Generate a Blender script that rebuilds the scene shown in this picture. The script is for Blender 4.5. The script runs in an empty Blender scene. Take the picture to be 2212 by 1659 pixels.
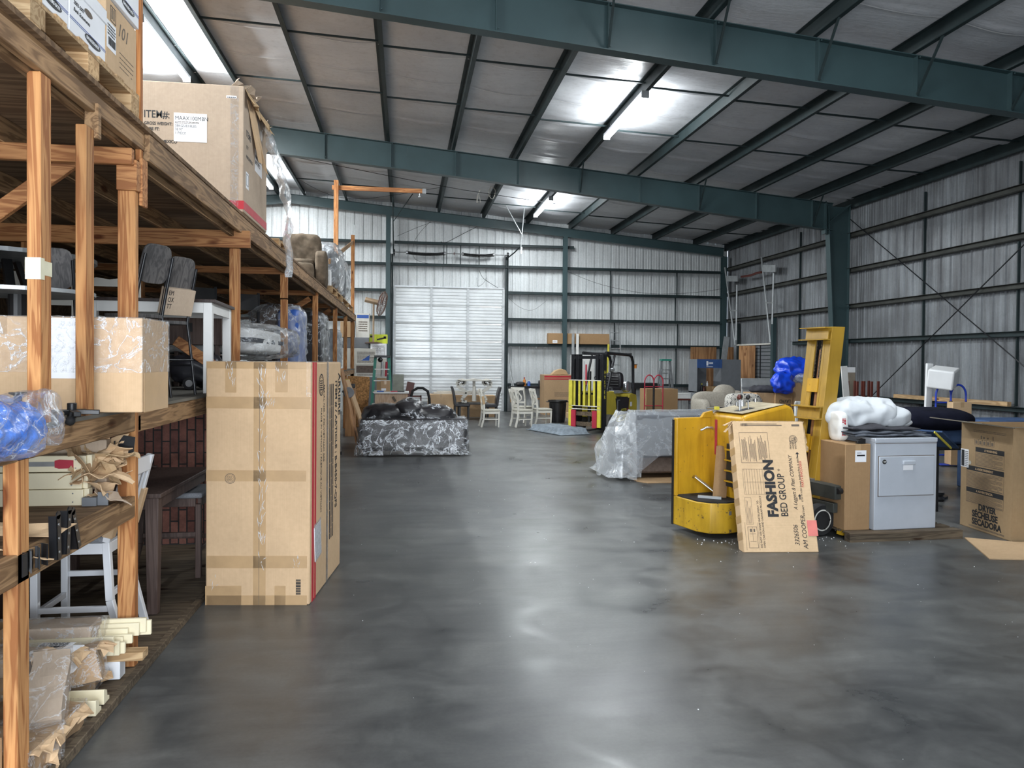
import bpy, bmesh, math, random
from mathutils import Vector, Matrix, noise as mn
random.seed(7)
C = bpy.context.scene.collection
PI = math.pi
# ---------------------------------------------------------------- camera
F = 1600.0; YAW = math.atan(231/1600.0); PIT = .016; ROL = .009; CX = 1106.0; CY = 804.7; EYE = 1.8
_f = Vector((math.sin(YAW)*math.cos(PIT), math.cos(YAW)*math.cos(PIT), -math.sin(PIT)))
_r0 = Vector((math.cos(YAW), -math.sin(YAW), 0)); _u0 = _r0.cross(_f)
_r = _r0*math.cos(ROL) + _u0*math.sin(ROL); _u = -_r0*math.sin(ROL) + _u0*math.cos(ROL)
cd = bpy.data.cameras.new('camera'); cam = bpy.data.objects.new('camera', cd); C.objects.link(cam)
mw = Matrix((( _r.x, _u.x, -_f.x, 0), (_r.y, _u.y, -_f.y, 0), (_r.z, _u.z, -_f.z, EYE), (0, 0, 0, 1)))
cam.matrix_world = mw
cd.sensor_width = 36; cd.sensor_fit = 'HORIZONTAL'; cd.lens = F/2212*36
cd.shift_y = -24.8/2212; cd.clip_start = .05; cd.clip_end = 200
bpy.context.scene.camera = cam
EYEV = Vector((0, 0, EYE))
def _ray(x, y): return _f + _r*((x-CX)/F) - _u*((y-CY)/F)
def at(x, y, X=None, Y=None, Z=None):
    """the point of the place seen at a photo position, on the plane X=, Y= or Z="""
    d = _ray(x, y)
    if X is not None: return EYEV + d*(X/d.x)
    if Y is not None: return EYEV + d*(Y/d.y)
    return EYEV + d*(((Z or 0)-EYE)/d.z)
# ---------------------------------------------------------------- world, light, exposure
sc = bpy.context.scene
w = bpy.data.worlds.new('daylight'); sc.world = w; w.use_nodes = True
bg = w.node_tree.nodes['Background']; bg.inputs[0].default_value = (.75, .86, 1, 1); bg.inputs[1].default_value = 1.0
sc.view_settings.view_transform = 'Standard'; sc.view_settings.look = 'None'; sc.view_settings.gamma = 1
sc.view_settings.use_curve_mapping = False; sc.view_settings.exposure = 0.64
sc.cycles.max_bounces = 8; sc.cycles.diffuse_bounces = 4; sc.cycles.glossy_bounces = 3
sc.cycles.transparent_max_bounces = 16; sc.cycles.sample_clamp_indirect = 6
def area(name, loc, rot, sx, sy, power, col=(1, 1, 1), spread=PI):
    l = bpy.data.lights.new(name, 'AREA'); l.shape = 'RECTANGLE'; l.size = sx; l.size_y = sy; l.energy = power; l.color = col; l.spread = spread
    o = bpy.data.objects.new(name, l); C.objects.link(o); o.location = loc; o.rotation_euler = rot; return o
# daylight coming in through the open loading door behind the photographer
area('daylight_from_open_door', (-.1, -2.3, 2.35), (PI/2, 0, 0), 4.6, 4.4, 500, (.88, .94, 1.0))
# ---------------------------------------------------------------- helpers
def tag(o, label=None, cat=None, group=None, kind=None):
    if label: o['label'] = label
    if cat: o['category'] = cat
    if group: o['group'] = group
    if kind: o['kind'] = kind
    return o
def thing(name, label, cat, loc=(0, 0, 0), rz=0, group=None, rot=None):
    o = bpy.data.objects.new(name, None); C.objects.link(o); o.empty_display_size = .1
    o.location = loc; o.rotation_euler = rot if rot else (0, 0, rz)
    return tag(o, label, cat, group)
def copy_tree(o, parent=None):
    c = o.copy(); C.objects.link(c)
    if parent is not None: c.parent = parent
    for ch in list(o.children): copy_tree(ch, c)
    return c
def R3(v, rx=0, ry=0, rz=0):
    return Matrix.Rotation(rz, 3, 'Z') @ Matrix.Rotation(ry, 3, 'Y') @ Matrix.Rotation(rx, 3, 'X') @ Vector(v)
class MB:
    def __init__(s): s.v = []; s.f = []; s.m = []; s.mi = 0; s.T = None
    def add(s, vs, fs):
        b = len(s.v)
        if s.T is not None: vs = [s.T @ Vector(v) for v in vs]
        s.v += [tuple(v) for v in vs]; s.f += [tuple(b+i for i in f) for f in fs]; s.m += [s.mi]*len(fs); return s
    def box(s, x0, x1, y0, y1, z0, z1):
        return s.add([(x0,y0,z0),(x1,y0,z0),(x1,y1,z0),(x0,y1,z0),(x0,y0,z1),(x1,y0,z1),(x1,y1,z1),(x0,y1,z1)],
                     [(0,3,2,1),(4,5,6,7),(0,1,5,4),(1,2,6,5),(2,3,7,6),(3,0,4,7)])
    def cbox(s, c, d, rx=0, ry=0, rz=0):
        hx, hy, hz = d[0]/2, d[1]/2, d[2]/2; c = Vector(c)
        P = [(-hx,-hy,-hz),(hx,-hy,-hz),(hx,hy,-hz),(-hx,hy,-hz),(-hx,-hy,hz),(hx,-hy,hz),(hx,hy,hz),(-hx,hy,hz)]
        return s.add([c+R3(p, rx, ry, rz) for p in P], [(0,3,2,1),(4,5,6,7),(0,1,5,4),(1,2,6,5),(2,3,7,6),(3,0,4,7)])
    def beam(s, a, b, w, h, up=(0,0,1), w2=None, h2=None):
        a = Vector(a); b = Vector(b); d = (b-a).normalized(); up = Vector(up)
        if abs(d.dot(up)) > .98: up = Vector((0,1,0))
        sd = d.cross(up).normalized(); u = sd.cross(d); w2 = w2 or w; h2 = h2 or h
        vs = []
        for p, ww, hh in ((a, w, h), (b, w2, h2)):
            for sx, sy in ((-1,-1),(1,-1),(1,1),(-1,1)): vs.append(p + sd*(sx*ww/2) + u*(sy*hh/2))
        return s.add(vs, [(0,1,2,3),(7,6,5,4),(0,4,5,1),(1,5,6,2),(2,6,7,3),(3,7,4,0)])
    def tube(s, pts, r, seg=8, close=False):
        pts = [Vector(p) for p in pts]; n = len(pts); vs = []
        rs = r if isinstance(r, (list, tuple)) else [r]*n
        ref = None
        for i, p in enumerate(pts):
            d = (pts[min(i+1, n-1)] - pts[max(i-1, 0)])
            if close: d = pts[(i+1) % n] - pts[(i-1) % n]
            d.normalize()
            if ref is None: ref = Vector((0,0,1)) if abs(d.z) < .9 else Vector((1,0,0))
            sd = d.cross(ref).normalized(); u = sd.cross(d); ref = u
            for k in range(seg):
                a = 2*PI*k/seg; vs.append(p + sd*(rs[i]*math.cos(a)) + u*(rs[i]*math.sin(a)))
        fs = []
        for i in range(n if close else n-1):
            j = (i+1) % n
            for k in range(seg):
                k2 = (k+1) % seg; fs.append((i*seg+k, i*seg+k2, j*seg+k2, j*seg+k))
        if not close: fs += [tuple(range(seg-1, -1, -1)), tuple((n-1)*seg+k for k in range(seg))]
        return s.add(vs, fs)
    def cyl(s, a, b, r, r2=None, seg=16): return s.tube([a, b], [r, r if r2 is None else r2], seg)
    def lathe(s, prof, seg=20, o=(0,0,0), axis='z'):
        vs = []; n = len(prof); o = Vector(o)
        for r, z in prof:
            for k in range(seg):
                a = 2*PI*k/seg; c, q = r*math.cos(a), r*math.sin(a)
                vs.append(o + Vector({'z': (c, q, z), 'x': (z, c, q), 'y': (q, z, c)}[axis]))
        fs = [(i*seg+k, i*seg+(k+1) % seg, (i+1)*seg+(k+1) % seg, (i+1)*seg+k) for i in range(n-1) for k in range(seg)]
        if prof[0][0] > 1e-6: fs.append(tuple(range(seg-1, -1, -1)))
        if prof[-1][0] > 1e-6: fs.append(tuple((n-1)*seg+k for k in range(seg)))
        return s.add(vs, fs)
    def prism(s, pts, a, b, ax='y'):
        """2D outline (p,q) extruded from a to b along ax; y: (p,a,q)  x: (a,p,q)  z: (p,q,a)"""
        n = len(pts); g = {'y': lambda p, q, t: (p, t, q), 'x': lambda p, q, t: (t, p, q), 'z': lambda p, q, t: (p, q, t)}[ax]
        vs = [g(p, q, a) for p, q in pts] + [g(p, q, b) for p, q in pts]
        return s.add(vs, [tuple(range(n)), tuple(range(2*n-1, n-1, -1))] + [(i, i+n, (i+1) % n+n, (i+1) % n) for i in range(n)])
    def sheet(s, pts, t=None):
        return s.add(pts, [tuple(range(len(pts)))])
    def grid(s, fn, nu, nv):
        vs = [fn(i/nu, j/nv) for j in range(nv+1) for i in range(nu+1)]
        return s.add(vs, [(j*(nu+1)+i, j*(nu+1)+i+1, (j+1)*(nu+1)+i+1, (j+1)*(nu+1)+i) for j in range(nv) for i in range(nu)])
    def sphere(s, c, r, seg=12, sc=(1,1,1)):
        c = Vector(c); n = seg//2
        vs = [c + Vector((r*sc[0]*math.sin(PI*i/n)*math.cos(2*PI*k/seg), r*sc[1]*math.sin(PI*i/n)*math.sin(2*PI*k/seg), r*sc[2]*math.cos(PI*i/n))) for i in range(n+1) for k in range(seg)]
        return s.add(vs, [(i*seg+k, (i+1)*seg+k, (i+1)*seg+(k+1) % seg, i*seg+(k+1) % seg) for i in range(n) for k in range(seg)])
    def build(s, name, mat, parent=None, smooth=False, bev=0, solid=0, sub=0, label=None, recalc=True, seg=2):
        me = bpy.data.meshes.new(name); me.from_pydata([tuple(v) for v in s.v], [], s.f)
        mats = mat if isinstance(mat, (list, tuple)) else [mat]
        for m_ in mats: me.materials.append(m_)
        if len(mats) > 1:
            for p, i in zip(me.polygons, s.m): p.material_index = i
        if recalc:
            bm = bmesh.new(); bm.from_mesh(me); bmesh.ops.remove_doubles(bm, verts=bm.verts, dist=1e-5)
            bmesh.ops.recalc_face_normals(bm, faces=bm.faces); bm.to_mesh(me); bm.free()
        o = bpy.data.objects.new(name, me); C.objects.link(o)
        if smooth:
            for p in me.polygons: p.use_smooth = True
        if solid:
            d = o.modifiers.new('thickness', 'SOLIDIFY'); d.thickness = solid; d.offset = 0
        if sub:
            d = o.modifiers.new('smooth', 'SUBSURF'); d.levels = d.render_levels = sub
        if bev:
            d = o.modifiers.new('edge', 'BEVEL'); d.width = bev; d.segments = seg; d.limit_method = 'ANGLE'; d.angle_limit = .6
            for p in me.polygons: p.use_smooth = True
            try: me.set_sharp_from_angle(angle=.7)
            except Exception: pass
        elif smooth:
            try: me.set_sharp_from_angle(angle=.9)
            except Exception: pass
        if parent is not None: o.parent = parent
        if label: o['label'] = label
        return o
def solo(o, label, cat, group=None): return tag(o, label, cat, group)
def fr(o, right, up):
    """matrix whose X is right, Y is up, Z faces out"""
    r = Vector(right).normalized(); u = Vector(up).normalized(); n = r.cross(u)
    return Matrix(((r.x, u.x, n.x, o[0]), (r.y, u.y, n.y, o[1]), (r.z, u.z, n.z, o[2]), (0, 0, 0, 1)))
def text(s, size, mat, parent, M, align='LEFT', bold=0, sx=1.0, name='lettering', shear=0, th=.0006, sp=1.0):
    cu = bpy.data.curves.new('t', 'FONT'); cu.body = s; cu.size = size; cu.align_x = align; cu.extrude = th; cu.offset = bold; cu.shear = shear
    cu.space_line = sp; cu.resolution_u = 3
    to = bpy.data.objects.new('t', cu); C.objects.link(to)
    bpy.context.view_layer.update()
    me = bpy.data.meshes.new_from_object(to.evaluated_get(bpy.context.evaluated_depsgraph_get()))
    bpy.data.objects.remove(to); bpy.data.curves.remove(cu)
    me.transform(M @ Matrix.Diagonal((sx, 1, 1, 1)))
    me.materials.clear(); me.materials.append(mat)
    o = bpy.data.objects.new(name, me); C.objects.link(o); o.parent = parent
    return o
def decal(rects, mat, parent, M, name='printing', th=.0006):
    """small flat printed marks (x0,x1,y0,y1) in the plane of M, as one mesh"""
    m = MB(); m.T = M
    for x0, x1, y0, y1 in rects: m.box(x0, x1, y0, y1, 0, th)
    return m.build(name, mat, parent, recalc=False)
def lines(x0, x1, y0, y1, n, fill=.5, jag=.25, seed=1):
    """rows of small print"""
    rr = random.Random(seed); out = []; p = (y1-y0)/n
    for i in range(n):
        y = y1-(i+1)*p; x = x0
        while x < x1-.004:
            l = rr.uniform(.012, .05)*(x1-x0)/.3+.004; e = min(x+l, x1-(rr.random()*jag*(x1-x0) if i % 4 == 3 else 0))
            if e > x: out.append((x, e, y, y+p*fill))
            x += l+.005
    return out
def frame_rects(x0, x1, y0, y1, t):
    return [(x0, x1, y0, y0+t), (x0, x1, y1-t, y1), (x0, x0+t, y0, y1), (x1-t, x1, y0, y1)]
def barcode(x0, x1, y0, y1, seed=3):
    rr = random.Random(seed); out = []; x = x0
    while x < x1:
        w_ = (x1-x0)*rr.choice((.012, .02, .035)); out.append((x, min(x+w_, x1), y0, y1)); x += w_+(x1-x0)*rr.choice((.012, .02, .03))
    return out
def ridged(p, sc_=1.0):
    n = mn.noise(Vector(p)*sc_); return 1-abs(n)*2
def drape(hfun, x0, x1, y0, y1, res, iters=40, floor=0, wr=.012, wsc=5, seed=0, pull=1.0, edge=None):
    """cloth laid over obstacles: height relaxes between what holds it up; returns an MB grid"""
    nx = max(4, int((x1-x0)/res)); ny = max(4, int((y1-y0)/res))
    O = [[hfun(x0+(x1-x0)*i/nx, y0+(y1-y0)*j/ny) for i in range(nx+1)] for j in range(ny+1)]
    Hh = [r[:] for r in O]
    for _ in range(iters):
        N = [r[:] for r in Hh]
        for j in range(1, ny):
            for i in range(1, nx):
                a = (Hh[j][i-1]+Hh[j][i+1]+Hh[j-1][i]+Hh[j+1][i])/4*pull + (1-pull)*floor
                N[j][i] = max(O[j][i], a)
        Hh = N
    m = MB()
    def fn(u, v):
        i = min(nx, int(round(u*nx))); j = min(ny, int(round(v*ny)))
        x = x0+(x1-x0)*u; y = y0+(y1-y0)*v; h = Hh[j][i]
        q = Vector((x*wsc+seed, y*wsc, h*wsc))
        d = wr*(ridged(q)+.5*ridged(q*2.1+Vector((3,1,7))))
        dx = wr*mn.noise(q*.9+Vector((9,4,2)))*1.6; dy = wr*mn.noise(q*.9+Vector((2,8,5)))*1.6
        e = min(1, (h-floor)/.05) if floor is not None else 1
        return (x+dx*e, y+dy*e, max(h+d*e, floor))
    m.grid(fn, nx, ny); return m
# ---------------------------------------------------------------- materials
def _nt(name):
    m = bpy.data.materials.new(name); m.use_nodes = True; nt = m.node_tree; b = nt.nodes['Principled BSDF']; return m, nt, b
def N(nt, t, **kw):
    n = nt.nodes.new(t)
    for k, v in kw.items():
        if k in n.inputs: n.inputs[k].default_value = v
        else: setattr(n, k, v)
    return n
def ramp(nt, src, stops):
    r = nt.nodes.new('ShaderNodeValToRGB'); nt.links.new(src, r.inputs[0]); e = r.color_ramp.elements
    e[0].position, e[0].color = stops[0][0], (*stops[0][1], 1); e[1].position, e[1].color = stops[-1][0], (*stops[-1][1], 1)
    for p, c in stops[1:-1]: x = e.new(p); x.color = (*c, 1)
    return r
def coords(nt, scale=(1,1,1), kind='Object', loc=None):
    tc = nt.nodes.new('ShaderNodeTexCoord'); mp = nt.nodes.new('ShaderNodeMapping'); mp.inputs['Scale'].default_value = scale
    nt.links.new(tc.outputs[kind], mp.inputs[0])
    oi = nt.nodes.new('ShaderNodeObjectInfo'); mul = nt.nodes.new('ShaderNodeMath'); mul.operation = 'MULTIPLY'; mul.inputs[1].default_value = 37
    nt.links.new(oi.outputs['Random'], mul.inputs[0]); nt.links.new(mul.outputs[0], mp.inputs['Location'])
    return mp.outputs[0]
def noise(nt, vec, scale, detail=4, rough=.55, dist=0):
    n = N(nt, 'ShaderNodeTexNoise'); n.inputs['Scale'].default_value = scale; n.inputs['Detail'].default_value = detail
    n.inputs['Roughness'].default_value = rough; n.inputs['Distortion'].default_value = dist; nt.links.new(vec, n.inputs['Vector']); return n.outputs[0]
def bump(nt, b, h, strength=.3, dist=.01):
    n = N(nt, 'ShaderNodeBump'); n.inputs['Strength'].default_value = strength; n.inputs['Distance'].default_value = dist
    nt.links.new(h, n.inputs['Height']); nt.links.new(n.outputs[0], b.inputs['Normal']); return n
def mix(nt, fac, a, b, mode='MIX'):
    n = nt.nodes.new('ShaderNodeMix'); n.data_type = 'RGBA'; n.blend_type = mode
    if isinstance(fac, float): n.inputs[0].default_value = fac
    else: nt.links.new(fac, n.inputs[0])
    for i, x in ((6, a), (7, b)):
        if isinstance(x, tuple): n.inputs[i].default_value = (*x, 1) if len(x) == 3 else x
        else: nt.links.new(x, n.inputs[i])
    return n.outputs[2]
def flat(name, col, rough=.5, metal=0, spec=.5, var=.12, sc_=6, bmp=0, bsc=60, coat=0):
    m, nt, b = _nt(name); v = coords(nt)
    n = noise(nt, v, sc_); c = tuple(max(0, x*(1-var)) for x in col); d = tuple(min(1, x*(1+var)) for x in col)
    r = ramp(nt, n, [(.3, c), (.7, d)]); nt.links.new(r.outputs[0], b.inputs['Base Color'])
    b.inputs['Roughness'].default_value = rough; b.inputs['Metallic'].default_value = metal; b.inputs['Specular IOR Level'].default_value = spec
    if coat: b.inputs['Coat Weight'].default_value = coat; b.inputs['Coat Roughness'].default_value = .15
    if bmp: bump(nt, b, noise(nt, v, bsc, 6), bmp)
    return m
def wood(name, light, dark, axis='z', rough=.7, knots=True, freq=1.0, rnd=.25):
    s = {'z': (14, 14, 1.0), 'x': (1.0, 14, 14), 'y': (14, 1.0, 14)}[axis]; s = tuple(x*freq for x in s)
    m, nt, b = _nt(name); v = coords(nt, s)
    n1 = noise(nt, v, 1.0, 3, .5, 1.2); wv = N(nt, 'ShaderNodeMath', operation='MULTIPLY'); nt.links.new(n1, wv.inputs[0]); wv.inputs[1].default_value = 9
    fr_ = N(nt, 'ShaderNodeMath', operation='PINGPONG'); nt.links.new(wv.outputs[0], fr_.inputs[0]); fr_.inputs[1].default_value = 1
    n2 = noise(nt, v, 8, 4)
    ad = N(nt, 'ShaderNodeMath', operation='MULTIPLY_ADD'); nt.links.new(n2, ad.inputs[0]); ad.inputs[1].default_value = .5; nt.links.new(fr_.outputs[0], ad.inputs[2])
    r = ramp(nt, ad.outputs[0], [(.15, light), (.75, tuple((a+b_)/2 for a, b_ in zip(light, dark))), (1.25, dark)])
    v2 = coords(nt, (1,1,1)); big = noise(nt, v2, 1.3, 3)
    rr = ramp(nt, big, [(.35, tuple(1-rnd for _ in range(3))), (.65, (1.08, 1.04, 1.0))])
    c = mix(nt, 1.0, r.outputs[0], rr.outputs[0], 'MULTIPLY')
    if knots:
        vo = N(nt, 'ShaderNodeTexVoronoi'); s2 = {'z': (4, 4, 1.6), 'x': (1.6, 4, 4), 'y': (4, 1.6, 4)}[axis]
        nt.links.new(coords(nt, s2), vo.inputs['Vector']); vo.inputs['Scale'].default_value = 1.0
        kr = ramp(nt, vo.outputs['Distance'], [(.07, (.30, .17, .10)), (.13, (1, 1, 1))]); c = mix(nt, 1.0, c, kr.outputs[0], 'MULTIPLY')
    nt.links.new(c, b.inputs['Base Color']); b.inputs['Roughness'].default_value = rough
    b.inputs['Specular IOR Level'].default_value = .3
    bump(nt, b, ad.outputs[0], .15, .004); return m
def cardboard(name, col, flute='z', rough=.75, var=.1, spec=.3):
    m, nt, b = _nt(name); v = coords(nt)
    s = {'z': (260, 260, 2), 'x': (2, 260, 260), 'y': (260, 2, 260)}[flute]
    big = noise(nt, v, 2.2, 5, .6); fl = noise(nt, coords(nt, s), 1, 1); fine = noise(nt, v, 30, 5)
    r = ramp(nt, big, [(.28, tuple(x*(1-var) for x in col)), (.72, tuple(min(1, x*(1+var*.6)) for x in col))])
    r2 = ramp(nt, fine, [(.3, (.95, .94, .93)), (.7, (1.03, 1.03, 1.03))]); r3 = ramp(nt, fl, [(.3, (.96, .955, .95)), (.7, (1.02, 1.02, 1.02))])
    c = mix(nt, 1.0, mix(nt, 1.0, r.outputs[0], r2.outputs[0], 'MULTIPLY'), r3.outputs[0], 'MULTIPLY')
    nt.links.new(c, b.inputs['Base Color']); b.inputs['Roughness'].default_value = rough; b.inputs['Specular IOR Level'].default_value = spec
    bump(nt, b, big, .25, .02); return m
def film(name, tint=(.85,.9,.95), base=.22, wr=.5, sc_=6, rough=.12, gloss=.9, bstr=.9, bdist=.03, fz_=.35):
    """thin clear plastic: see-through with bright wrinkles"""
    m, nt, b = _nt(name); out = nt.nodes['Material Output']; v = coords(nt)
    n = noise(nt, v, sc_, 5, .6, .8); n2 = noise(nt, v, sc_*3.2, 4, .6, 1.5)
    ab = N(nt, 'ShaderNodeMath', operation='SUBTRACT'); nt.links.new(n, ab.inputs[0]); ab.inputs[1].default_value = .5
    a2 = N(nt, 'ShaderNodeMath', operation='ABSOLUTE'); nt.links.new(ab.outputs[0], a2.inputs[0])
    r = ramp(nt, a2.outputs[0], [(0, (1,1,1)), (.014, (.25,.25,.25)), (.035, (0,0,0))])
    fac = N(nt, 'ShaderNodeMath', operation='MULTIPLY_ADD'); nt.links.new(r.outputs[0], fac.inputs[0]); fac.inputs[1].default_value = wr; fac.inputs[2].default_value = base
    cl = N(nt, 'ShaderNodeClamp'); nt.links.new(fac.outputs[0], cl.inputs[0])
    b.inputs['Base Color'].default_value = (*tint, 1); b.inputs['Roughness'].default_value = rough; b.inputs['Specular IOR Level'].default_value = gloss
    ad = N(nt, 'ShaderNodeMath', operation='MULTIPLY_ADD'); nt.links.new(n2, ad.inputs[0]); ad.inputs[1].default_value = .45; nt.links.new(n, ad.inputs[2])
    bn = bump(nt, b, ad.outputs[0], bstr, bdist)
    tr = N(nt, 'ShaderNodeBsdfTransparent'); gl = N(nt, 'ShaderNodeBsdfGlossy'); gl.inputs['Roughness'].default_value = rough; gl.inputs['Color'].default_value = (1,1,1,1)
    nt.links.new(bn.outputs[0], gl.inputs['Normal'])
    m1 = N(nt, 'ShaderNodeMixShader'); nt.links.new(cl.outputs[0], m1.inputs[0]); nt.links.new(tr.outputs[0], m1.inputs[1]); nt.links.new(b.outputs[0], m1.inputs[2])
    fz = N(nt, 'ShaderNodeFresnel'); fz.inputs['IOR'].default_value = 1.5; nt.links.new(bn.outputs[0], fz.inputs['Normal'])
    fm = N(nt, 'ShaderNodeMath', operation='MULTIPLY'); nt.links.new(fz.outputs[0], fm.inputs[0]); fm.inputs[1].default_value = fz_; fm.use_clamp = True
    m2 = N(nt, 'ShaderNodeMixShader'); nt.links.new(fm.outputs[0], m2.inputs[0]); nt.links.new(m1.outputs[0], m2.inputs[1]); nt.links.new(gl.outputs[0], m2.inputs[2])
    nt.links.new(m2.outputs[0], out.inputs['Surface']); return m
def worn(name, paint, under=(.12,.10,.08), rough=.4, amount=.34, sc_=9, spots=.62):
    m, nt, b = _nt(name); v = coords(nt); n = noise(nt, v, sc_, 8, .7); big = noise(nt, v, 1.7, 5)
    r = ramp(nt, n, [(amount-.015, (0,0,0)), (amount+.01, (1,1,1))])
    p = ramp(nt, big, [(.3, tuple(x*.72 for x in paint)), (.65, paint)])
    c = mix(nt, r.outputs[0], under, p.outputs[0]); st = noise(nt, coords(nt, (7,7,.8)), 2, 6, .7)
    sr = ramp(nt, st, [(.3, (.62,.55,.45)), (.55, (1,1,1))]); c = mix(nt, .55, c, mix(nt, 1.0, c, sr.outputs[0], 'MULTIPLY'))
    nt.links.new(c, b.inputs['Base Color']); b.inputs['Roughness'].default_value = rough; bump(nt, b, r.outputs[0], .2, .002); return m
def emit(name, col, st):
    m, nt, b = _nt(name); b.inputs['Base Color'].default_value = (1,1,1,1); b.inputs['Emission Color'].default_value = (*col, 1); b.inputs['Emission Strength'].default_value = st; return m

M = {}
# building
M['green'] = flat('green_steel', (.036, .066, .072), .42, 0, .5, .12, 1.5, .03)
M['green_dark'] = flat('dark_green_steel', (.016, .028, .030), .55, 0, .4, .3, 3)
M['rust_girt'] = flat('weathered_girt', (.045, .047, .042), .65, 0, .3, .35, 4)
def floor_mat():
    m, nt, b = _nt('polished_concrete'); v = coords(nt, (1,1,1), 'Object')
    a = noise(nt, v, .35, 6, .6, .6); c_ = noise(nt, v, 1.9, 8, .65, .4); sw = noise(nt, coords(nt, (.6, 3, 1)), 1.6, 6, .65, .8); fine = noise(nt, v, 45, 4, .6)
    r = ramp(nt, a, [(.32, (.050, .052, .053)), (.5, (.086, .089, .089)), (.7, (.128, .131, .129))])
    r2 = ramp(nt, c_, [(.3, (.58, .59, .61)), (.68, (1.26, 1.26, 1.24))]); r3 = ramp(nt, sw, [(.35, (.82, .82, .83)), (.65, (1.12, 1.12, 1.1))]); r4 = ramp(nt, fine, [(.3, (.9,.9,.9)), (.7, (1.08,1.08,1.08))])
    c = mix(nt, 1.0, r.outputs[0], r2.outputs[0], 'MULTIPLY'); c = mix(nt, 1.0, c, r3.outputs[0], 'MULTIPLY'); c = mix(nt, 1.0, c, r4.outputs[0], 'MULTIPLY')
    nt.links.new(c, b.inputs['Base Color'])
    rr = N(nt, 'ShaderNodeMapRange'); nt.links.new(c_, rr.inputs[0]); rr.inputs[1].default_value = .3; rr.inputs[2].default_value = .7; rr.inputs[3].default_value = .26; rr.inputs[4].default_value = .46
    nt.links.new(rr.outputs[0], b.inputs['Roughness']); b.inputs['Specular IOR Level'].default_value = .55
    bump(nt, b, c_, .06, .01); return m
M['floor'] = floor_mat()
def wall_mat(name, col, dirt, amt, ax):
    m, nt, b = _nt(name); v = coords(nt); s = (6, 6, .35)
    a = noise(nt, coords(nt, s), 1.0, 7, .7); g = noise(nt, v, .6, 6, .6); f_ = noise(nt, v, 18, 6, .7)
    c = mix(nt, ramp(nt, a, [(.35, (amt,)*3), (.62, (0,)*3)]).outputs[0], col, dirt)
    c = mix(nt, ramp(nt, g, [(.3, (amt*.9,)*3), (.6, (0,)*3)]).outputs[0], c, dirt)
    c = mix(nt, 1.0, c, ramp(nt, f_, [(.25, (.86, .86, .85)), (.6, (1.03, 1.03, 1.03))]).outputs[0], 'MULTIPLY')
    nt.links.new(c, b.inputs['Base Color']); b.inputs['Roughness'].default_value = .45; b.inputs['Metallic'].default_value = .15; return m
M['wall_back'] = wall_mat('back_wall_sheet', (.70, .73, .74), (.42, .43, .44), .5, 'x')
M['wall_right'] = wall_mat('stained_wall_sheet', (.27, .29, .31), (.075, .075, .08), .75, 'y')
def ceil_mat():
    m, nt, b = _nt('vinyl_insulation'); v = coords(nt)
    a = noise(nt, v, .8, 5, .6); f_ = noise(nt, v, 9, 7, .7)
    c = mix(nt, 1.0, ramp(nt, a, [(.3, (.50, .51, .54)), (.7, (.63, .645, .67))]).outputs[0], ramp(nt, f_, [(.25, (.82,.81,.80)), (.5, (1,1,1))]).outputs[0], 'MULTIPLY')
    nt.links.new(c, b.inputs['Base Color']); b.inputs['Roughness'].default_value = .38; b.inputs['Specular IOR Level'].default_value = .5
    bump(nt, b, noise(nt, coords(nt, (2, 9, 2)), 1.5, 5, .6, .5), .25, .03); return m
M['ceil'] = ceil_mat()
# timber
M['pine_z'] = wood('pine_post', (.60, .31, .125), (.33, .13, .045), 'z')
M['pine_x'] = wood('pine_cross_beam', (.55, .27, .11), (.30, .12, .045), 'x')
M['pine_y'] = wood('weathered_rim_beam', (.40, .25, .13), (.19, .11, .055), 'y')
M['ply'] = wood('dark_plywood', (.24, .155, .09), (.13, .08, .045), 'x', .85, False, .4)
M['ply_l'] = wood('light_plywood', (.45, .25, .12), (.26, .13, .06), 'z', .8, True, .35)
M['ply_deck'] = flat('dusty_deck', (.13, .125, .11), .8, 0, .2, .3, 2)
M['pallet'] = wood('pallet_wood', (.66, .47, .27), (.42, .27, .14), 'x', .85)
M['pallet_y'] = wood('pallet_board', (.52, .34, .18), (.33, .2, .1), 'y', .85)
M['old_pallet'] = wood('old_pallet_wood', (.16, .125, .085), (.08, .06, .042), 'x', .85)
M['espresso'] = wood('espresso_wood', (.052, .034, .030), (.028, .018, .016), 'y', .45, False)
M['greybrown'] = wood('taupe_wood', (.14, .10, .088), (.09, .062, .055), 'z', .5, False)
M['redwood'] = flat('mahogany', (.10, .022, .014), .35, 0, .5, .2)
M['osb'] = flat('osb', (.42, .22, .085), .8, 0, .3, .55, 26)
# card and paper
M['card'] = cardboard('cardboard', (.60, .42, .255))
M['card_d'] = cardboard('brown_cardboard', (.36, .225, .115))
M['card_m'] = cardboard('plain_cardboard', (.45, .30, .17))
M['card_g'] = cardboard('greyish_cardboard', (.47, .37, .28))
M['card_dk'] = flat('greyed_card', (.13, .115, .09), .8)
M['card_o'] = cardboard('dryer_cardboard', (.34, .235, .13))
M['film_c'] = film('milky_cover', (.70,.74,.78), .30, .30, 1.6, .2, .8, .3, .05)
M['card_in'] = cardboard('cardboard_inside', (.50, .35, .20), 'x')
M['tape'] = flat('packing_tape', (.47, .31, .165), .28, 0, .6, .1)
M['tape_clear'] = film('clear_tape', (.9,.85,.75), .22, .6, 14, .18, .8, .6)
M['ink'] = flat('black_ink', (.018, .018, .02), .6)
M['ink_f'] = flat('faded_ink', (.13, .10, .075), .7)
M['red'] = flat('red_print', (.48, .02, .035), .55)
M['pink'] = flat('pink_slip', (.72, .21, .18), .6)
M['paper'] = flat('white_label', (.82, .83, .86), .6, 0, .4, .04)
M['blue_print'] = flat('blue_print', (.03, .10, .38), .5)
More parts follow.
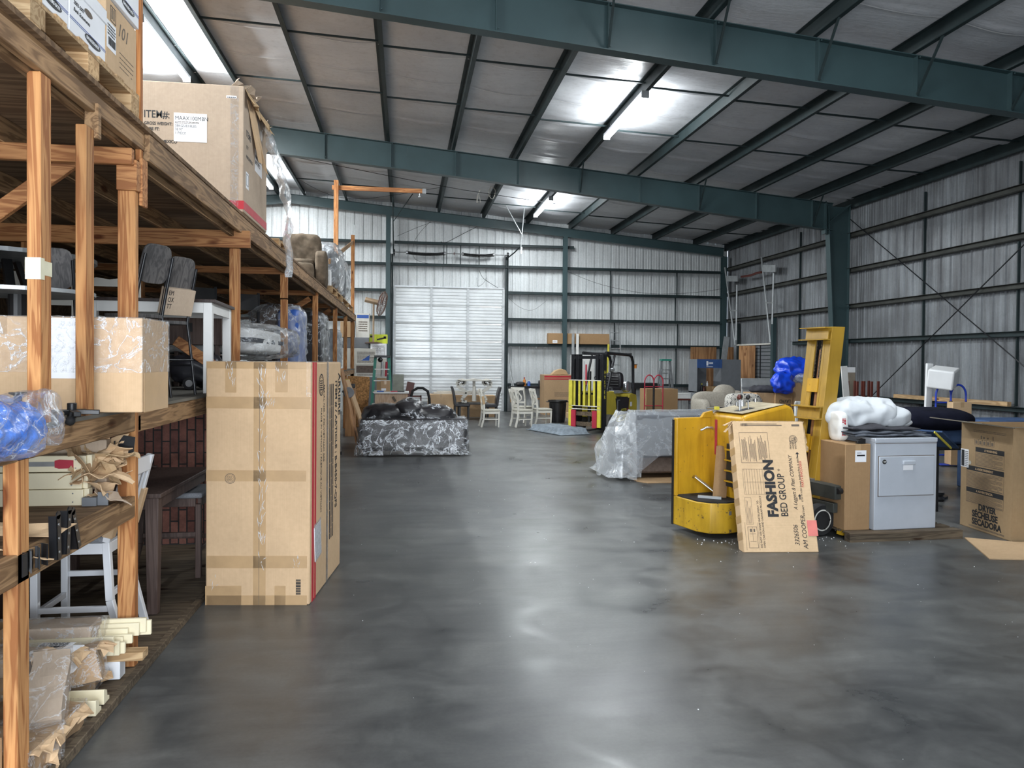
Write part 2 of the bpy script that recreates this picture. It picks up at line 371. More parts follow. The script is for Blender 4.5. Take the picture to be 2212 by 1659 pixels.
# general
M['white'] = flat('white_paint', (.74, .74, .72), .4, 0, .5, .05)
M['white_b'] = flat('white_enamel', (.80, .82, .86), .22, 0, .5, .03)
M['cream'] = flat('cream_paint', (.80, .72, .52), .4, 0, .5, .06)
M['offwhite'] = flat('antique_white_paint', (.66, .64, .58), .5, 0, .4, .07)
M['seat_cream'] = flat('cream_fabric', (.46, .44, .38), .9, 0, .2, .1, 40, .2, 200)
M['seat_grey'] = flat('grey_fabric', (.23, .24, .26), .9, 0, .2, .2, 120, .2, 300)
M['black'] = flat('black_plastic', (.012, .012, .013), .4, 0, .5, .3)
M['black_metal'] = flat('black_metal', (.014, .015, .018), .28, .2, .6, .2)
M['rubber'] = flat('rubber', (.018, .018, .019), .75, 0, .3, .3)
M['leather'] = flat('black_leather', (.014, .013, .016), .35, 0, .5, .3, 8, .3, 30)
M['vinyl_dark'] = flat('dark_vinyl', (.022, .022, .028), .4, 0, .5, .3, 8)
M['steel'] = flat('bare_steel', (.42, .43, .44), .35, .8, .5, .2)
M['galv'] = flat('galvanised', (.40, .42, .43), .45, .5, .5, .15)
M['alu'] = flat('aluminium', (.62, .64, .66), .3, .85, .5, .1)
M['grey'] = flat('grey_laminate', (.17, .18, .195), .5, 0, .4, .08)
M['brown_fab'] = flat('brown_plush', (.115, .090, .066), .95, 0, .1, .35, 9, .3, 90)
M['grey_fab'] = flat('dark_grey_upholstery', (.075, .08, .092), .9, 0, .2, .15, 60, .2, 200)
M['beige_fab'] = flat('beige_upholstery', (.36, .33, .28), .95, 0, .2, .15, 30)
M['couch_brown'] = flat('taupe_upholstery', (.135, .105, .090), .9, 0, .2, .2, 20)
M['yel'] = worn('worn_yellow_paint', (.62, .34, .018), (.09, .05, .03), .38, .345, 16)
M['yel_m'] = worn('grimy_yellow_paint', (.44, .26, .03), (.10, .06, .03), .42, .33)
M['dryer'] = flat('appliance_white', (.45, .485, .54), .25, 0, .5, .03)
M['yel_w'] = worn('chipped_yellow_paint', (.60, .36, .02), (.10, .06, .03), .45, .385, 22)
M['yel_h'] = worn('forklift_yellow', (.56, .45, .045), (.10, .09, .06), .5, .31, 7)
M['yel_bright'] = flat('bright_yellow', (.62, .55, .06), .5, 0, .4, .15)
M['lime'] = flat('lime_print', (.60, .68, .03), .5)
M['dirty_top'] = flat('grimy_top', (.34, .29, .20), .7, 0, .3, .35, 5)
M['redp'] = flat('red_powder_coat', (.42, .03, .055), .4)
M['bluep'] = flat('blue_powder_coat', (.015, .05, .45), .4)
M['greenp'] = flat('green_fiberglass', (.02, .22, .16), .4)
M['amber'] = flat('amber_lens', (.65, .22, .03), .3)
M['film'] = film('clear_film', base=.07, wr=.4, bstr=.5)
M['film_h'] = film('heavy_film', (.72,.76,.80), .24, .35, 2.6, .2, .8, .45, .05)
M['film_d'] = film('tight_clear_film', (.80,.84,.90), .02, .75, 2.6, .08, 1.0, .5, .05)
M['wrap'] = film('stretch_wrap', (.85,.88,.92), .04, .4, 9, .12, .9, .45)
M['white_cloth'] = flat('white_comforter', (.56, .59, .62), .9, 0, .2, .04, 5)
M['blanket'] = flat('moving_blanket', (.20, .235, .27), .95, 0, .15, .3, 9, .3, 60)
M['blanket_d'] = flat('dark_moving_blanket', (.05, .05, .058), .95, 0, .15, .4, 5, .3, 60)
M['blanket_g'] = flat('grey_moving_blanket', (.09, .10, .12), .95, 0, .15, .4, 12, .3, 60)
M['navy'] = flat('navy_cloth', (.008, .009, .018), .95, 0, .1, .3)
M['blue_cloth'] = flat('blue_cloth', (.05, .085, .17), .9, 0, .1, .2)
M['blue_tarp'] = flat('blue_poly_bag', (.005, .05, .55), .3, 0, .6, .15)
M['blue_bag'] = film('blue_poly', (.04, .22, .85), .85, .25, 5, .15, .9, .6)
M['styro'] = flat('styrofoam', (.80, .81, .82), .7, 0, .3, .03)
M['mattress'] = flat('mattress_ticking', (.68, .68, .68), .8, 0, .2, .05)
def brick_mat():
    m, nt, b = _nt('faux_brick'); v = coords(nt, (1, 1, 1)); tc = nt.nodes.new('ShaderNodeTexCoord')
    sx = nt.nodes.new('ShaderNodeSeparateXYZ'); nt.links.new(tc.outputs['Object'], sx.inputs[0]); cx_ = nt.nodes.new('ShaderNodeCombineXYZ')
    ad = N(nt, 'ShaderNodeMath', operation='ADD'); nt.links.new(sx.outputs[0], ad.inputs[0]); nt.links.new(sx.outputs[1], ad.inputs[1])
    nt.links.new(sx.outputs[2], cx_.inputs[0]); nt.links.new(ad.outputs[0], cx_.inputs[1])
    br = N(nt, 'ShaderNodeTexBrick'); nt.links.new(cx_.outputs[0], br.inputs['Vector']); br.inputs['Scale'].default_value = 1
    br.inputs['Brick Width'].default_value = .215; br.inputs['Row Height'].default_value = .075; br.inputs['Mortar Size'].default_value = .007
    br.inputs['Color1'].default_value = (.36, .16, .12, 1); br.inputs['Color2'].default_value = (.20, .085, .07, 1); br.inputs['Mortar'].default_value = (.04, .037, .037, 1)
    c = mix(nt, 1.0, br.outputs[0], ramp(nt, noise(nt, v, 14, 6, .7), [(.3, (.6,.6,.62)), (.7, (1.25,1.2,1.2))]).outputs[0], 'MULTIPLY')
    nt.links.new(c, b.inputs['Base Color']); b.inputs['Roughness'].default_value = .8; return m
M['brick'] = brick_mat()
def floral():
    m, nt, b = _nt('floral_upholstery'); v = coords(nt); n = noise(nt, v, 16, 2, .5, 1.0)
    nt.links.new(ramp(nt, n, [(.40, (.05,.05,.055)), (.44, (.50,.48,.43)), (.62, (.55,.52,.47)), (.66, (.12,.12,.12))]).outputs[0], b.inputs['Base Color']); b.inputs['Roughness'].default_value = .9; return m
M['floral'] = floral()
# ================================================================ the building
D = 26.15; W = 11.83; RIDGE = -3.82; XL = -19.4; YF = -2.6; YB = 18.25; YA = 10.1
def zb(x): return 6.50-.088*((x if x > RIDGE else 2*RIDGE-x)-5.77)     # underside of the purlins
def structure(o, label=None):
    o['kind'] = 'structure'
    if label: o['label'] = label
    return o
m = MB(); m.box(XL, W+.1, YF-6, D+.1, -.15, 0); structure(m.build('floor', M['floor']))
def panel_profile(length):
    out = []; s = 0.0
    while s < length:
        out += [(s, 0), (s+.095, 0), (s+.100, -.005), (s+.115, -.005), (s+.12, 0), (s+.185, 0), (s+.19, -.005), (s+.205, -.005), (s+.21, 0), (s+.245, 0), (s+.262, .030), (s+.288, .030), (s+.3048, .0)]
        s += .3048
    return [p for p in out if p[0] <= length]
def rib_wall(name, fn, length, mat, zt, z0=0, hole=None):
    m = MB(); pr = panel_profile(length)
    for (a, da), (b, db) in zip(pr, pr[1:]):
        if b-a < 1e-6: continue
        p = fn(a, da); q = fn(b, db); zz0 = z0
        if hole and hole[0] <= (a+b)/2 <= hole[1]: zz0 = hole[2]
        m.add([(p[0], p[1], zz0), (q[0], q[1], zz0), (q[0], q[1], zt((a+b)/2)), (p[0], p[1], zt((a+b)/2))], [(0, 1, 2, 3)])
    return structure(m.build(name, mat, recalc=False))
rib_wall('wall_back', lambda s, d: (XL+s, D+d), W-XL, M['wall_back'], lambda s: zb(XL+s)+.22, hole=(19.0, 22.8, 3.2))
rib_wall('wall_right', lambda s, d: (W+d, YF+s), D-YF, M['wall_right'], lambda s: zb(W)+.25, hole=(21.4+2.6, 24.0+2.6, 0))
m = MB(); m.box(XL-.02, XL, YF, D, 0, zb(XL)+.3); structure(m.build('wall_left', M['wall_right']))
m = MB(); m.box(XL, -2.4, YF-.05, YF, 0, 7.3); m.box(2.8, W+.1, YF-.05, YF, 0, 7); m.box(-2.4, 2.8, YF-.05, YF, 4.6, 7.3); structure(m.build('wall_front', M['wall_back']))
# ceiling: vinyl faced insulation sagging between the purlins, with cross seams
PX = [5.77+1.56*k for k in range(-5, 4)] + [-3.42]
PXL = [2*RIDGE-x for x in (-3.42, -2.03, -.47, 1.09, 2.65, 4.21, 5.77, 7.33)]
seams = [.4+1.27*k for k in range(-2, 21)]
def ceil_z(x, y):
    xx = x if x > RIDGE else 2*RIDGE-x
    ph = ((xx-5.77)/1.56) % 1.0
    sag = math.sin(PI*ph)
    z = zb(x)+.215-.055*sag*(.6+.8*mn.noise(Vector((x*.35, y*.5, 1))))
    dmin = min(abs(y-s) for s in seams)
    z -= (.030*math.exp(-(dmin/.05)**2)) * sag
    z += .018*mn.noise(Vector((x*1.1, y*2.6, 4)))*sag
    return z
m = MB(); ny = 460
for x0, x1, nx in ((XL, RIDGE, 44), (RIDGE, W, 110)):
    m.grid(lambda u, v: (x0+(x1-x0)*u, YF+(D-YF)*v, ceil_z(x0+(x1-x0)*u, YF+(D-YF)*v)), nx, ny)
structure(m.build('ceiling', M['ceil'], smooth=True, recalc=False))
m = MB()
for s_ in seams[2:]:
    for x0, x1, nx in ((-10, RIDGE, 30), (RIDGE, W-.2, 90)):
        m.grid(lambda u, v: (x0+(x1-x0)*u, s_+.022*(v-.5)+.02*math.sin(x0+(x1-x0)*u), ceil_z(x0+(x1-x0)*u, s_)-.006), nx, 1)
structure(m.build('trim_20', flat('seam_tape', (.74, .74, .75), .4), smooth=True, recalc=False), 'pale seam lines across the sagging ceiling vinyl')
m = MB(); m.box(XL, W+.2, YF-.1, D+.1, 7.9, 7.95); structure(m.build('roof', M['galv']))
def cee(m, a, b, h=.2, fl=.065, t=.006, face=1, up=(0,0,1)):
    """C/Z section between two points; web plus two flanges with lips"""
    a = Vector(a); b = Vector(b); d = (b-a).normalized(); up = Vector(up); sd = d.cross(up).normalized()
    m.beam(a, b, t, h, up)
    o1 = sd*(fl/2*face)+up*(-h/2); o2 = sd*(-fl/2*face)+up*(h/2)
    m.beam(a+o1, b+o1, fl, t, up); m.beam(a+o2, b+o2, fl, t, up)
    l1 = sd*(fl*face)+up*(-h/2+.012); m.beam(a+l1, b+l1, t, .024, up)
def where(i, names): return names[i]
order = sorted(PX); words = ['first','second','third','fourth','fifth','sixth','seventh','eighth','ninth','tenth']
for i, x in enumerate(order):
    for k, (ya, yb) in enumerate(((YF, YB), (YB, D-.05))):
        m = MB(); cee(m, (x, ya, zb(x)+.1), (x, yb, zb(x)+.1), .2, .07, face=1)
        structure(m.build('purlin_beam', M['green_dark'], recalc=False), 'dark green roof purlin, %s from the ridge on the right slope, %s' % (words[i], ('in front of the second rafter', 'over the end bay by the back wall')[k]))
for i, x in enumerate(PXL):
    m = MB(); cee(m, (x, YF, zb(x)+.1), (x, D-.05, zb(x)+.1), .2, .07, face=-1)
    structure(m.build('purlin_beam', M['green_dark'], recalc=False), 'dark green roof purlin, %s from the ridge on the far slope over the mezzanine' % words[i])
m = MB(); cee(m, (W-.14, YF, zb(W)+.08), (W-.14, D, zb(W)+.08), .24, .09, face=1); structure(m.build('eave_beam', M['green_dark'], recalc=False), 'dark green eave strut along the top of the stained side wall')
for k, y in enumerate((2.0, 4.7, 7.4, 12.83, 15.3, 20.9, 23.7)):
    m = MB()
    for a, b in zip(order, order[1:]+[W-.15]): m.beam((a+.01, y, zb(a)+.07), (b-.01, y-.03, zb(b)+.13), .025, .03)
    structure(m.build('brace_beam', M['green_dark'], recalc=False), 'thin dark sag rods crossing between purlins, row %s from the front' % words[k])
# rafters: tapered welded I beams with stiffener plates
def rafter(y, xs, depth, name_, label, plates, fl=.20, left=True):
    m = MB(); t = .008
    pts = [(x, zb(x)-.005, depth(x)) for x in xs]
    for (xa, za, da), (xb, z2, db) in zip(pts, pts[1:]):
        m.beam((xa, y, za-da/2), (xb, y, z2-db/2), t, da, (0,0,1), t, db)
        sl = Vector((xb-xa, 0, z2-za))
        m.beam((xa, y, za-.006), (xb, y, z2-.006), fl, .012); m.beam((xa, y, za-da), (xb, y, z2-db), fl, .014)
    for x in plates:
        d = depth(x); m.box(x-.005, x+.005, y-fl/2+.005, y+fl/2-.005, zb(x)-d, zb(x)-.01)
        for zz in (-.04, -d+.04): m.cyl((x+.03, y-fl/2, zb(x)+zz), (x+.03, y-fl/2-.012, zb(x)+zz), .012, seg=6)
    return structure(m.build(name_, M['green'], recalc=False), label)
dA = lambda x: .655-.009*max(0, x-3); dB = lambda x: .60+.012*max(0, x-2)-.008*min(0, x)
rafter(YA, [-19, -10, RIDGE, 0, 4, 8, W-.6], dA, 'rafter_beam', 'deep dark green steel rafter nearest the camera across the top', [p+.1 for p in order]+[-8, -12])
rafter(YB, [-19, -10, RIDGE, 0, 4, 8, W-.7], dB, 'rafter_beam', 'dark green steel rafter behind the first one, meeting the column of the side wall', [p+.1 for p in order if abs(p-.0) > .2]+[-8, -12])
rafter(D-.30, [-19, -10, RIDGE, 0, 4, 8, W-.3], lambda x: .30, 'rafter_beam', 'shallow dark green end rafter against the back wall', [], .16)
rafter(2.0, [-19, -10, RIDGE, 0, 4, 8, W-.6], dA, 'rafter_beam', 'dark green steel rafter overhead near the open door', [])
# kickers from rafters up to purlins
for yy, nm in ((YA, 'first'), (YB, 'second')):
    d = dA if yy == YA else dB
    for i, x in enumerate(order[4:]):
        for s in (-1, 1):
            if yy == YB and i % 2 == 0: continue
            m = MB(); m.beam((x+.1, yy-.1*1, zb(x)-d(x)+.02), (x+.02, yy-.75, zb(x)+.05), .03, .03)
            if s == 1: structure(m.build('flange_brace_beam', M['green_dark'], recalc=False), 'short flange brace from the %s rafter to the %s purlin from the ridge' % (nm, words[i+4]))
def column(x, y, w0, w1, h, label, face='x', fl=.20, t=.01):
    m = MB(); zt = h
    # outer flange on the wall side, tapered web, inner flange
    m.add([(x, y-t/2, 0), (x, y+t/2, 0), (x-w0, y+t/2, 0), (x-w0, y-t/2, 0), (x, y-t/2, zt), (x, y+t/2, zt), (x-w1, y+t/2, zt), (x-w1, y-t/2, zt)],
          [(0,1,2,3), (7,6,5,4), (0,4,5,1), (1,5,6,2), (2,6,7,3), (3,7,4,0)])
    m.beam((x-w0, y, 0), (x-w1, y, zt), .014, fl, (0,1,0)); m.beam((x, y, 0), (x, y, zt), .014, fl, (0,1,0))
    return m
m = column(W-.22, YB, .28, .62, zb(W)-.02, ''); m.beam((W-.84, YB, 5.5), (W-.2, YB, 6.0), .014, .2, (0,1,0)); m.beam((W-.50, YB-.1, 3.3), (W+.0, YB-.1, 3.3), .02, .02)
m.box(W-.92, W-.88, YB-.1, YB+.1, zb(W)-.75, zb(W)+.05)
for k in range(7): m.cyl((W-.92, YB-.12, 5.45+k*.1), (W-.92, YB-.1, 5.45+k*.1), .014, seg=6)
structure(m.build('steel_column', M['green'], recalc=False), 'tapered dark green steel column on the side wall under the second rafter')
m = column(W-.22, YA, .28, .62, zb(W)-.02, ''); structure(m.build('steel_column', M['green'], recalc=False), 'tapered dark green steel column under the first rafter')
def icol(x, y, h, label, w_=.15, fl=.15):
    m = MB(); m.box(x-.004, x+.004, y-w_/2, y+w_/2, 0, h); m.box(x-fl/2, x+fl/2, y-w_/2-.005, y-w_/2+.005, 0, h); m.box(x-fl/2, x+fl/2, y+w_/2-.005, y+w_/2+.005, 0, h)
    return structure(m.build('steel_column', M['green'], recalc=False), label)
icol(-.60, D-.32, zb(-.6)-.3, 'slim dark green column on the back wall beside the roll-up door')
icol(5.60, D-.32, zb(5.6)-.3, 'slim dark green column on the back wall behind the cardboard-topped shelf girt')
icol(W-.28, D-.32, zb(W)-.3, 'dark green column in the back corner of the building', .18, .18)
icol(-9, D-.32, zb(-9)-.3, 'slim dark green column on the back wall behind the mezzanine')
# girts
def girt(a, b, label, mat='green_dark', up=(0,0,1)):
    m = MB(); a = Vector(a); b = Vector(b); d = (b-a).normalized(); sd = d.cross(Vector((0,0,1)))
    cee(m, a, b, .10, .10, .006, 1); m.beam(a, b, .05, .085)
    return structure(m.build('girt_beam', M[mat], recalc=False), label)
for i, z in enumerate((2.36, 3.26, 4.20, 5.11, 5.86)):
    segs = [(-19, -.66), (3.55, W-.3)] if z < 4.5 else ([(-19, W-.3)] if z < 5.5 else [(-19, -.66), (-.4, 5.95)])
    for k, (a, b) in enumerate(segs):
        girt((a, D-.16, z), (b, D-.16, z), 'dark green back wall girt, %s from the floor, %s' % (words[i+1], ('reaching over to the mezzanine side', 'on the forklift side')[k] if len(segs) > 1 else 'running the full width'))
girt((3.55, D-.16, .94), (W-.3, D-.16, .94), 'lowest dark green girt of the back wall behind the forklift')
for i, z in enumerate((.94, 2.40, 3.32, 4.27, 5.20)):
    for k, (a, b) in enumerate(((YF, YA), (YA, YB), (YB, D-.3))):
        if k == 2 and z in (.94, 2.40): a = 18.3; b = 21.1
        girt((W-.15, a, z), (W-.15, b, z), 'weathered side wall girt, %s from the floor, %s' % (words[i], ('near the open door', 'between the two steel columns', 'in the end bay')[k]), 'rust_girt' if z > 2.5 else 'green_dark')
# cross bracing rods on the side wall
for a, b, l in (((W-.25, 18.1, 5.6), (W-.25, 10.3, .3), 'falling'), ((W-.25, 18.1, .3), (W-.25, 10.3, 5.6), 'rising')):
    m = MB(); m.cyl(a, b, .012, seg=6); structure(m.build('brace_rod_beam', M['black_metal'], recalc=False), 'thin diagonal brace rod on the side wall, %s towards the camera' % l)
# dark sheet lap seams on walls
for i, (x, z0, z1) in enumerate(((7.34, 4.2, 5.1), (9.85, 4.2, 5.1), (7.36, 3.3, 4.2), (9.8, 3.3, 4.2), (7.5, 2.4, 3.2), (9.9, 2.4, 3.2), (9.85, .9, 2.3))):
    m = MB(); m.box(x-.012, x+.012, D-.09, D-.03, z0, z1); structure(m.build('trim_%d' % (i+1), M['green_dark'], recalc=False), 'thin dark vertical sag rod on the back wall at bay position %s' % words[i])
for i, y in enumerate((12.85, 15.5, 20.9)):
    m = MB()
    for z0, z1 in ((.3, .9), (1.0, 2.35), (2.45, 3.27), (3.37, 4.2), (4.32, 5.15), (5.25, 5.75)):
        if y > 20 and z0 < 2.4: continue
        m.box(W-.09, W-.03, y-.012, y+.012, z0, z1)
    structure(m.build('trim_%d' % (i+8), M['green_dark'], recalc=False), 'thin dark vertical sag rod on the side wall, %s from the front' % words[i])
# conduit up the back wall
m = MB(); m.cyl((-1.75, D-.2, 2.6), (-1.75, D-.2, 6.4), .012, seg=6); structure(m.build('pipe_column', M['galv'], recalc=False), 'thin grey conduit rising up the back wall above the mezzanine end')

# strip lights hanging under the purlins
def strip_light(x, y0, y1, label, power=70, z=None):
    z = z or zb(x)-.05; L = y1-y0; t = thing('strip_light', label, 'light', (x, (y0+y1)/2, z), 0, 'fluorescent strip lights under the purlins')
    m = MB(); m.box(-.06, .06, -L/2, L/2, -.01, .04); m.prism([(-.055, -.01), (.055, -.01), (.03, -.035), (-.03, -.035)], -L/2, L/2); m.build('housing', M['white_b'], t)
    for s in (-1, 1):
        m = MB(); m.cyl((s*.035, -L/2+.03, -.06), (s*.035, L/2-.03, -.06), .016, seg=10); m.build('tube', M['lamp'], t)
    for s in (-1, 1): m = MB(); m.box(-.07, .07, s*L/2-.015, s*L/2+.015, -.085, .04); m.build('end_cap', M['galv'], t)
    for s in (-1, 1): m = MB(); m.tube([(0, s*(L/2-.3), .04), (.0, s*(L/2-.3), .16)], .004, 5); m.build('hanger', M['steel'], t)
    l = bpy.data.lights.new('tube_light', 'AREA'); l.shape = 'RECTANGLE'; l.size = .12; l.size_y = L-.1; l.energy = power*2.2; l.color = (.93, .98, 1)
    o = bpy.data.objects.new('tube_light', l); C.objects.link(o); o.location = (0, 0, -.09); o.parent = t
    l2 = bpy.data.lights.new('tube_light_up', 'AREA'); l2.shape = 'RECTANGLE'; l2.size = .10; l2.size_y = L-.1; l2.energy = power*.62; l2.color = (.93, .98, 1)
    for s in (-1, 1):
        o = bpy.data.objects.new('tube_light_side', l2); C.objects.link(o); o.location = (s*.075, 0, -.03); o.rotation_euler = (0, -s*PI*.545, 0); o.parent = t
    return t
M['lamp'] = emit('lamp_tube', (.93, .98, 1), 22)
strip_light(4.2, 12.8, 15.35, 'glowing strip light in the middle of the ceiling between the two big rafters')
strip_light(4.2, 21.4, 24.0, 'glowing strip light near the back wall above the roll-up door')
strip_light(-4.25, 12.7, 15.3, 'glowing strip light above the tall cartons on the mezzanine', 190)
strip_light(-4.25, 21.8, 24.5, 'glowing strip light half hidden behind the tall mezzanine carton')
strip_light(4.2, 5.0, 7.6, 'strip light overhead in front of the nearest rafter')
strip_light(-4.25, 5.0, 7.6, 'strip light over the near end of the mezzanine', 120)
strip_light(-8.6, 8.0, 10.6, 'added unseen strip light on the far slope above the mezzanine, first in the row', 130)  # this unseen row is added to brighten the ceiling and cartons over the mezzanine
strip_light(-8.6, 13.3, 15.9, 'added unseen strip light on the far slope above the mezzanine, second in the row', 110)
strip_light(-8.6, 21.0, 23.6, 'added unseen strip light on the far slope above the mezzanine, last in the row', 90)
# ================================================================ the timber mezzanine
X0 = -1.5; ZD = 3.12; ZL = 1.52
mz = thing('storage_mezzanine', 'two level timber storage mezzanine of pine posts and beams along the wall of cartons', 'mezzanine', (X0, 4, 0))
def wpart(name, m, mat, label=None, bev=.004):
    # built in world coordinates, stored relative to the mezzanine root
    m.v = [(v[0]-X0, v[1]-4, v[2]) for v in m.v]
    return m.build(name, mat, mz, bev=bev, label=label, seg=1)
def post(x1, y1, wx, wy, z0, z1, mat='pine_z', label=None):
    m = MB(); m.box(x1-wx, x1, y1, y1+wy, z0, z1); return wpart('post', m, M[mat], label)
post(X0, 3.33, .055, .095, ZL-.02, 2.98); post(X0, 3.77, .048, .095, ZL-.02, 2.90); post(X0, 4.42, .095, .05, .05, 2.88)
post(X0, 3.14, .055, .092, 0.0, 1.40)
post(X0, 7.05, .09, .05, ZL, 2.80); post(X0, 9.83, .088, .05, ZL, 2.56); post(X0, 9.83, .092, .05, 2.575, 2.88)
post(X0, 13.15, .09, .06, ZL, 2.89); post(X0, 16.82, .09, .06, ZL, 2.93); post(X0, 19.68, .09, .06, ZL, 2.93)
post(X0+.005, 16.92, .10, .09, 2.93, 5.78, label='tall post rising above the deck to carry the long arm')
post(X0, 22.32, .10, .09, 0, 5.46, label='tall post at the far end of the mezzanine')
post(X0+.0, 4.50, .03, .04, ZD-.2, 5.6, label='dark tall post behind the file boxes')
m = MB(); m.box(X0-.095, X0+.012, 4.40, 4.47, 2.73, 2.90); m.box(X0, X0+.02, 4.47, 4.56, 2.66, 2.93); wpart('splice_block', m, M['pine_x'])
m = MB(); m.box(X0-.045, X0+.02, 3.86, 3.90, 2.86, 3.03); wpart('splice_block', m, M['pine_y'])
for y in (3.6, 7.05, 9.83, 13.15, 16.82, 19.68):
    post(-3.25, y, .09, .09, ZL, 2.88); post(-5.2, y, .09, .09, ZL, 2.88)
    post(-3.25, y, .09, .09, 0, 1.38); post(-5.2, y, .09, .09, 0, 1.38)
for y in (9.83, 13.15, 16.82, 19.68, 22.32): post(X0, y, .09, .06, 0, 1.38)
def xbeam(y, z0, z1, x0=-6.4, x1=X0, t=.045, nm='cross_beam'):
    m = MB(); m.box(x0, x1, y, y+t, z0, z1); return wpart(nm, m, M['pine_x'])
xbeam(4.36, 2.865, 2.955); xbeam(7.0, 2.80, 2.955, -6.4, X0+.10); xbeam(9.88, 2.885, 2.97); xbeam(13.2, 2.895, 2.98); xbeam(16.87, 2.93, 3.03); xbeam(19.7, 2.92, 3.0); xbeam(22.3, 2.92, 3.0)
for y in (1.6, 4.47, 7.05, 9.83, 13.15, 16.82, 19.68, 22.3): xbeam(y, 1.38, 1.47, t=.04)
def ybeam(x, y0, y1, z0, z1, mat='pine_y', nm='joist', t=.04, label=None):
    m = MB(); m.box(x-t, x, y0, y1, z0, z1); return wpart(nm, m, M[mat], label)
ybeam(X0+.005, 1.5, 4.55, 2.985, 3.115, nm='rim_beam'); ybeam(X0-.045, 1.5, 4.50, 2.97, 3.10, nm='rim_beam')
ybeam(X0+.03, 4.56, 22.6, 2.935, 3.09, nm='rim_beam'); ybeam(X0-.04, 4.6, 22.6, 2.90, 3.05, nm='rim_beam')
for x in (-2.15, -2.8, -3.45, -4.1, -4.75, -5.4, -6.05): ybeam(x, 1.5, 22.6, 2.955, 3.09)
ybeam(X0, 1.5, 4.42, 1.385, 1.515, nm='rim_beam'); ybeam(X0, 4.47, 22.6, 1.375, 1.50, nm='rim_beam')
m = MB(); m.box(-6.4, X0+.035, 1.5, 22.65, 3.092, 3.118); wpart('deck', m, M['ply'], bev=0)
m = MB(); m.box(-6.4, X0+.01, 1.5, 22.6, 1.502, 1.520); wpart('lower_deck', m, M['ply_deck'], bev=0)
m = MB(); m.box(-6.4, X0+.01, 1.0, 7.3, .0, .045); wpart('base_platform', m, M['old_pallet'], bev=0, label='dark dusty plywood base on the concrete')
m = MB(); m.box(X0+.005, X0+.045, 1.0, 7.25, 0, .05); wpart('base_plate', m, M['old_pallet'])
def brace(a, b, w_=.04, h_=.09, mat='pine_x', nm='brace'):
    m = MB(); m.beam(a, b, w_, h_, (0, 0, 1)); return wpart(nm, m, M[mat])
brace((-2.35, 4.47, 2.50), (-1.82, 4.47, 2.92)); brace((-2.6, 9.9, 2.0), (-2.1, 9.9, 1.6)); brace((-1.95, 6.7, 1.95), (-1.35, 6.9, 1.5), nm='brace')
brace((X0-.05, 22.35, 5.25), (X0-.05, 15.6, 3.80), .04, .10, 'pine_y')
brace((-2.35, 13.3, 2.4), (-1.65, 13.3, 2.85)); brace((-2.2, 16.9, 2.5), (-1.65, 16.9, 2.9))
m = MB(); m.box(X0-.14, .44, 16.99, 17.03, 5.58, 5.68); wpart('hoist_arm', m, M['pine_x'], 'long horizontal timber arm reaching out over the aisle')
m = MB(); m.box(.36, .445, 16.98, 17.035, 5.575, 5.685); m.sphere((.30, 17.0, 5.50), .03, 6); m.cyl((.30, 17.0, 5.52), (.30, 17.0, 5.58), .006, seg=5); wpart('pulley_plate', m, M['steel'], bev=0)
m = MB(); m.box(X0-.06, X0+.0015, 3.328, 3.427, 2.14, 2.20); m.box(X0-.058, X0+.002, 3.325, 3.36, 2.12, 2.21); wpart('masking_tape', m, flat('masking_tape', (.72, .68, .50), .7), bev=0)
# intermediate shelf near the floor
ybeam(X0, 1.5, 4.42, .90, 1.02, nm='shelf_rim')
m = MB(); m.box(-3.6, X0-.04, 1.5, 4.40, 1.0, 1.02); wpart('shelf_deck', m, M['ply'], bev=0)
m = MB(); m.box(-6.5, -6.4, 1.5, 22.6, 0, 3.1); wpart('back_boarding', m, M['ply'], bev=0)

# ---------------------------------------------------------------- carton builder
def carton(name, label, loc, size, rz=0, mat='card', group=None, tape=True, tapem='tape', cat='box', rot=None, flapgap=True, bev=.006):
    """local frame: x 0..w (front edge), y 0..d, z 0..h, front face at y=0"""
    t = thing(name, label, cat, loc, rz, group, rot); w_, d_, h_ = size
    m = MB(); m.box(0, w_, 0, d_, 0, h_); m.build('body', M[mat], t, bev=bev)
    if tape:
        m = MB(); e = .0012; a = w_/2-.03; b = w_/2+.03
        m.box(a, b, -e, d_+e, h_, h_+e); m.box(a, b, -e, 0, h_-.09, h_+e); m.box(a, b, d_, d_+e, h_-.09, h_+e); m.build('tape_strip', M[tapem], t)
    return t
def front(t_w=0, z=0, x=0): return fr((x, -.0008, z), (1, 0, 0), (0, 0, 1))
def right(w_, y=0, z=0): return fr((w_+.0008, y, z), (0, 1, 0), (0, 0, 1))

# big upright carton in the aisle, close to the posts
t = thing('tall_carton', 'tall upright cardboard carton with red side stripes standing on the floor by the posts', 'box', (-1.43, 5.63, 0), math.radians(-6.5))
bw, bd, bh = .755, 1.09, 1.775
m = MB(); m.box(0, bw, 0, bd, 0, bh); m.build('body', M['card'], t, bev=.012)
m = MB(); e = .0015
for x0, x1, z0, z1 in ((.345, .435, 0, bh-.003), (.005, bw-.005, 1.435, 1.52), (.005, bw-.03, .905, .985), (.01, bw-.02, .27, .36), (.14, .22, 1.55, bh), (.50, .59, 1.555, bh), (.005, bw-.01, bh-.05, bh), (.0, .26, 0, .14), (.50, .58, 0, .14), (.01, bw-.02, 0, .07)):
    m.box(x0, x1, -e, 0, z0, z1)
m.build('tape_strip', M['tape'], t)
m = MB(); m.box(.386, .389, -.0022, -.0015, 0, bh-.01); m.build('seam', M['ink_f'], t)
m = MB()
rr = random.Random(5)
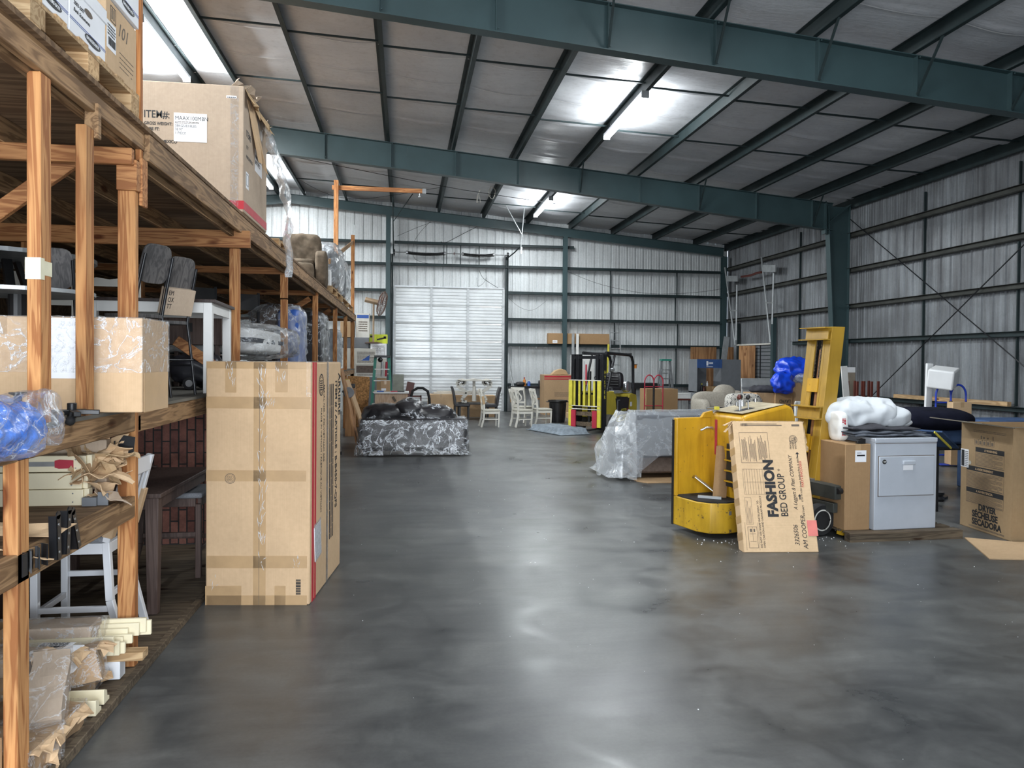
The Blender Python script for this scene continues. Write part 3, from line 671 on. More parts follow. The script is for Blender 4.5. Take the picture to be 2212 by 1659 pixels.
def wrinkles(m, x0, x1, z0, z1, n, y=-.004, s=1):
    for _ in range(n):
        x = rr.uniform(x0, x1); z = rr.uniform(z0, z1); dx = rr.uniform(-.02, .02)*s; dz = rr.uniform(.01, .06)*s
        m.tube([(x, y, z), (x+dx*.5, y-.003, z+dz*.5), (x+dx, y, z+dz)], [.0004, .0022*s, .0004], 4)
wrinkles(m, .385, .43, .25, bh-.03, 70, s=1.3); wrinkles(m, .15, .21, 1.58, bh-.02, 16); wrinkles(m, .51, .58, 1.62, bh-.02, 14); wrinkles(m, .42, .5, 1.44, 1.52, 12); wrinkles(m, .62, .74, .27, .34, 10, s=.7); wrinkles(m, .04, .1, .1, .2, 5)
m.build('shrink_film_creases', film('crease_film', (1,1,1), .55, .4, 20, .05, 1, .5), t)
m = MB(); m.box(.0, bw, -.004, bd, bh+.001, bh+.004); m.box(bw-.03, bw+.004, -.004, .01, bh-.25, bh+.004); m.build('top_film', M['wrap'], t)
mr = right(bw)
# round certificate stamps
def stamp(t, M4, r, mat='ink_f', name='round_stamp'):
    m = MB(); m.T = M4
    for a, b in ((r, r*.9), (r*.72, r*.68)):
        n = 28; vs = []
        for k in range(n): vs += [(a*math.cos(2*PI*k/n), a*math.sin(2*PI*k/n), .0007), (b*math.cos(2*PI*k/n), b*math.sin(2*PI*k/n), .0007)]
        m.add(vs, [(2*k, 2*((k+1) % n), 2*((k+1) % n)+1, 2*k+1) for k in range(n)])
    for x0, x1, y0, y1 in lines(-r*.5, r*.5, -r*.5, r*.5, 5, .5, .1, 4): m.box(x0, x1, y0, y1, 0, .0007)
    for k in range(22):
        a = 2*PI*k/22; m.cbox((r*.81*math.cos(a), r*.81*math.sin(a), .0004), (r*.09, r*.05, .0006), rz=a)
    return m.build(name, M[mat], t, recalc=False)
stamp(t, fr((.178, -.0022, .925), (1, 0, 0), (0, 0, 1)), .038)
decal([(x0, x1, y0, y1) for x0, x1, y0, y1 in [( .655, .69, z, z+.0025*k) for z, k in zip([.075+.0052*i for i in range(22)], [1, 2, 1, 1, 2, 1, 3, 1, 2, 1, 1, 2, 2, 1, 1, 3, 1, 2, 1, 1, 2, 1])]], M['ink'], t, fr((0, -.0022, 0), (1, 0, 0), (0, 0, 1)), 'barcode')
# side printing: red double stripe, rotated lettering reading downwards
m = MB(); m.box(bw, bw+.0012, .055, .115, 0, bh); m.box(bw, bw+.0012, .135, .185, 0, bh); m.build('red_stripe', M['red'], t)
m = MB(); m.box(bw, bw+.0014, .53, .60, 0, bh); m.build('tape_strip', M['wrap'], t)
m = MB(); m.box(bw, bw+.0008, .563, .570, 0, bh); m.build('seam', M['ink_f'], t)
def down(y, z): return fr((bw+.0016, y, z), (0, 0, -1), (0, 1, 0))
stamp(t, fr((bw+.0012, .34, 1.60), (0, 1, 0), (0, 0, 1)), .085, 'ink')
text('SERIAL NO. / PO-VIETNAM 000', .045, M['ink'], t, down(.42, 1.60)); text('MADE IN VIETNAM / FABRIQUE AU VIETNAM', .045, M['ink'], t, down(.33, 1.42), sx=.9)
text('ITEM # / ARTICLE : B-B450-7-QFS', .105, M['ink'], t, down(.86, 1.62), bold=.002, sx=.72)
text('ARRIERE', .13, M['ink'], t, down(.98, 1.68), bold=.002, sx=.75)
decal([(a, b, c, c+(d-c)*.8) for a, b, c, d in lines(.18, 1.45, .64, .82, 3, .55, .1, 6)], M['ink'], t, fr((bw+.0016, 0, bh), (0, 0, -1), (0, 1, 0)))
m = MB(); m.T = Matrix.Translation((0, 0, 0)); m.cbox((bw+.006, .22, .42), (.004, .20, .26), rx=.12); m.build('document_pouch', M['paper'], t)
m = MB(); m.cbox((bw+.010, .22, .43), (.003, .21, .29), rx=.1); m.build('pouch_film', M['wrap'], t)

# ---------------------------------------------------------------- on the top deck
def pallet(name_label, x0, y0, w_, d_, z, mat='pallet', rz=0, group=None):
    t = thing('shipping_pallet', name_label, 'pallet', (x0, y0, z), rz, group)
    for k in range(3):
        m = MB(); m.box(0, w_, (d_-.09)*k/2, (d_-.09)*k/2+.09, .0, .018); m.build('bottom_board', M[mat], t)
        for j in range(3): m = MB(); m.box((w_-.1)*j/2, (w_-.1)*j/2+.1, (d_-.13)*k/2, (d_-.13)*k/2+.13, .018, .108); m.build('block', M[mat], t, bev=.003)
    for j in range(3): m = MB(); m.box((w_-.1)*j/2, (w_-.1)*j/2+.1, 0, d_, .108, .124); m.build('stringer', M[mat], t)
    n = 6
    for j in range(n): m = MB(); m.box(0, w_, (d_-.1)*j/(n-1), (d_-.1)*j/(n-1)+.1, .124, .140); m.build('deck_board', M[mat], t)
    return t
pallet('block pallet under the white file boxes on the near end of the top deck', X0-.98, 3.20, 1.0, 1.22, ZD)
def filebox(x, y, z, label, lid=False, w_=.33, d_=.40, h_=.26, lines_=('2003-2007', 'Bank Statements')):
    # long side faces the aisle (+x)
    t = thing('file_box', label, 'box', (x, y, z), 0, 'white cardboard file boxes')
    m = MB(); m.box(-w_, 0, 0, d_, 0, h_); m.build('body', M['paper'], t, bev=.003)
    m = MB(); m.box(-w_-.006, .006, -.006, d_+.006, h_-.06, h_+.008); m.build('lid', M['paper'], t, bev=.003)
    m = MB(); m.T = right(0, d_/2, h_*.62)
    m.prism([(.045*math.cos(2*PI*k/16), .016*math.sin(2*PI*k/16)) for k in range(16)], 0, .0008, 'z'); m.build('hand_hole', M['ink_f'], t)
    for k, s_ in enumerate(lines_): text(s_, .026, M['ink'], t, right(0, .04, h_*.53-k*.032), shear=.3)
    decal([(.0, d_, .066, .069), (.0, d_, .058, .060)], M['blue_print'], t, right(.0004), 'blue_rule')
    m = MB(); m.T = right(0, d_*.62, .045)
    m.prism([(.09*math.cos(2*PI*k/16), .022*math.sin(2*PI*k/16)) for k in range(16)], 0, .001, 'z'); m.build('oval_badge', M['ink'], t)
    text('BANKERS BOX', .022, M['paper'], t, right(.0012, d_*.62, .038), 'CENTER'); return t
zp = ZD+.142
filebox(X0+.005, 3.17, zp, 'white file box with blue rules at the near end of the pallet', lines_=('~ ~', '~~ ~'))
filebox(X0+.005, 3.585, zp, 'white file box marked 2003-2007 bank statements', lines_=('2003-2007', 'Bank Statements'))
filebox(X0-.03, 3.17, zp+.275, 'upper white file box stacked over the near one', lines_=('~~~', '~ ~~'))
filebox(X0+.02, 3.99, zp+.36, 'white lidded file box on top of the brown moving carton', lines_=('~~ ~', '~~~~'), d_=.42)
t = carton('moving_carton', 'brown moving carton with label at the end of the file boxes', (X0-.40, 3.99, zp), (.405, .43, .355), 0, 'card')
text('101', .10, M['ink_f'], t, right(.405, .15, .22), shear=.3); decal([(.01, .13, .10, .24)], M['paper'], t, right(.405), 'label')
decal(barcode(.03, .12, .12, .16)+lines(.02, .12, .17, .23, 4), M['ink'], t, right(.4062)); decal(frame_rects(.06, .13, .25, .33, .004)+[(.075, .085, .265, .32), (.10, .11, .265, .32)], M['ink'], t, right(.405))
decal(lines(.18, .38, .06, .16, 4, .15, .6, 8), M['ink_f'], t, right(.405))

# the very large carton
t = thing('large_carton', 'very large cardboard carton marked ITEM# with white labels on the top deck', 'box', (-3.0, 7.84, ZD+.16), 0)
cw, cdp, ch = 1.37, 1.25, 1.29
m = MB(); m.box(0, cw, 0, cdp, 0, ch-.02); m.build('body', M['card_g'], t, bev=.01)
fx = lambda x: x-(-3.0)
text('ITEM#:', .105, M['ink'], t, front(0, .905, fx(-2.585)), bold=.001, sx=.8)
for k, s_ in enumerate(('GROSS WEIGHT:', 'CUBE FT:', 'QTY:')): text(s_, .042, M['ink'], t, front(0, .835-k*.055, fx(-2.58)), bold=.001, sx=.85)
text('MADE IN MEXICO', .043, M['ink'], t, front(0, .66, fx(-2.58)), bold=.001, sx=.9)
decal([(fx(-2.30), fx(-1.985), .68, .965)], M['paper'], t, front(), 'label', .0015)
text('MAAX100MBN', .056, M['ink'], t, front(0, .895, fx(-2.29)) @ Matrix.Translation((0, 0, .0012)), sx=.88)
for k, s_ in enumerate(('38KGS/83.8LBS', '38.97\'', '1 PIECE')): text(s_, .036, M['ink'], t, front(0, .825-k*.036, fx(-2.29)) @ Matrix.Translation((0, 0, .0012)), sx=.9)
decal(lines(fx(-2.29), fx(-2.06), .862, .885, 2, .5, .1), M['ink_f'], t, front() @ Matrix.Translation((0, 0, .0012)))
decal([(1.20, 1.30, 1.14, 1.165)], M['paper'], t, front(), 'label')
decal(lines(1.21, 1.29, 1.144, 1.162, 1), M['ink'], t, front() @ Matrix.Translation((0, 0, .0012)))
m = MB(); m.box(.9, cw+.002, -.0012, 0, .03, .115); m.box(cw, cw+.0014, 0, cdp, .03, .115); m.build('red_stripe', M['red'], t)
m = MB(); m.box(cw-.13, cw-.05, -.0015, 0, 0, ch-.03); m.build('tape_strip', M['wrap'], t)
text('ITEM#:', .10, M['ink'], t, right(cw, .12, .80), bold=.001, sx=.8); text('QTY', .05, M['ink'], t, right(cw, .12, .68)); text('MADE IN MEXICO', .05, M['ink'], t, right(cw, .12, .58), sx=.8)
decal([(.55, .95, .56, .80)], M['paper'], t, right(cw), 'label'); text('MAAX100MBN\n38.97 1 PIECE', .06, M['ink'], t, right(cw, .57, .70) @ Matrix.Translation((0, 0, .0012)), sx=.8)
decal([(.10, .24, .27, .44)], M['paper'], t, right(cw), 'label'); decal(frame_rects(.12, .22, .30, .42, .006), M['ink'], t, right(cw) @ Matrix.Translation((0, 0, .0012)))
def torn(seed, a, b, w_, n=10, amp=.03):
    """a torn, bent strip of card: a..b is the hinge line"""
    r_ = random.Random(seed); m = MB(); a = Vector(a); b = Vector(b); w_ = Vector(w_)
    P0 = [a.lerp(b, i/n) for i in range(n+1)]
    P1 = [p+w_*.5+Vector((r_.uniform(-amp, amp), r_.uniform(-amp, amp), r_.uniform(-amp, amp)))*.4 for p in P0]
    P2 = [p+w_*(1+r_.uniform(-.3, .12))+Vector((r_.uniform(-amp, amp), r_.uniform(-amp, amp), r_.uniform(-amp, amp))) for p in P0]
    m.add(P0+P1+P2, [(i, i+1, n+2+i, n+1+i) for i in range(n)]+[(n+1+i, n+2+i, 2*n+3+i, 2*n+2+i) for i in range(n)]); return m
torn(3, (cw-.12, .0, ch-.02), (cw-.01, .50, ch-.03), (.07, .02, .07)).build('torn_flap', M['card_g'], t, solid=.004)
torn(4, (cw, .05, ch-.02), (cw, 1.15, ch-.03), (.09, 0, -.16), 14, .04).build('torn_flap', M['card_in'], t, solid=.004)
torn(8, (cw, .15, ch-.1), (cw+.02, .45, ch-.08), (.05, .4, -.55), 8, .03).build('torn_flap', M['card'], t, solid=.004)
torn(9, (cw-.05, cdp-.1, ch-.05), (cw-.02, cdp+.05, ch-.35), (.08, .06, .08), 8, .04).build('torn_flap', M['card_g'], t, solid=.004)
m = MB()
def fn(u, v):
    a = Vector((cw+.01, .25+.75*u, ch-.06-.28*v)); q = a*7; return a+Vector((.035*mn.noise(q), .03*mn.noise(q+Vector((5,5,5))), .03*mn.noise(q+Vector((9,1,2)))))
m.grid(fn, 18, 12); m.build('plastic_lining', M['film_h'], t, smooth=True)
pallet('block pallet under the very large carton on the top deck', -2.9, 7.82, 1.25, 1.3, ZD+.005)
pallet('worn pallet on the deck edge beside the recliner', -2.75, 9.35, 1.22, 1.1, ZD+.005)
# plastic sheet hanging over the edge of the deck
t = thing('plastic_sheet', 'torn clear plastic sheet hanging down over the deck edge from the large carton', 'plastic sheet', (X0+.07, 9.0, ZD))
m = MB()
def fn(u, v):
    # v from top to bottom; narrows into a tail
    z = 1.25-1.62*v; wdt = (.34 if v < .45 else .34-.30*(v-.45)/.55)*(1+.2*math.sin(v*7)); y = -.15+.10*v+(u-.5)*wdt*1.6
    x = -.14+.22*min(v, .5)/.5 + .04*math.sin(u*9+v*4); q = Vector((x*5, y*6, z*4))
    return (x+.05*mn.noise(q*1.7), y+.06*mn.noise(q+Vector((3,3,3))), z)
m.grid(fn, 14, 50); m.build('sheet', M['film_h'], t, smooth=True)

# recliner
def recliner():
    t = thing('recliner', 'brown plush recliner armchair on the top deck behind the large carton', 'armchair', (-1.98, 14.55, ZD+.002), math.radians(4))
    def pad(nm, x0, x1, y0, y1, z0, z1, puff=.05, nx=10, nz=8, tuft=0):
        m = MB()
        cx_, cy_, cz_ = (x0+x1)/2, (y0+y1)/2, (z0+z1)/2; hx, hy, hz = (x1-x0)/2, (y1-y0)/2, (z1-z0)/2
        n = 10; vs = []; fs = []
        bmm = bmesh.new(); bmesh.ops.create_cube(bmm, size=2); bmesh.ops.subdivide_edges(bmm, edges=bmm.edges, cuts=9, use_grid_fill=True)
        for v in bmm.verts:
            x, y, z = v.co; k = .78
            L = (abs(x)**5+abs(y)**5+abs(z)**5)**(1/5); x, y, z = x/L, y/L, z/L
            d = -tuft*max(0, -y)*(math.cos(x*PI*2.5)*math.cos(z*PI*2)) if tuft else 0
            v.co = Vector((cx_+hx*x, cy_+hy*y+d, cz_+hz*z))+Vector((0, 0, 0))+.012*Vector((mn.noise(v.co*4), mn.noise(v.co*5), mn.noise(v.co*6)))
        me = bpy.data.meshes.new(nm); bmm.to_mesh(me); bmm.free(); me.materials.append(M['brown_fab'])
        for p in me.polygons: p.use_smooth = True
        o = bpy.data.objects.new(nm, me); C.objects.link(o); o.parent = t; return o
    pad('backrest', -.37, .37, .28, .62, .35, 1.12, tuft=.035)
    pad('seat', -.27, .27, -.35, .36, .28, .56); pad('footrest', -.27, .27, -.45, -.30, .06, .46)
    pad('arm', .27, .50, -.40, .50, .03, .72); pad('arm', -.50, -.27, -.40, .50, .03, .72)
    pad('base', -.40, .40, -.30, .48, .0, .30)
    return t
recliner()
# plastic wrapped cushions and foam at the deck edge
t = thing('bagged_cushion', 'dark cushions in a clear plastic bag between the tall mezzanine posts', 'cushion', (-1.62, 16.6, ZD+.22), 0)
def blob(nm, mat, t, c, h, e=4, amp=.02, fr_=4, seed=0, cuts=11, wr=1):
    bmm = bmesh.new(); bmesh.ops.create_cube(bmm, size=2); bmesh.ops.subdivide_edges(bmm, edges=bmm.edges, cuts=cuts, use_grid_fill=True)
    for v in bmm.verts:
        x, y, z = v.co; L = (abs(x)**e+abs(y)**e+abs(z)**e)**(1/e); p = Vector((h[0]*x/L, h[1]*y/L, h[2]*z/L)); q = p*fr_+Vector((seed, seed*2, 3))
        n_ = Vector((x, y, z)).normalized()
        v.co = Vector(c)+p+n_*amp*(ridged(q)*wr+mn.noise(q*2.3))
    me = bpy.data.meshes.new(nm); bmm.to_mesh(me); bmm.free(); me.materials.append(mat)
    for p in me.polygons: p.use_smooth = True
    o = bpy.data.objects.new(nm, me); C.objects.link(o); o.parent = t; return o
blob('cushion', M['vinyl_dark'], t, (-.15, .0, .42), (.28, .9, .42), 6, .015); blob('bag', M['film_h'], t, (-.12, .05, .43), (.34, 1.0, .47), 5, .04, 5, 2, 18)
t = thing('bagged_cushion', 'grey bagged cushion leaning by the far tall post', 'cushion', (-1.66, 19.3, ZD+.25), 0)
blob('cushion', M['grey_fab'], t, (-.1, 0, .42), (.22, .7, .42), 5, .02); blob('bag', M['film_h'], t, (-.08, .1, .40), (.28, .85, .48), 5, .05, 4, 7, 18)
t = thing('foam_block', 'small white foam block at the deck edge by the recliner', 'foam block', (-1.80, 15.25, ZD+.15)); m = MB(); m.box(0, .30, 0, .30, 0, .32); m.build('block', M['styro'], t, bev=.01)
pallet('pallet under the foam block and bagged cushions at the deck edge', -2.55, 15.15, 1.1, 2.2, ZD+.003)
pallet('pallet at the far end of the deck under the grey bagged cushion', -2.5, 17.6, 1.05, 3.6, ZD+.003)
# ================================================================ things on and under the mezzanine
# wrapped carton standing on the edge of the lower deck
t = carton('wrapped_carton', 'stretch wrapped cardboard carton overhanging the lower deck edge behind the first two posts', (-2.62, 3.955, ZL+.002), (1.31, .42, .475), 0, 'card')
m = MB(); m.box(-.003, 1.313, -.005, .424, .20, .479); m.build('stretch_wrap', film('shiny_wrap', (.9,.92,.95), .10, .75, 7, .08, 1, 1.0, .03), t)
m = MB(); m.box(1.312, 1.314, .02, .40, 0, .20); m.build('tape_strip', M['tape'], t)
decal([(.80, 1.02, .17, .47)], M['paper'], t, front(), 'label')
t = carton('cardboard_carton', 'cardboard carton at the left border behind the nearest post on the lower deck', (-3.6, 3.90, ZL+.002), (.93, .45, .46), 0, 'card')
m = MB(); m.box(-.003, .933, -.005, .453, .33, .463); m.build('stretch_wrap', M['wrap'], t)
# brown carton behind p1 (low part), black castor base
t = thing('caster_base', 'black office chair base lying by the post on the lower deck rim', 'chair base', (-1.50, 3.62, ZL))
m = MB()
for k in range(5):
    a = 2*PI*k/5+.3; m.beam((0, 0, .03), (.11*math.cos(a), .12*math.sin(a), .025), .03, .022)
m.cyl((0, 0, 0), (0, 0, .07), .02); m.build('star_base', M['black'], t, bev=.003)
m = MB(); m.sphere((.03, -.09, -.005), .022, 10); m.cyl((.03, -.1, .0), (.03, -.08, .03), .006); m.build('castor', M['rubber'], t, smooth=True)
t = thing('black_spool', 'glossy black plastic pedestal standing behind the nearest post', 'pedestal', (-1.66, 3.48, ZL)); m = MB(); m.lathe([(.032, 0), (.018, .01), (.016, .11), (.034, .118), (.034, .125), (0, .125)], 18); m.build('pedestal', M['black_metal'], t, smooth=True)
# blue plastic bag draped over the rim
t = thing('plastic_bag', 'crumpled blue and clear plastic bag draped over the lower deck rim', 'bag', (-1.46, 3.02, 1.53))
blob('bag', M['blue_bag'], t, (-.04, -.06, .0), (.10, .25, .075), 3, .022, 9, 3, 22, 1.2); blob('clear_layer', M['film'], t, (-.02, -.05, .015), (.125, .30, .10), 3, .03, 7, 8, 26, 1.2)

# counter chairs ------------------------------------------------------------
def counter_chair(name, label, loc, rz, frame, seatm, w_=.42, d_=.46, zs=.64, zb_=1.12, slats=4, tags=True, group=None):
    """seat front towards -x, back at +x"""
    t = thing(name, label, 'chair', loc, rz, group); k = .042
    for y in (0, w_-k):
        m = MB(); m.box(0, k, y, y+k, 0, zs-.05); m.build('leg', frame, t, bev=.004)
        m = MB(); pts = [(d_+.07, 0), (d_-.0, zs*.45), (d_-.02, zs), (d_+.03, zs+.2), (d_+.10, zb_)]
        for (xa, za), (xb, z2) in zip(pts, pts[1:]): m.beam((xa, y+k/2, za), (xb, y+k/2, z2), k, k, (1, 0, 0))
        m.build('back_leg', frame, t, bev=.004)
        m = MB(); m.box(k, d_-.03, y+.008, y+k-.008, zs-.07, zs-.005); m.build('seat_rail', frame, t, bev=.003)
        m = MB(); m.box(k, d_-.01, y+.01, y+k-.01, .22 if y == 0 else .33, .255 if y == 0 else .365); m.build('stretcher', frame, t, bev=.003)
    for x, z in ((.008, .2), (d_-.02, .30)): m = MB(); m.box(x, x+.028, k, w_-k, z, z+.035); m.build('stretcher', frame, t, bev=.003)
    m = MB(); m.box(.005, .035, k, w_-k, zs-.07, zs-.005); m.box(d_-.03, d_, k, w_-k, zs-.07, zs-.005); m.build('seat_rail', frame, t, bev=.003)
    m = MB(); m.box(-.01, d_-.03, -.005, w_+.005, zs-.005, zs+.04); m.build('seat', seatm, t, bev=.018, seg=3)
    m = MB(); m.beam((d_+.095, k, zb_-.05), (d_+.095, w_-k, zb_-.05), .022, .10, (0, 0, 1)); m.build('top_rail', frame, t, bev=.003)
    m = MB(); m.beam((d_+.02, k, zs+.14), (d_+.02, w_-k, zs+.14), .02, .04, (0, 0, 1)); m.build('lower_rail', frame, t, bev=.003)
    for i in range(slats):
        y = k+(w_-2*k)*(i+.5)/slats; m = MB(); m.beam((d_+.025, y, zs+.15), (d_+.09, y, zb_-.09), .03, .012, (1, 0, 0)); m.build('back_slat', frame, t, bev=.002)
    if tags:
        for y in (-.004, w_-k-.004): m = MB(); m.beam((d_-.01, y+k/2+.004, zs+.03), (d_+.05, y+k/2+.004, zs+.26), .06, .06, (1, 0, 0)); m.build('card_guard', M['card'], t, bev=.004)
        text('ITEM', .045, M['ink'], t, fr((d_-.025, -.014, zs+.1), (1, 0, 0), (0, 0, 1)))
    return t
counter_chair('counter_chair', 'white counter chair with grey seat and card guards under the lower deck', (-2.19, 4.72, .047), 0, M['white_b'], M['seat_grey'], .44, .44)
counter_chair('counter_chair', 'white counter chair turned away in the dark behind the first white one', (-3.40, 5.35, .047), .1, M['white_b'], M['seat_grey'], .44, .44, tags=False)
counter_chair('counter_chair', 'dark taupe slat back chair behind the counter table by the brick panel', (-2.42, 6.98, .047), -PI/2+.1+PI, M['greybrown'], M['seat_grey'], .44, .44, .62, 1.12, 5, False)
counter_chair('counter_chair', 'taupe counter chair with grey seat tucked under the end of the table', (-1.60, 6.62, .047), PI+.0, M['greybrown'], M['seat_grey'], .46, .46, .64, .80, 0, False)
t = thing('counter_table', 'dark taupe counter height dining table beneath the lower deck', 'table', (-2.75, 5.28, .047))
m = MB(); m.box(0, 1.12, 0, 1.30, .80, .83); m.build('table_top', M['greybrown'], t, bev=.006)
m = MB(); m.box(.03, 1.09, .03, .055, .72, .80); m.box(.03, 1.09, 1.245, 1.27, .72, .80); m.box(.03, .055, .03, 1.27, .72, .80); m.box(1.065, 1.09, .03, 1.27, .72, .80); m.build('apron', M['greybrown'], t)
for x, y in ((.02, .02), (1.01, .02), (.02, 1.19), (1.01, 1.19)):
    if (x, y) == (1.01, 1.19): continue
    m = MB(); m.beam((x+.045, y+.045, .80), (x+.045, y+.045, 0), .09, .09, (0, 1, 0), .065, .065); m.build('leg', M['greybrown'], t, bev=.004)
t = thing('brick_panel', 'faux brick wall panel with upright brick pattern at the back of the lower bay', 'panel', (-3.6, 7.32, .047)); m = MB(); m.box(0, 2.02, 0, .03, 0, 1.30); m.build('panel', M['brick'], t)

# shelf: cream bed rails, crumpled packaging, brackets
def rails(i, x1, y, z, label, hw=False):
    t = thing('bed_rail', label, 'bed rail', (x1-1.3, y, z), 0, 'cream bed rails stacked on the low shelf')
    m = MB(); m.box(0, 1.3, 0, .05, 0, .085); m.build('rail', M['cream'], t, bev=.004); m = MB(); m.box(1.3, 1.325, .01, .06, .0, .088); m.build('end_cap', M['cream'], t, bev=.004)
    if hw:
        m = MB(); m.box(0, 1.16, -.004, 0, .03, .055); m.build('metal_strip', M['steel'], t); m = MB(); m.prism([(1.15, .025), (1.17, .018), (1.24, .02), (1.24, .062), (1.17, .066), (1.15, .06)], -.006, 0); m.build('hook_plate', M['redp'], t)
    for z_ in (.02, .065): m = MB(); m.cyl((1.25, -.001, z_), (1.25, .0, z_), .004, seg=8); m.build('screw', M['steel'], t)
rails(0, -1.66, 4.17, 1.195, 'top cream bed rail with a metal strip in the stack on the shelf', True)
rails(1, -1.68, 4.17, 1.105, 'middle cream bed rail in the stack on the shelf'); rails(2, -1.67, 4.16, 1.018, 'bottom cream bed rail in the stack on the shelf')
def crumple(name, label, loc, size, n=3, mats=('card', 'card_m', 'card_in'), seed=1, cat='cardboard'):
    t = thing(name, label, cat, loc); r_ = random.Random(seed)
    for i in range(n):
        m = MB(); c = Vector((r_.uniform(-.3, .3)*size[0], r_.uniform(-.3, .3)*size[1], r_.uniform(0, .8)*size[2])); a = r_.uniform(0, PI); s = r_.uniform(.5, .9)
        def fn(u, v):
            p = Vector(((u-.5)*size[0]*s, (v-.5)*size[1]*s*1.2, 0)); q = p*9+c*3+Vector((i*4, seed, 2)); p = Matrix.Rotation(a, 3, 'Z') @ Matrix.Rotation(r_a, 3, 'X') @ p
            f = Vector((mn.noise(q), mn.noise(q+Vector((5, 1, 1))), ridged(q*.8)*.8)); return c+p+f*size[2]*.45
        r_a = r_.uniform(-.9, .9); m.grid(fn, 10, 10); m.build('torn_sheet', M[mats[i % len(mats)]], t, solid=.004)
    return t
t = thing('bed_headboard_carton', 'long torn carton lying on the shelf behind the cream rails', 'box', (-3.0, 4.30, 1.022)); m = MB(); m.box(0, 1.40, -.02, .09, .06, .33); m.build('body', M['card_g'], t, bev=.006)
torn(12, (1.0, .03, .33), (1.40, .03, .33), (.03, -.06, .07), 9, .03).build('torn_flap', M['card'], t, solid=.004); torn(13, (1.40, .05, .33), (1.40, .04, .12), (.09, -.02, .02), 8, .04).build('torn_flap', M['card'], t, solid=.004)
m = MB(); m.box(.6, 1.40, -.025, -.015, .0, .05); m.build('red_rail', M['redwood'], t)
crumple('crumpled_cardboard', 'crumpled torn cardboard heaped at the shelf end by the third post', (-1.66, 4.26, 1.10), (.26, .20, .20), 8, seed=3)
crumple('crumpled_paper', 'crumpled tan packing paper at the shelf end in front of the white chair back', (-1.56, 4.30, 1.18), (.16, .16, .14), 6, ('card', 'card_in'), 9, 'paper')
crumple('crumpled_cardboard', 'small torn cardboard scraps hanging over the shelf rim beside the third post', (-1.56, 4.20, 1.0), (.13, .2, .12), 4, ('card', 'card_g'), 14)
t = thing('bed_rail', 'cream moulded rail lying across the top of the shelf cartons', 'bed rail', (-2.3, 4.34, 1.36)); m = MB(); m.box(0, .66, 0, .03, 0, .06); m.box(0, .66, -.004, 0, .008, .013); m.box(0, .66, -.004, 0, .046, .05); m.build('rail', M['cream'], t, bev=.003)
t = thing('metal_bracket', 'black metal bed bracket sticking up at the shelf end', 'bracket', (-1.58, 4.33, 1.24)); m = MB(); m.prism([(0, 0), (.10, .02), (.11, .12), (.05, .13), (0, .06)], 0, .006, 'y'); m.box(.0, .006, 0, .06, 0, .1); m.build('plate', M['black_metal'], t)
t = thing('metal_box_bracket', 'small dark metal bracket on the shelf next to the cream rails', 'bracket', (-1.66, 4.12, 1.022)); m = MB(); m.box(0, .07, 0, .05, 0, .045); m.box(.07, .12, .02, .03, 0, .07); m.build('plate', M['grey'], t)
# black frame brackets leaning on the shelf rim
for i, (y, a, lab) in enumerate(((3.42, .05, 'upright'), (3.50, -.1, 'slightly tilted'), (3.62, .35, 'strongly tilted'))):
    t = thing('metal_bracket', 'black steel bracket leaning on the shelf rim, the %s one' % lab, 'bracket', (-1.47, y, .93), 0); t.rotation_euler = (a, 0, 0)
    m = MB(); m.box(0, .004, -.018, .018, 0, .19); m.box(-.03, .004, -.018, -.014, 0, .19); m.cyl((-.001, 0, .19), (.004, 0, .19), .018, seg=14); m.build('plate', M['black_metal'], t)
    for z in (.03, .09, .15): m = MB(); m.cyl((.004, 0, z), (.0055, 0, z), .006, seg=8); m.build('slot', M['steel'], t)
for i in range(4):
    t = thing('metal_bracket', 'small black hinge bracket on the shelf rim, number %s from the camera' % ('one', 'two', 'three', 'four')[i], 'bracket', (-1.485, 3.16+i*.055, .93), .3*i); m = MB(); m.box(0, .004, -.02, .02, 0, .09); m.box(-.03, 0, .016, .02, 0, .09); m.build('plate', M['black_metal'], t)
t = thing('cardboard_sheet', 'bent cardboard sheet on the shelf at the left border', 'cardboard', (-1.62, 3.2, 1.025)); torn(21, (-.3, -.1, .10), (.14, .22, .0), (.02, .14, .03), 6, .01).build('sheet', M['card'], t, solid=.004); torn(22, (-.2, -.2, .14), (.12, .05, -.04), (.05, .10, -.05), 6, .01).build('sheet', M['card'], t, solid=.004)
t = thing('foam_strip', 'small pale foam strip on the bent cardboard', 'foam', (-1.75, 3.22, 1.10), .5); m = MB(); m.box(-.1, .1, -.03, .03, 0, .03); m.build('strip', M['styro'], t, bev=.003)

# bundles on the base platform
t = thing('board_bundle', 'wrapped bundle of cream bed slats lying on the floor under the shelf', 'boards', (-3.35, 4.185, .198)); t['group'] = 'wrapped slat bundles on the base platform'
m = MB(); m.prism([(0, .0), (.20, .0), (.22, .10), (.16, .17), (.02, .16)], 0, 1.70, 'x'); m.build('kraft_wrap', M['card_g'], t, bev=.008)
m = MB(); m.prism([(-.004, .0), (.204, .0), (.224, .10), (.164, .175), (.016, .165)], .9, 1.74, 'x'); m.build('stretch_wrap', M['film'], t)
m = MB(); m.box(1.2, 1.27, -.006, .205, -.0, .172); m.build('tape_strip', M['tape'], t)
rr = random.Random(4)
for i, (y, z, h_, L) in enumerate(((.0, .01, .10, 1.82), (.025, .0, .075, 1.84), (.05, .0, .06, 1.86), (.075, .02, .06, 1.84), (.1, .035, .05, 1.88), (.12, .05, .06, 1.85), (.145, .06, .07, 1.90), (.165, .07, .08, 1.93), (.185, .05, .08, 1.95))):
    m = MB(); m.box(1.3, L, y, y+.02, z, z+h_); m.build('slat', M['cream'], t, bev=.002)
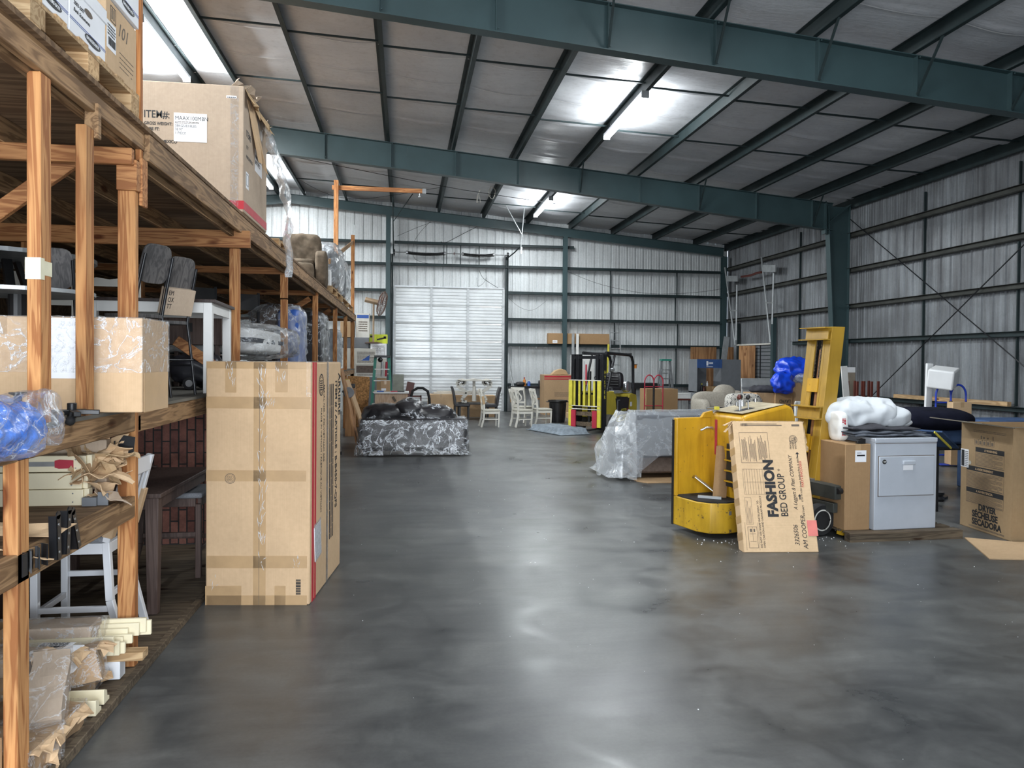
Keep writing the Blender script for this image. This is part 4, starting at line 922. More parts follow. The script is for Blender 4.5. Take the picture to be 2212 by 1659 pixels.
t = thing('pine_board', 'short pale pine board poking out below the slat bundle', 'board', (-2.2, 4.24, .152), 0); m = MB(); m.box(0, .80, 0, .09, 0, .045); m.build('board', M['pallet'], t, bev=.003)
t = thing('white_rail', 'pale blue white rail end on the floor under the pine board', 'rail', (-2.2, 4.25, .052), .0); m = MB(); m.box(0, .68, 0, .08, 0, .098); m.build('rail', M['white_b'], t, bev=.003)
def flatpack(label, a, b, w_, h_, mat='card', seed=0, wrap=True, printed=None, wraps='wrap', end_lab=None, grp='torn flat packs at the mezzanine foot'):
    a = Vector(a); b = Vector(b); d = b-a; L = d.length
    t = thing('flat_pack', label, 'box', a, 0, grp); q = d.to_track_quat('X', 'Z'); t.rotation_mode = 'QUATERNION'; t.rotation_quaternion = q
    bmm = bmesh.new(); bmesh.ops.create_cube(bmm, size=1); bmesh.ops.subdivide_edges(bmm, edges=bmm.edges, cuts=7, use_grid_fill=True)
    for v in bmm.verts:
        p = Vector((v.co.x*L+L/2, v.co.y*w_, v.co.z*h_+h_/2)); n_ = Vector((mn.noise(p*9+Vector((seed, 0, 0))), mn.noise(p*9+Vector((seed, 5, 0))), mn.noise(p*9+Vector((seed, 0, 9))))); v.co = p+n_*.018
    me = bpy.data.meshes.new('body'); bmm.to_mesh(me); bmm.free(); me.materials.append(M[mat]); o = bpy.data.objects.new('body', me); C.objects.link(o); o.parent = t
    if wrap: m = MB(); m.box(-.01, L+.01, -w_/2-.012, w_/2+.012, -.005, h_+.014); o2 = m.build('stretch_wrap', M[wraps], t)
    torn(seed+30, (L, -w_/2, h_), (L, w_/2, h_), (.05, 0, -.03), 7, .03).build('torn_flap', M['card'], t, solid=.004)
    if printed: text(printed, .055, M['ink'], t, fr((L*.35, -w_/2-.020, h_*.3), (1, 0, 0), (0, 0, 1)), sx=.9)
    return t
flatpack('flat pack in torn wrap leaning out towards the floor beside the near low post', (-1.66, 3.80, .34), (-1.545, 3.42, .05), .15, .08, 'card_g', 1)
flatpack('flat pack with crumpled end lying behind the leaning one', (-2.3, 3.88, .28), (-1.72, 3.80, .30), .14, .09, 'card_g', 2)
t = flatpack('white flat pack marked P1 with a shipping label', (-2.25, 4.03, .22), (-1.62, 3.94, .24), .15, .09, 'paper', 3, False)
text('P1', .06, M['ink'], t, fr((.36, -.03, .118), (1, 0, 0), (0, 1, 0))); decal([(.45, .62, -.05, .05)], M['paper'], t, fr((0, 0, .119), (1, 0, 0), (0, 1, 0)), 'label'); decal(barcode(.46, .60, -.04, .0)+lines(.46, .60, .005, .045, 4), M['ink'], t, fr((0, 0, .122), (1, 0, 0), (0, 1, 0)), 'barcode')
flatpack('brown printed flat pack end tilted under the pine board', (-2.2, 3.95, .04), (-1.53, 4.06, .16), .12, .16, 'card_m', 4, True)
flatpack('low flat pack in glossy wrap on the base plate', (-2.2, 3.72, .06), (-1.52, 3.66, .05), .22, .10, 'card_m', 5, True, None, 'film_d')
flatpack('flat pack wrapped in brown film at the very foot of the low post', (-2.0, 3.40, .05), (-1.50, 3.36, .04), .26, .14, 'card_m', 6, True)
flatpack('small crumpled flat pack behind the cream moulding ends', (-2.2, 4.12, .06), (-1.60, 4.17, .06), .07, .07, 'card', 7, True)
for i, (y, l_, z) in enumerate(((3.93, 'upper', .06), (3.83, 'lower', .05))):
    t = thing('cream_moulding', 'cream moulding end poking over the base plate, the %s of two' % l_, 'moulding', (-2.1, y, z)); m = MB(); m.prism([(0, 0), (.07, 0), (.07, .02), (.045, .03), (.04, .06), (.01, .075), (0, .075)], 0, .62, 'x'); m.build('moulding', M['cream'], t, bev=.002)
t = carton('cardboard_carton', 'cardboard carton with printed panel in the bottom left corner', (-2.35, 2.82, .052), (.76, .40, .26), -.12, 'card_m')
text('R/CK 75', .07, M['ink_f'], t, right(.76, .03, .10), shear=.2); m = MB(); m.box(.70, .763, -.004, .3, .17, .262); m.build('stretch_wrap', M['film'], t)
t = carton('cardboard_carton', 'pale carton edge standing at the left border above the corner carton', (-2.45, 3.02, .45), (.83, .06, .20), 0, 'card', tape=False); t.location.z = .335
t = thing('red_strap', 'scrap of red strap on the floor by the corner carton', 'strap', (-1.52, 3.05, .052)); torn(31, (0, 0, .01), (-.12, .08, .03), (.04, .06, .03), 5, .01).build('strap', M['red'], t, solid=.002)

# ---------------------------------------------------------------- lower deck furniture
t = thing('bar_table', 'round bar table with silver edge and black splayed legs on the lower deck', 'table', (-2.95, 5.95, ZL+.002))
def disc(r, z, th, mt, nm): m = MB(); m.lathe([(0, z), (r, z), (r, z+th), (0, z+th)], 48); return m.build(nm, mt, t)
disc(.62, .985, .03, M['galv'], 'top_edge'); disc(.605, 1.0151, .002, M['espresso'], 'table_top')
for k in range(4):
    a = PI/4+k*PI/2; m = MB(); m.beam((.10*math.cos(a), .10*math.sin(a), .985), (.42*math.cos(a), .42*math.sin(a), 0), .06, .035, (0, 0, 1)); m.build('leg', M['black'], t)
t = thing('bar_table', 'second round bar table, lower, standing in front of the silver edged one', 'table', (-2.25, 4.72, ZL+.002)); disc(.40, .64, .022, M['galv'], 'top_edge'); disc(.39, .6621, .002, M['espresso'], 'table_top'); m = MB(); m.cyl((0, 0, 0), (0, 0, .64), .05); m.build('leg', M['black'], t)
def bar_stool(label, loc, rz, guard=False, z_s=.56):
    t = thing('bar_stool', label, 'stool', loc, rz, 'black metal bar stools on the lower deck')
    for sx in (-1, 1):
        m = MB(); m.tube([(sx*.19, .21, 0), (sx*.16, .17, .40), (sx*.15, .15, z_s), (sx*.15, .20, z_s+.18), (sx*.145, .27, z_s+.40)], .0125, 10); m.build('back_leg', M['black_metal'], t, smooth=True)
        m = MB(); m.tube([(sx*.19, -.21, 0), (sx*.16, -.17, .45), (sx*.14, -.14, z_s-.02)], .0125, 10); m.build('front_leg', M['black_metal'], t, smooth=True)
        m = MB(); m.cyl((sx*.18, .19, .22), (sx*.18, -.19, .22), .008); m.build('footrest', M['black_metal'], t, smooth=True)
    m = MB(); m.cyl((-.18, .19, .26), (.18, .19, .26), .008); m.cyl((-.18, -.19, .26), (.18, -.19, .26), .008); m.build('footrest', M['black_metal'], t)
    m = MB(); n = 28; m.prism([(.19*math.copysign(abs(math.cos(2*PI*k/n))**.6, math.cos(2*PI*k/n)), .18*math.copysign(abs(math.sin(2*PI*k/n))**.6, math.sin(2*PI*k/n))) for k in range(n)], z_s-.015, z_s+.01, 'z'); m.build('seat', M['greywash'], t, bev=.003)
    m = MB(); n = 28; pts = [(.15*math.copysign(abs(math.cos(2*PI*k/n))**.45, math.cos(2*PI*k/n)), .135*math.copysign(abs(math.sin(2*PI*k/n))**.6, math.sin(2*PI*k/n))) for k in range(n)]
    m.T = Matrix.Translation((0, .245, z_s+.34)) @ Matrix.Rotation(-.30, 4, 'X') ; m.prism(pts, -.028, -.010, 'y'); m.build('backrest', M['greywash'], t, bev=.003)
    if guard:
        m = MB(); m.T = Matrix.Translation((0, .20, z_s+.17)) @ Matrix.Rotation(-.30, 4, 'X'); m.box(-.16, .16, -.035, .03, -.12, .08); m.build('card_guard', M['card_g'], t, bev=.004)
        text('EM\nOX\nTT', .05, M['ink'], t, Matrix.Translation((0, .20, z_s+.17)) @ Matrix.Rotation(-.30, 4, 'X') @ fr((.13, .031, .03), (-1, 0, 0), (0, 0, 1)), sx=.85)
    t.scale = (.82, .82, 1)
    return t
M['greywash'] = wood('grey_washed_wood', (.13, .125, .125), (.07, .068, .07), 'z', .6, False)
a_ = at(385, 857, Z=ZL); b_ = at(340, 640, Y=5.6)
bar_stool('black bar stool with grey wood back standing nearest behind the wrapped carton', (-1.83, 5.36, ZL+.002), PI+1.1)
bar_stool('black bar stool with a cardboard guard tied round its back', (-1.80, 5.85, ZL+.002), PI+1.0, True, .54)
bar_stool('black bar stool half hidden behind the first post', (-3.0, 5.0, ZL+.002), 2.2); bar_stool('black bar stool behind the second post', (-2.3, 5.33, ZL+.002), 3.4, z_s=.50)
t = thing('padded_stool', 'dark oval padded stool back at the left border under the mezzanine', 'stool', (-2.62, 4.75, ZL+.002))
m = MB(); m.T = Matrix.Translation((0, 0, .94)) @ Matrix.Rotation(.25, 4, 'Z'); m.prism([(.22*math.cos(2*PI*k/30), .13*math.sin(2*PI*k/30)-.02*math.cos(2*PI*k/30)) for k in range(30)], -.02, .02, 'y'); m.build('backrest', M['vinyl_dark'], t, bev=.012)
for sx in (-.14, .14): m = MB(); m.tube([(sx, .0, .9), (sx*1.1, -.05, .6), (sx*1.3, -.15, 0)], .014, 10); m.build('leg', M['black_metal'], t, smooth=True)
# white ladder-back chairs in the dark
for i, (x, y, l_) in enumerate(((-3.05, 6.85, 'nearest the left border'), (-2.5, 6.75, 'seen between the first two posts'))):
    t = thing('ladder_back_chair', 'white ladder back chair %s' % l_, 'chair', (x, y, ZL+.002), .1, 'white ladder back chairs on the lower deck')
    for sx in (-.22, .22):
        m = MB(); m.box(sx-.02, sx+.02, 0, .035, 0, 1.0); m.build('back_leg', M['offwhite'], t, bev=.003); m = MB(); m.box(sx-.02, sx+.02, -.42, -.38, 0, .44); m.build('leg', M['offwhite'], t, bev=.003)
    for z in (.56, .72, .88): m = MB(); m.prism([(-.2, z), (.2, z), (.2, z+.05), (.1, z+.075), (0, z+.06), (-.1, z+.075), (-.2, z+.05)], .005, .03); m.build('back_slat', M['offwhite'], t)
    m = MB(); m.box(-.24, .24, -.42, .0, .44, .48); m.build('seat', M['offwhite'], t, bev=.005)
# counter table with white legs behind the stools
t = thing('white_leg_table', 'counter table with dark top and white square legs beside the stools', 'table', (-1.47, 6.05, ZL+.002), math.radians(3))
m = MB(); m.box(-.95, .0, 0, .90, .71, .735); m.build('table_top', M['espresso'], t, bev=.003)
m = MB(); m.box(-.92, -.03, .03, .05, .63, .71); m.box(-.05, -.03, .03, .87, .63, .71); m.box(-.92, -.03, .85, .87, .63, .71); m.build('apron', M['white'], t)
for x, y in ((-.92, .02), (-.09, .02), (-.92, .81), (-.09, .81)): m = MB(); m.box(x, x+.065, y, y+.065, 0, .71); m.build('leg', M['white'], t, bev=.003)
t = thing('nightstand', 'dark wood nightstand behind the white legged table', 'nightstand', (-2.25, 7.25, ZL+.002)); m = MB(); m.box(0, .55, 0, .4, .40, .72); m.box(.03, .07, .03, .07, 0, .45); m.box(.48, .52, .03, .07, 0, .45); m.box(.03, .07, .33, .37, 0, .45); m.box(.48, .52, .33, .37, 0, .45); m.build('body', M['greybrown'], t, bev=.004); m = MB(); m.box(.26, .29, -.015, 0, .52, .60); m.build('handle', M['black'], t)
# mattress in clear plastic
t = thing('wrapped_mattress', 'white mattress with navy stripe in crumpled clear plastic on the lower deck', 'mattress', (-2.75, 7.55, 1.83))
blob('mattress', M['mattress'], t, (.55, .95, .15), (.72, .95, .135), 9, .004, 3); m = MB(); m.box(-.17, 1.272, -.002, 1.9, .13, .175); m.build('navy_band', M['navy'], t)
blob('plastic_cover', M['film'], t, (.62, .98, .15), (.86, 1.04, .165), 5, .03, 6, 5, 30, 1.3)
t = thing('mattress_stand', 'black metal bed frame carrying the wrapped mattress', 'bed frame', (-2.7, 7.6, ZL+.002)); m = MB(); m.box(0, 1.1, 0, 1.7, .26, .30); m.build('frame', M['black_metal'], t)
for x, y in ((.05, .05), (.55, .05), (1.05, .05), (.05, 1.6), (1.05, 1.6)): m = MB(); m.cyl((x, y, 0), (x, y, .26), .02); m.build('leg', M['alu'], t)
# bagged upright furniture further back
def wrapped(label, nm, loc, size, inner, fm='film_d', e=7, seed=1, cat='furniture'):
    t = thing(nm, label, cat, loc); h = (size[0]/2, size[1]/2, size[2]/2); blob('body', M[inner], t, (h[0], h[1], h[2]), (h[0]*.93, h[1]*.95, h[2]*.96), 10, .003, 3, seed, 7)
    blob('plastic_cover', M[fm], t, (h[0], h[1], h[2]+.006), (h[0], h[1], h[2]), e, .025, 5, seed, 26, 1.4); return t
wrapped('blue edged panel upright in clear plastic behind the fifth post', 'bagged_mattress', (-1.74, 10.4, ZL+.002), (.30, .9, .98), 'blue_print', 'film_h', 5, 2)
wrapped('brown sofa back end standing in tight clear plastic behind the sixth post', 'wrapped_sofa', (-2.4, 11.9, ZL+.40), (.75, 1.0, .72), 'couch_brown', 'film_d', 8, 3, 'sofa')
wrapped('black cushions in tight shiny plastic between the sixth and seventh posts', 'wrapped_sofa', (-2.25, 14.2, ZL+.002), (.70, 1.6, 1.18), 'vinyl_dark', 'film_d', 6, 4, 'sofa')
wrapped('pale plastic wrapped mattress upright by the eighth post', 'bagged_mattress', (-1.85, 17.4, ZL+.002), (.30, 1.5, .95), 'blanket', 'film_h', 5, 5)
wrapped('brown packed carton in tight plastic low down behind the fifth post', 'wrapped_ottoman', (-2.3, 11.2, ZL+.002), (.45, .5, .36), 'couch_brown', 'film_d', 9, 6)
t = thing('framed_picture', 'black frame standing behind the wrapped ottoman', 'frame', (-2.35, 12.1, ZL+.002))
for a, b in (((0, 0), (.05, .38)), ((.55, 0), (.6, .38)), ((0, .34), (.6, .38))): m = MB(); m.box(a[0], b[0], 0, .04, a[1], b[1]); m.build('rail', M['black'], t)
for i, (x, y, l_) in enumerate(((-2.6, 9.2, 'nearer'), (-2.25, 10.0, 'farther'))):
    t = thing('folding_chair', 'black chair back leaning above the mattress, the %s of two' % l_, 'chair', (x, y, ZL+.36), .5)
    for sx in (0, .36): m = MB(); m.box(sx, sx+.03, 0, .03, 0, .78); m.build('post', M['black_metal'], t)
    m = MB(); m.box(.03, .36, .005, .02, .55, .76); m.build('backrest', M['black'], t)
t = thing('plastic_sheet', 'tented clear plastic sheet sloping up from the mattress to the blue edged panel', 'plastic sheet', (-2.5, 9.8, ZL+.5)); m = MB(); m.grid(lambda u, v: (u*.75, v*.8, .1+.38*u+.05*mn.noise(Vector((u*4, v*4, 0)))), 12, 12); m.build('sheet', M['film_h'], t, smooth=True)
t = thing('stroller', 'folded black stroller with small wheels in a black bag on the lower deck', 'stroller', (-1.85, 6.75, ZL+.002))
for x, y in ((.0, .0), (.16, .03), (.05, .25)):
    m = MB(); m.lathe([(.045, -.012), (.055, -.008), (.055, .008), (.045, .012)], 20, (x, y, .056), 'y'); o = m.build('wheel', M['rubber'], t, smooth=True); m = MB(); m.lathe([(0, -.013), (.03, -.013), (.03, .013), (0, .013)], 16, (x, y, .056), 'y'); m.build('hub', M['steel'], o)
blob('bag', M['vinyl_dark'], t, (.02, .2, .18), (.2, .2, .12), 3, .03, 8, 3, 10)
m = MB(); m.tube([(-.1, .1, .1), (.1, .1, .3), (.2, .2, .26)], .012, 8); m.build('frame', M['black_metal'], t)
# ================================================================ roll-up door and back wall
DB = D-.12
door = bpy.data.objects.new('door_1', None); C.objects.link(door); door.location = (1.53, DB, 0); door['kind'] = 'structure'; door['label'] = 'tall white sectional roll-up door in the back wall'
M['stile'] = flat('door_stile', (.50, .52, .53), .4, .3)
m_door = flat('door_white', (.68, .70, .71), .3, .25, .6, .08, 2.5)
dh = 4.33/7
for k in range(7):
    m = MB(); z0 = k*dh; pr = [(0, z0), (.012, z0+.01)]
    n = 5
    for i in range(n):
        a = z0+.03+(dh-.06)*i/n; b = a+(dh-.06)/n
        pr += [(.0, a), (.0, a+.02), (.018, a+.035), (.018, b-.025), (.0, b-.01)]
    pr += [(.012, z0+dh-.01), (0, z0+dh)]
    vs = []; fs = []
    for x in (-1.92, 1.92): vs += [(x, y_, z_) for y_, z_ in pr]
    L_ = len(pr); fs = [(i, i+1, L_+i+1, L_+i) for i in range(L_-1)]; m.add(vs, fs); m.box(-1.92, 1.92, .02, .05, z0, z0+dh)
    o = m.build('door_section', m_door, door, recalc=False)
    for x in (-1.90, -.64, .64, 1.90): m = MB(); m.box(x-.04, x+.04, -.022, .004, z0+.01, z0+dh-.01); m.build('stile', M['stile'], o)
    if k:
        for x in (-1.88, -.64, .64, 1.88): m = MB(); m.box(x-.04, x+.04, -.03, -.016, z0-.04, z0+.04); m.build('hinge', M['galv'], o)
m = MB(); m.box(-1.92, 1.92, -.03, .05, 4.33, 4.37); m.build('top_rail', M['alu'], door)
for s in (-1, 1):
    m = MB(); m.box(s*1.99-.03, s*1.99+.03, -.10, .0, 0, 5.45); m.box(s*2.04-.012, s*2.04+.012, -.16, .06, 0, 5.45); m.build('track', M['green_dark'], door)
m = MB(); m.cyl((-1.93, -.18, 5.50), (2.02, -.18, 5.50), .016, seg=8); m.build('spring_shaft', M['steel'], door)
for a, b in ((-1.50, -.18), (.42, 1.52)):
    m = MB(); n = 46; pts = []
    for i in range(n*6+1): t_ = i/(n*6); an = 2*PI*t_*n; pts.append((a+(b-a)*t_, -.18+.052*math.cos(an), 5.495-.05*math.sin(PI*t_)+.052*math.sin(an)))
    m.tube(pts, .011, 5); m.build('torsion_spring', M['black'], door, smooth=True); m = MB(); m.cyl((a-.02, -.18, 5.50), (a+.04, -.18, 5.5), .06); m.build('spring_cone', M['steel'], door); m = MB(); m.cyl((b-.04, -.18, 5.50), (b+.02, -.18, 5.5), .06); m.build('spring_cone', M['steel'], door)
for x in (-.22, -.12, .36, 1.02): m = MB(); m.box(x-.012, x+.012, -.10, -.06, 5.16, 5.86); m.build('bearing_bracket', M['green_dark'], door)
m = MB(); m.cyl((.12, -.20, 5.5), (.14, -.20, 5.5), .05); m.build('coupler', M['redwood'], door)
for s in (-1.93, 2.02): m = MB(); m.cyl((s-.03, -.18, 5.5), (s+.03, -.18, 5.5), .085, seg=14); m.box(s-.02, s+.02, -.2, -.02, 5.38, 5.6); m.build('cable_drum', M['black_metal'], door)
# track hangers up to the roof
YH = 22.6
def rod(label, pts, r=.016, mat='green_dark'):
    a = Vector(pts[0]); t = MB(); t.tube([Vector(p)-a for p in pts], r, 6); o = t.build('track_hanger', M[mat]); o.location = a; return solo(o, label, 'track hanger', 'hangers of the roll-up door tracks')
t = thing('door_track_hanger', 'dark steel hanger frame above the left door jamb', 'track hanger', at(848, 620, Y=25.0))
o0 = Vector(t.location)
def tb(t, nm, pts, r=.016, mat='green_dark'): m = MB(); m.tube([Vector(p)-Vector(t.location) for p in pts], r, 6); return m.build(nm, M[mat], t)
tb(t, 'upright', [at(850, 545, Y=25.8), at(849, 478, Y=24.6), at(848, 392, Y=24.2)], .02); tb(t, 'top_bar', [at(843, 388, Y=24.2), at(942, 397, Y=24.2)], .02); tb(t, 'brace', [at(906, 398, Y=24.2), at(850, 478, Y=24.4)], .014)
t = thing('door_track_hanger', 'grey steel hanger frame over the right door track with pulley', 'track hanger', at(1126, 540, Y=25.0))
tb(t, 'upright', [at(1124, 545, Y=24.6), at(1135, 425, Y=24.2)], .018, 'galv'); tb(t, 'top_bar', [at(1073, 418, Y=24.2), at(1168, 432, Y=24.2)], .022); tb(t, 'brace', [at(1080, 420, Y=24.2), at(1128, 508, Y=24.3)], .014, 'galv'); tb(t, 'curved_track', [at(1126, 530, Y=24.8), at(1112, 545, Y=25.2), at(1093, 560, Y=25.7)], .022)
m = MB(); p = at(1126, 541, Y=24.6)-Vector(t.location); m.box(p.x-.03, p.x+.03, p.y-.03, p.y+.03, p.z-.12, p.z+.12); m.build('pulley', M['galv'], t)
def cable(label, pts, r=.006, mat='black', nm='cable'):
    a = Vector(pts[0]); P = [Vector(p)-a for p in pts]; Q = []
    for i in range(len(P)-1):
        for k in range(4):
            t_ = k/4; p0 = P[max(i-1, 0)]; p1 = P[i]; p2 = P[i+1]; p3 = P[min(i+2, len(P)-1)]
            Q.append(.5*((2*p1)+(-p0+p2)*t_+(2*p0-5*p1+4*p2-p3)*t_*t_+(-p0+3*p1-3*p2+p3)*t_**3))
    Q.append(P[-1]); m = MB(); m.tube(Q, r, 5); o = m.build(nm, M[mat]); o.location = a; return solo(o, label, 'cable')
yy = D-.39
cable('thin black wires sagging from the rafter to the spring bracket', [at(1030, 490, Y=yy), at(1000, 505, Y=yy), at(965, 523, Y=yy), at(952, 522, Y=yy)], .01)
cable('thin black wire looping down from the rafter by the left jamb', [at(930, 478, Y=yy), at(905, 505, Y=yy), at(893, 530, Y=yy), at(897, 560, Y=yy), at(940, 572, Y=yy)], .006)
cable('thin wire from the left hanger up to the rafter', [at(858, 510, Y=yy), at(900, 492, Y=yy), at(932, 480, Y=yy)], .006)
cable('dark cable running down to the top corner of the roll-up door', [at(1035, 584, Y=yy), at(1045, 602, Y=yy), at(1076, 622, Y=yy)], .008)
cable('thin looping wire on the wall above the door', [at(1030, 600, Y=yy), at(1032, 618, Y=yy), at(1044, 612, Y=yy), at(1050, 600, Y=yy)], .005)
cable('thin wire sagging across the wall to the right of the door', [at(1091, 636, Y=D-.2), at(1120, 662, Y=yy), at(1150, 670, Y=yy), at(1180, 650, Y=yy)], .005)
cable('long thin wire sagging between the back column and the corner', [at(1222, 585, Y=yy), at(1300, 615, Y=yy), at(1400, 634, Y=yy), at(1500, 632, Y=yy), at(1570, 622, Y=yy)], .006)
cable('white cord bundle hanging from a purlin near the strip light', [at(1062, 398, Y=22), at(1055, 418, Y=22), at(1064, 430, Y=22), at(1070, 412, Y=22), at(1060, 404, Y=22), at(1058, 425, Y=22)], .010, 'offwhite', 'cord')
cable('small white cord tassel hanging beside the cord bundle', [at(1038, 408, Y=22), at(1031, 425, Y=22), at(1030, 438, Y=22), at(1034, 420, Y=22), at(1038, 438, Y=22)], .010, 'offwhite', 'cord')
cable('thin wire strung from the rafter across the end bay', [at(600, 340, Y=23), at(650, 390, Y=23), at(760, 430, Y=23), at(950, 405, Y=23)], .006)
cable('long wire crossing below the purlins of the end bay', [at(590, 330, Y=21), at(800, 372, Y=21), at(1000, 410, Y=21), at(1200, 440, Y=22)], .008)

# ---------------------------------------------------------------- left back corner
t = carton('blue_band_carton', 'tall white and tan carton with a blue band beside the last mezzanine post', (-1.57, 24.3, 2.502), (.42, .5, .78), 0, 'offwhite', tape=False); decal([(.03, .40, .62, .73)], M['bluep2'] if 'bluep2' in M else M['blue_print'], t, front(), 'blue_band'); decal(lines(.08, .36, .2, .55, 5), M['ink_f'], t, front())
carton('grey_carton', 'grey carton under the blue banded one', (-1.98, 24.2, 2.152), (.82, .6, .348), 0, 'grey', tape=False)
carton('tan_carton', 'tan carton just behind the last two mezzanine posts', (-2.05, 24.15, 2.502), (.42, .6, .5), 0, 'card_m')
carton('stacked_carton', 'large white printed carton standing on the floor at the mezzanine end', (-1.98, 24.2, 0), (.86, .7, 2.15), 0, 'offwhite', tape=False)
t = carton('printed_carton', 'white printed carton stacked above the framed picture', (-1.56, 23.9, 1.64), (.62, .25, .50), 0, 'offwhite', tape=False); decal(lines(.05, .6, .05, .42, 9, .4, .5, 7), M['ink_f'], t, front()); m = MB(); m.T = front(); m.prism([(.18, .12), (.45, .30), (.43, .12)], 0, .001, 'z'); m.build('blue_triangle', M['blue_print'], t)
t = carton('printed_carton', 'white carton with line drawings beneath the yellow-green tool box', (-1.10, 24.1, 1.83), (.50, .5, .48), 0, 'paper', tape=False); decal(lines(.06, .44, .2, .44, 8, .3, .6, 9)+frame_rects(.2, .44, .06, .36, .008), M['ink_f'], t, front())
carton('stacked_carton', 'plain white carton under the tool box stack by the column', (-1.10, 24.1, 1.2), (.50, .5, .628), 0, 'offwhite', tape=False); carton('stacked_carton', 'lowest white carton of the stack by the column', (-1.10, 24.1, 0), (.50, .5, 1.195), 0, 'card_m', tape=False)
t = carton('tool_carton', 'yellow-green power tool carton with black picture below the fan', (-1.24, 24.62, 2.32), (.66, .3, .30), 0, 'lime', tape=False); decal([(.10, .22, .2, .26), (.02, .06, .06, .24)]+frame_rects(.08, .24, .18, .28, .01), M['ink'], t, front()); m = MB(); m.T = front(0, .13, .34); m.cbox((.12, .03, 0), (.28, .05, .002), rz=.25); m.cbox((.24, .07, 0), (.09, .08, .002)); m.build('tool_picture', M['ink'], t)
def fan():
    t = thing('pedestal_fan', 'industrial brown pedestal fan with a caged blade standing behind the mezzanine', 'fan', (-1.02, 24.32, 2.314)); br = flat('bronze_paint', (.13, .07, .05), .4, .3)
    m = MB(); m.lathe([(0, 0), (.24, 0), (.24, .02), (.05, .05), (0, .05)], 20); m.build('base', br, t); m = MB(); m.cyl((0, 0, .04), (0, 0, 1.18), .025); m.build('pole', M['beige_metal'], t)
    m = MB(); m.cyl((-.22, .0, 1.24), (.12, 0, 1.16), .075, .075, 14); m.build('motor', M['beige_metal'], t, bev=.005)
    cg = MB(); A = Matrix.Translation((.22, 0, 1.13)) @ Matrix.Rotation(PI/2+.24, 4, 'Y') @ Matrix.Rotation(0, 4, 'Z')
    cg.T = A
    for k in range(36):
        a = 2*PI*k/36; cg.tube([(.06*math.cos(a), .06*math.sin(a), .11), (.25*math.cos(a), .25*math.sin(a), .09), (.37*math.cos(a), .37*math.sin(a), .0), (.25*math.cos(a), .25*math.sin(a), -.09), (.06*math.cos(a), .06*math.sin(a), -.11)], .004, 4)
    for r_, z in ((.37, 0), (.31, .06), (.31, -.06), (.2, .1), (.2, -.1), (.08, .11), (.08, -.11)): cg.tube([(r_*math.cos(2*PI*k/32), r_*math.sin(2*PI*k/32), z) for k in range(32)], .006, 5, close=True)
    cg.build('cage', br, t)
    m = MB(); m.T = A
    for k in range(3):
        a = 2*PI*k/3; m.beam((.04*math.cos(a), .04*math.sin(a), .02), (.33*math.cos(a+.2), .33*math.sin(a+.2), -.02), .16, .006, (0, 0, 1))
    m.build('blade', br, t); t.scale = (1.22, 1.22, 1.14)
M['beige_metal'] = flat('beige_metal', (.36, .26, .17), .4, .3); fan()
t = thing('wall_picture', 'white framed panel leaning behind the green stepladder', 'panel', (-1.54, 23.75, 1.255)); m = MB(); m.box(0, .62, 0, .03, 0, .38); m.build('board', M['offwhite'], t); m = MB(); m.box(.02, .60, -.004, 0, .12, .35); m.build('picture', M['couch_brown'], t); decal(lines(.05, .55, .03, .10, 2), M['ink_f'], t, front(0, 0, 0))
t = thing('low_shelf', 'low white and grey cabinet carrying the framed panel', 'cabinet', (-1.56, 23.5, 0)); m = MB(); m.box(0, .66, 0, .66, 0, 1.25); m.build('body', M['grey'], t, bev=.006)
# brown cabinet and OSB panel
t = thing('osb_sheet', 'upright oriented strand board sheet beside the stepladder', 'board', (-1.56, 20.0, 0)); m = MB(); m.prism([(0, 0), (.62, 0), (.58, .35), (.64, 1.2), (.62, 1.34), (.06, 1.36), (0, 1.1)], 0, .02); m.build('sheet', M['osb'], t)
t = thing('brown_cabinet', 'dark reddish wooden cabinet side behind the leaning panels', 'cabinet', (-1.38, 17.6, 0)); m = MB(); m.box(0, .22, 0, .5, 0, 1.12); m.build('body', M['ply_l'], t, bev=.005)
t = thing('tool_pile', 'heap of small tools with a yellow drill at the foot of the last posts', 'tools', (-1.385, 17.75, 1.121)); m = MB(); m.box(0, .12, 0, .2, 0, .12); m.build('battery', M['black'], t, bev=.01); m = MB(); m.box(.0, .10, -.02, .1, .12, .2); m.build('drill', M['lime'], t, bev=.01); m = MB(); m.box(.12, .22, 0, .1, 0, .10); m.build('case', M['black'], t, bev=.01)
# leaning boards and white door with hardware
t = thing('leaning_door', 'narrow white door edge with a lever handle leaning by the tall carton', 'door panel', (-1.25, 14.0, 0), 0, rot=(0, -.13, 0)); m = MB(); m.box(0, .04, 0, .75, 0, 1.55); m.build('panel', M['white_b'], t, bev=.003)
m = MB(); m.cyl((.04, .1, .75), (.12, .1, .75), .012); m.cyl((.12, .1, .75), (.12, .02, .72), .014); m.build('handle', M['steel'], t); m = MB(); m.cyl((.04, .05, .05), (.10, .05, .04), .03); m.build('roller', M['black_metal'], t)
t = thing('leaning_board', 'long thin brown board leaning behind the white door', 'board', (-.90, 14.6, 0), 0, rot=(0, -.22, 0)); m = MB(); m.box(0, .03, 0, .6, 0, 1.65); m.build('board', M['redwood2'] if 'redwood2' in M else M['ply_l'], t)
t = thing('leaning_board', 'wide grey-brown board leaning beside the OSB sheet', 'board', (-.72, 15.2, 0), 0, rot=(0, -.34, 0)); m = MB(); m.box(0, .03, 0, .9, 0, 1.45); m.build('board', M['card_m'], t)
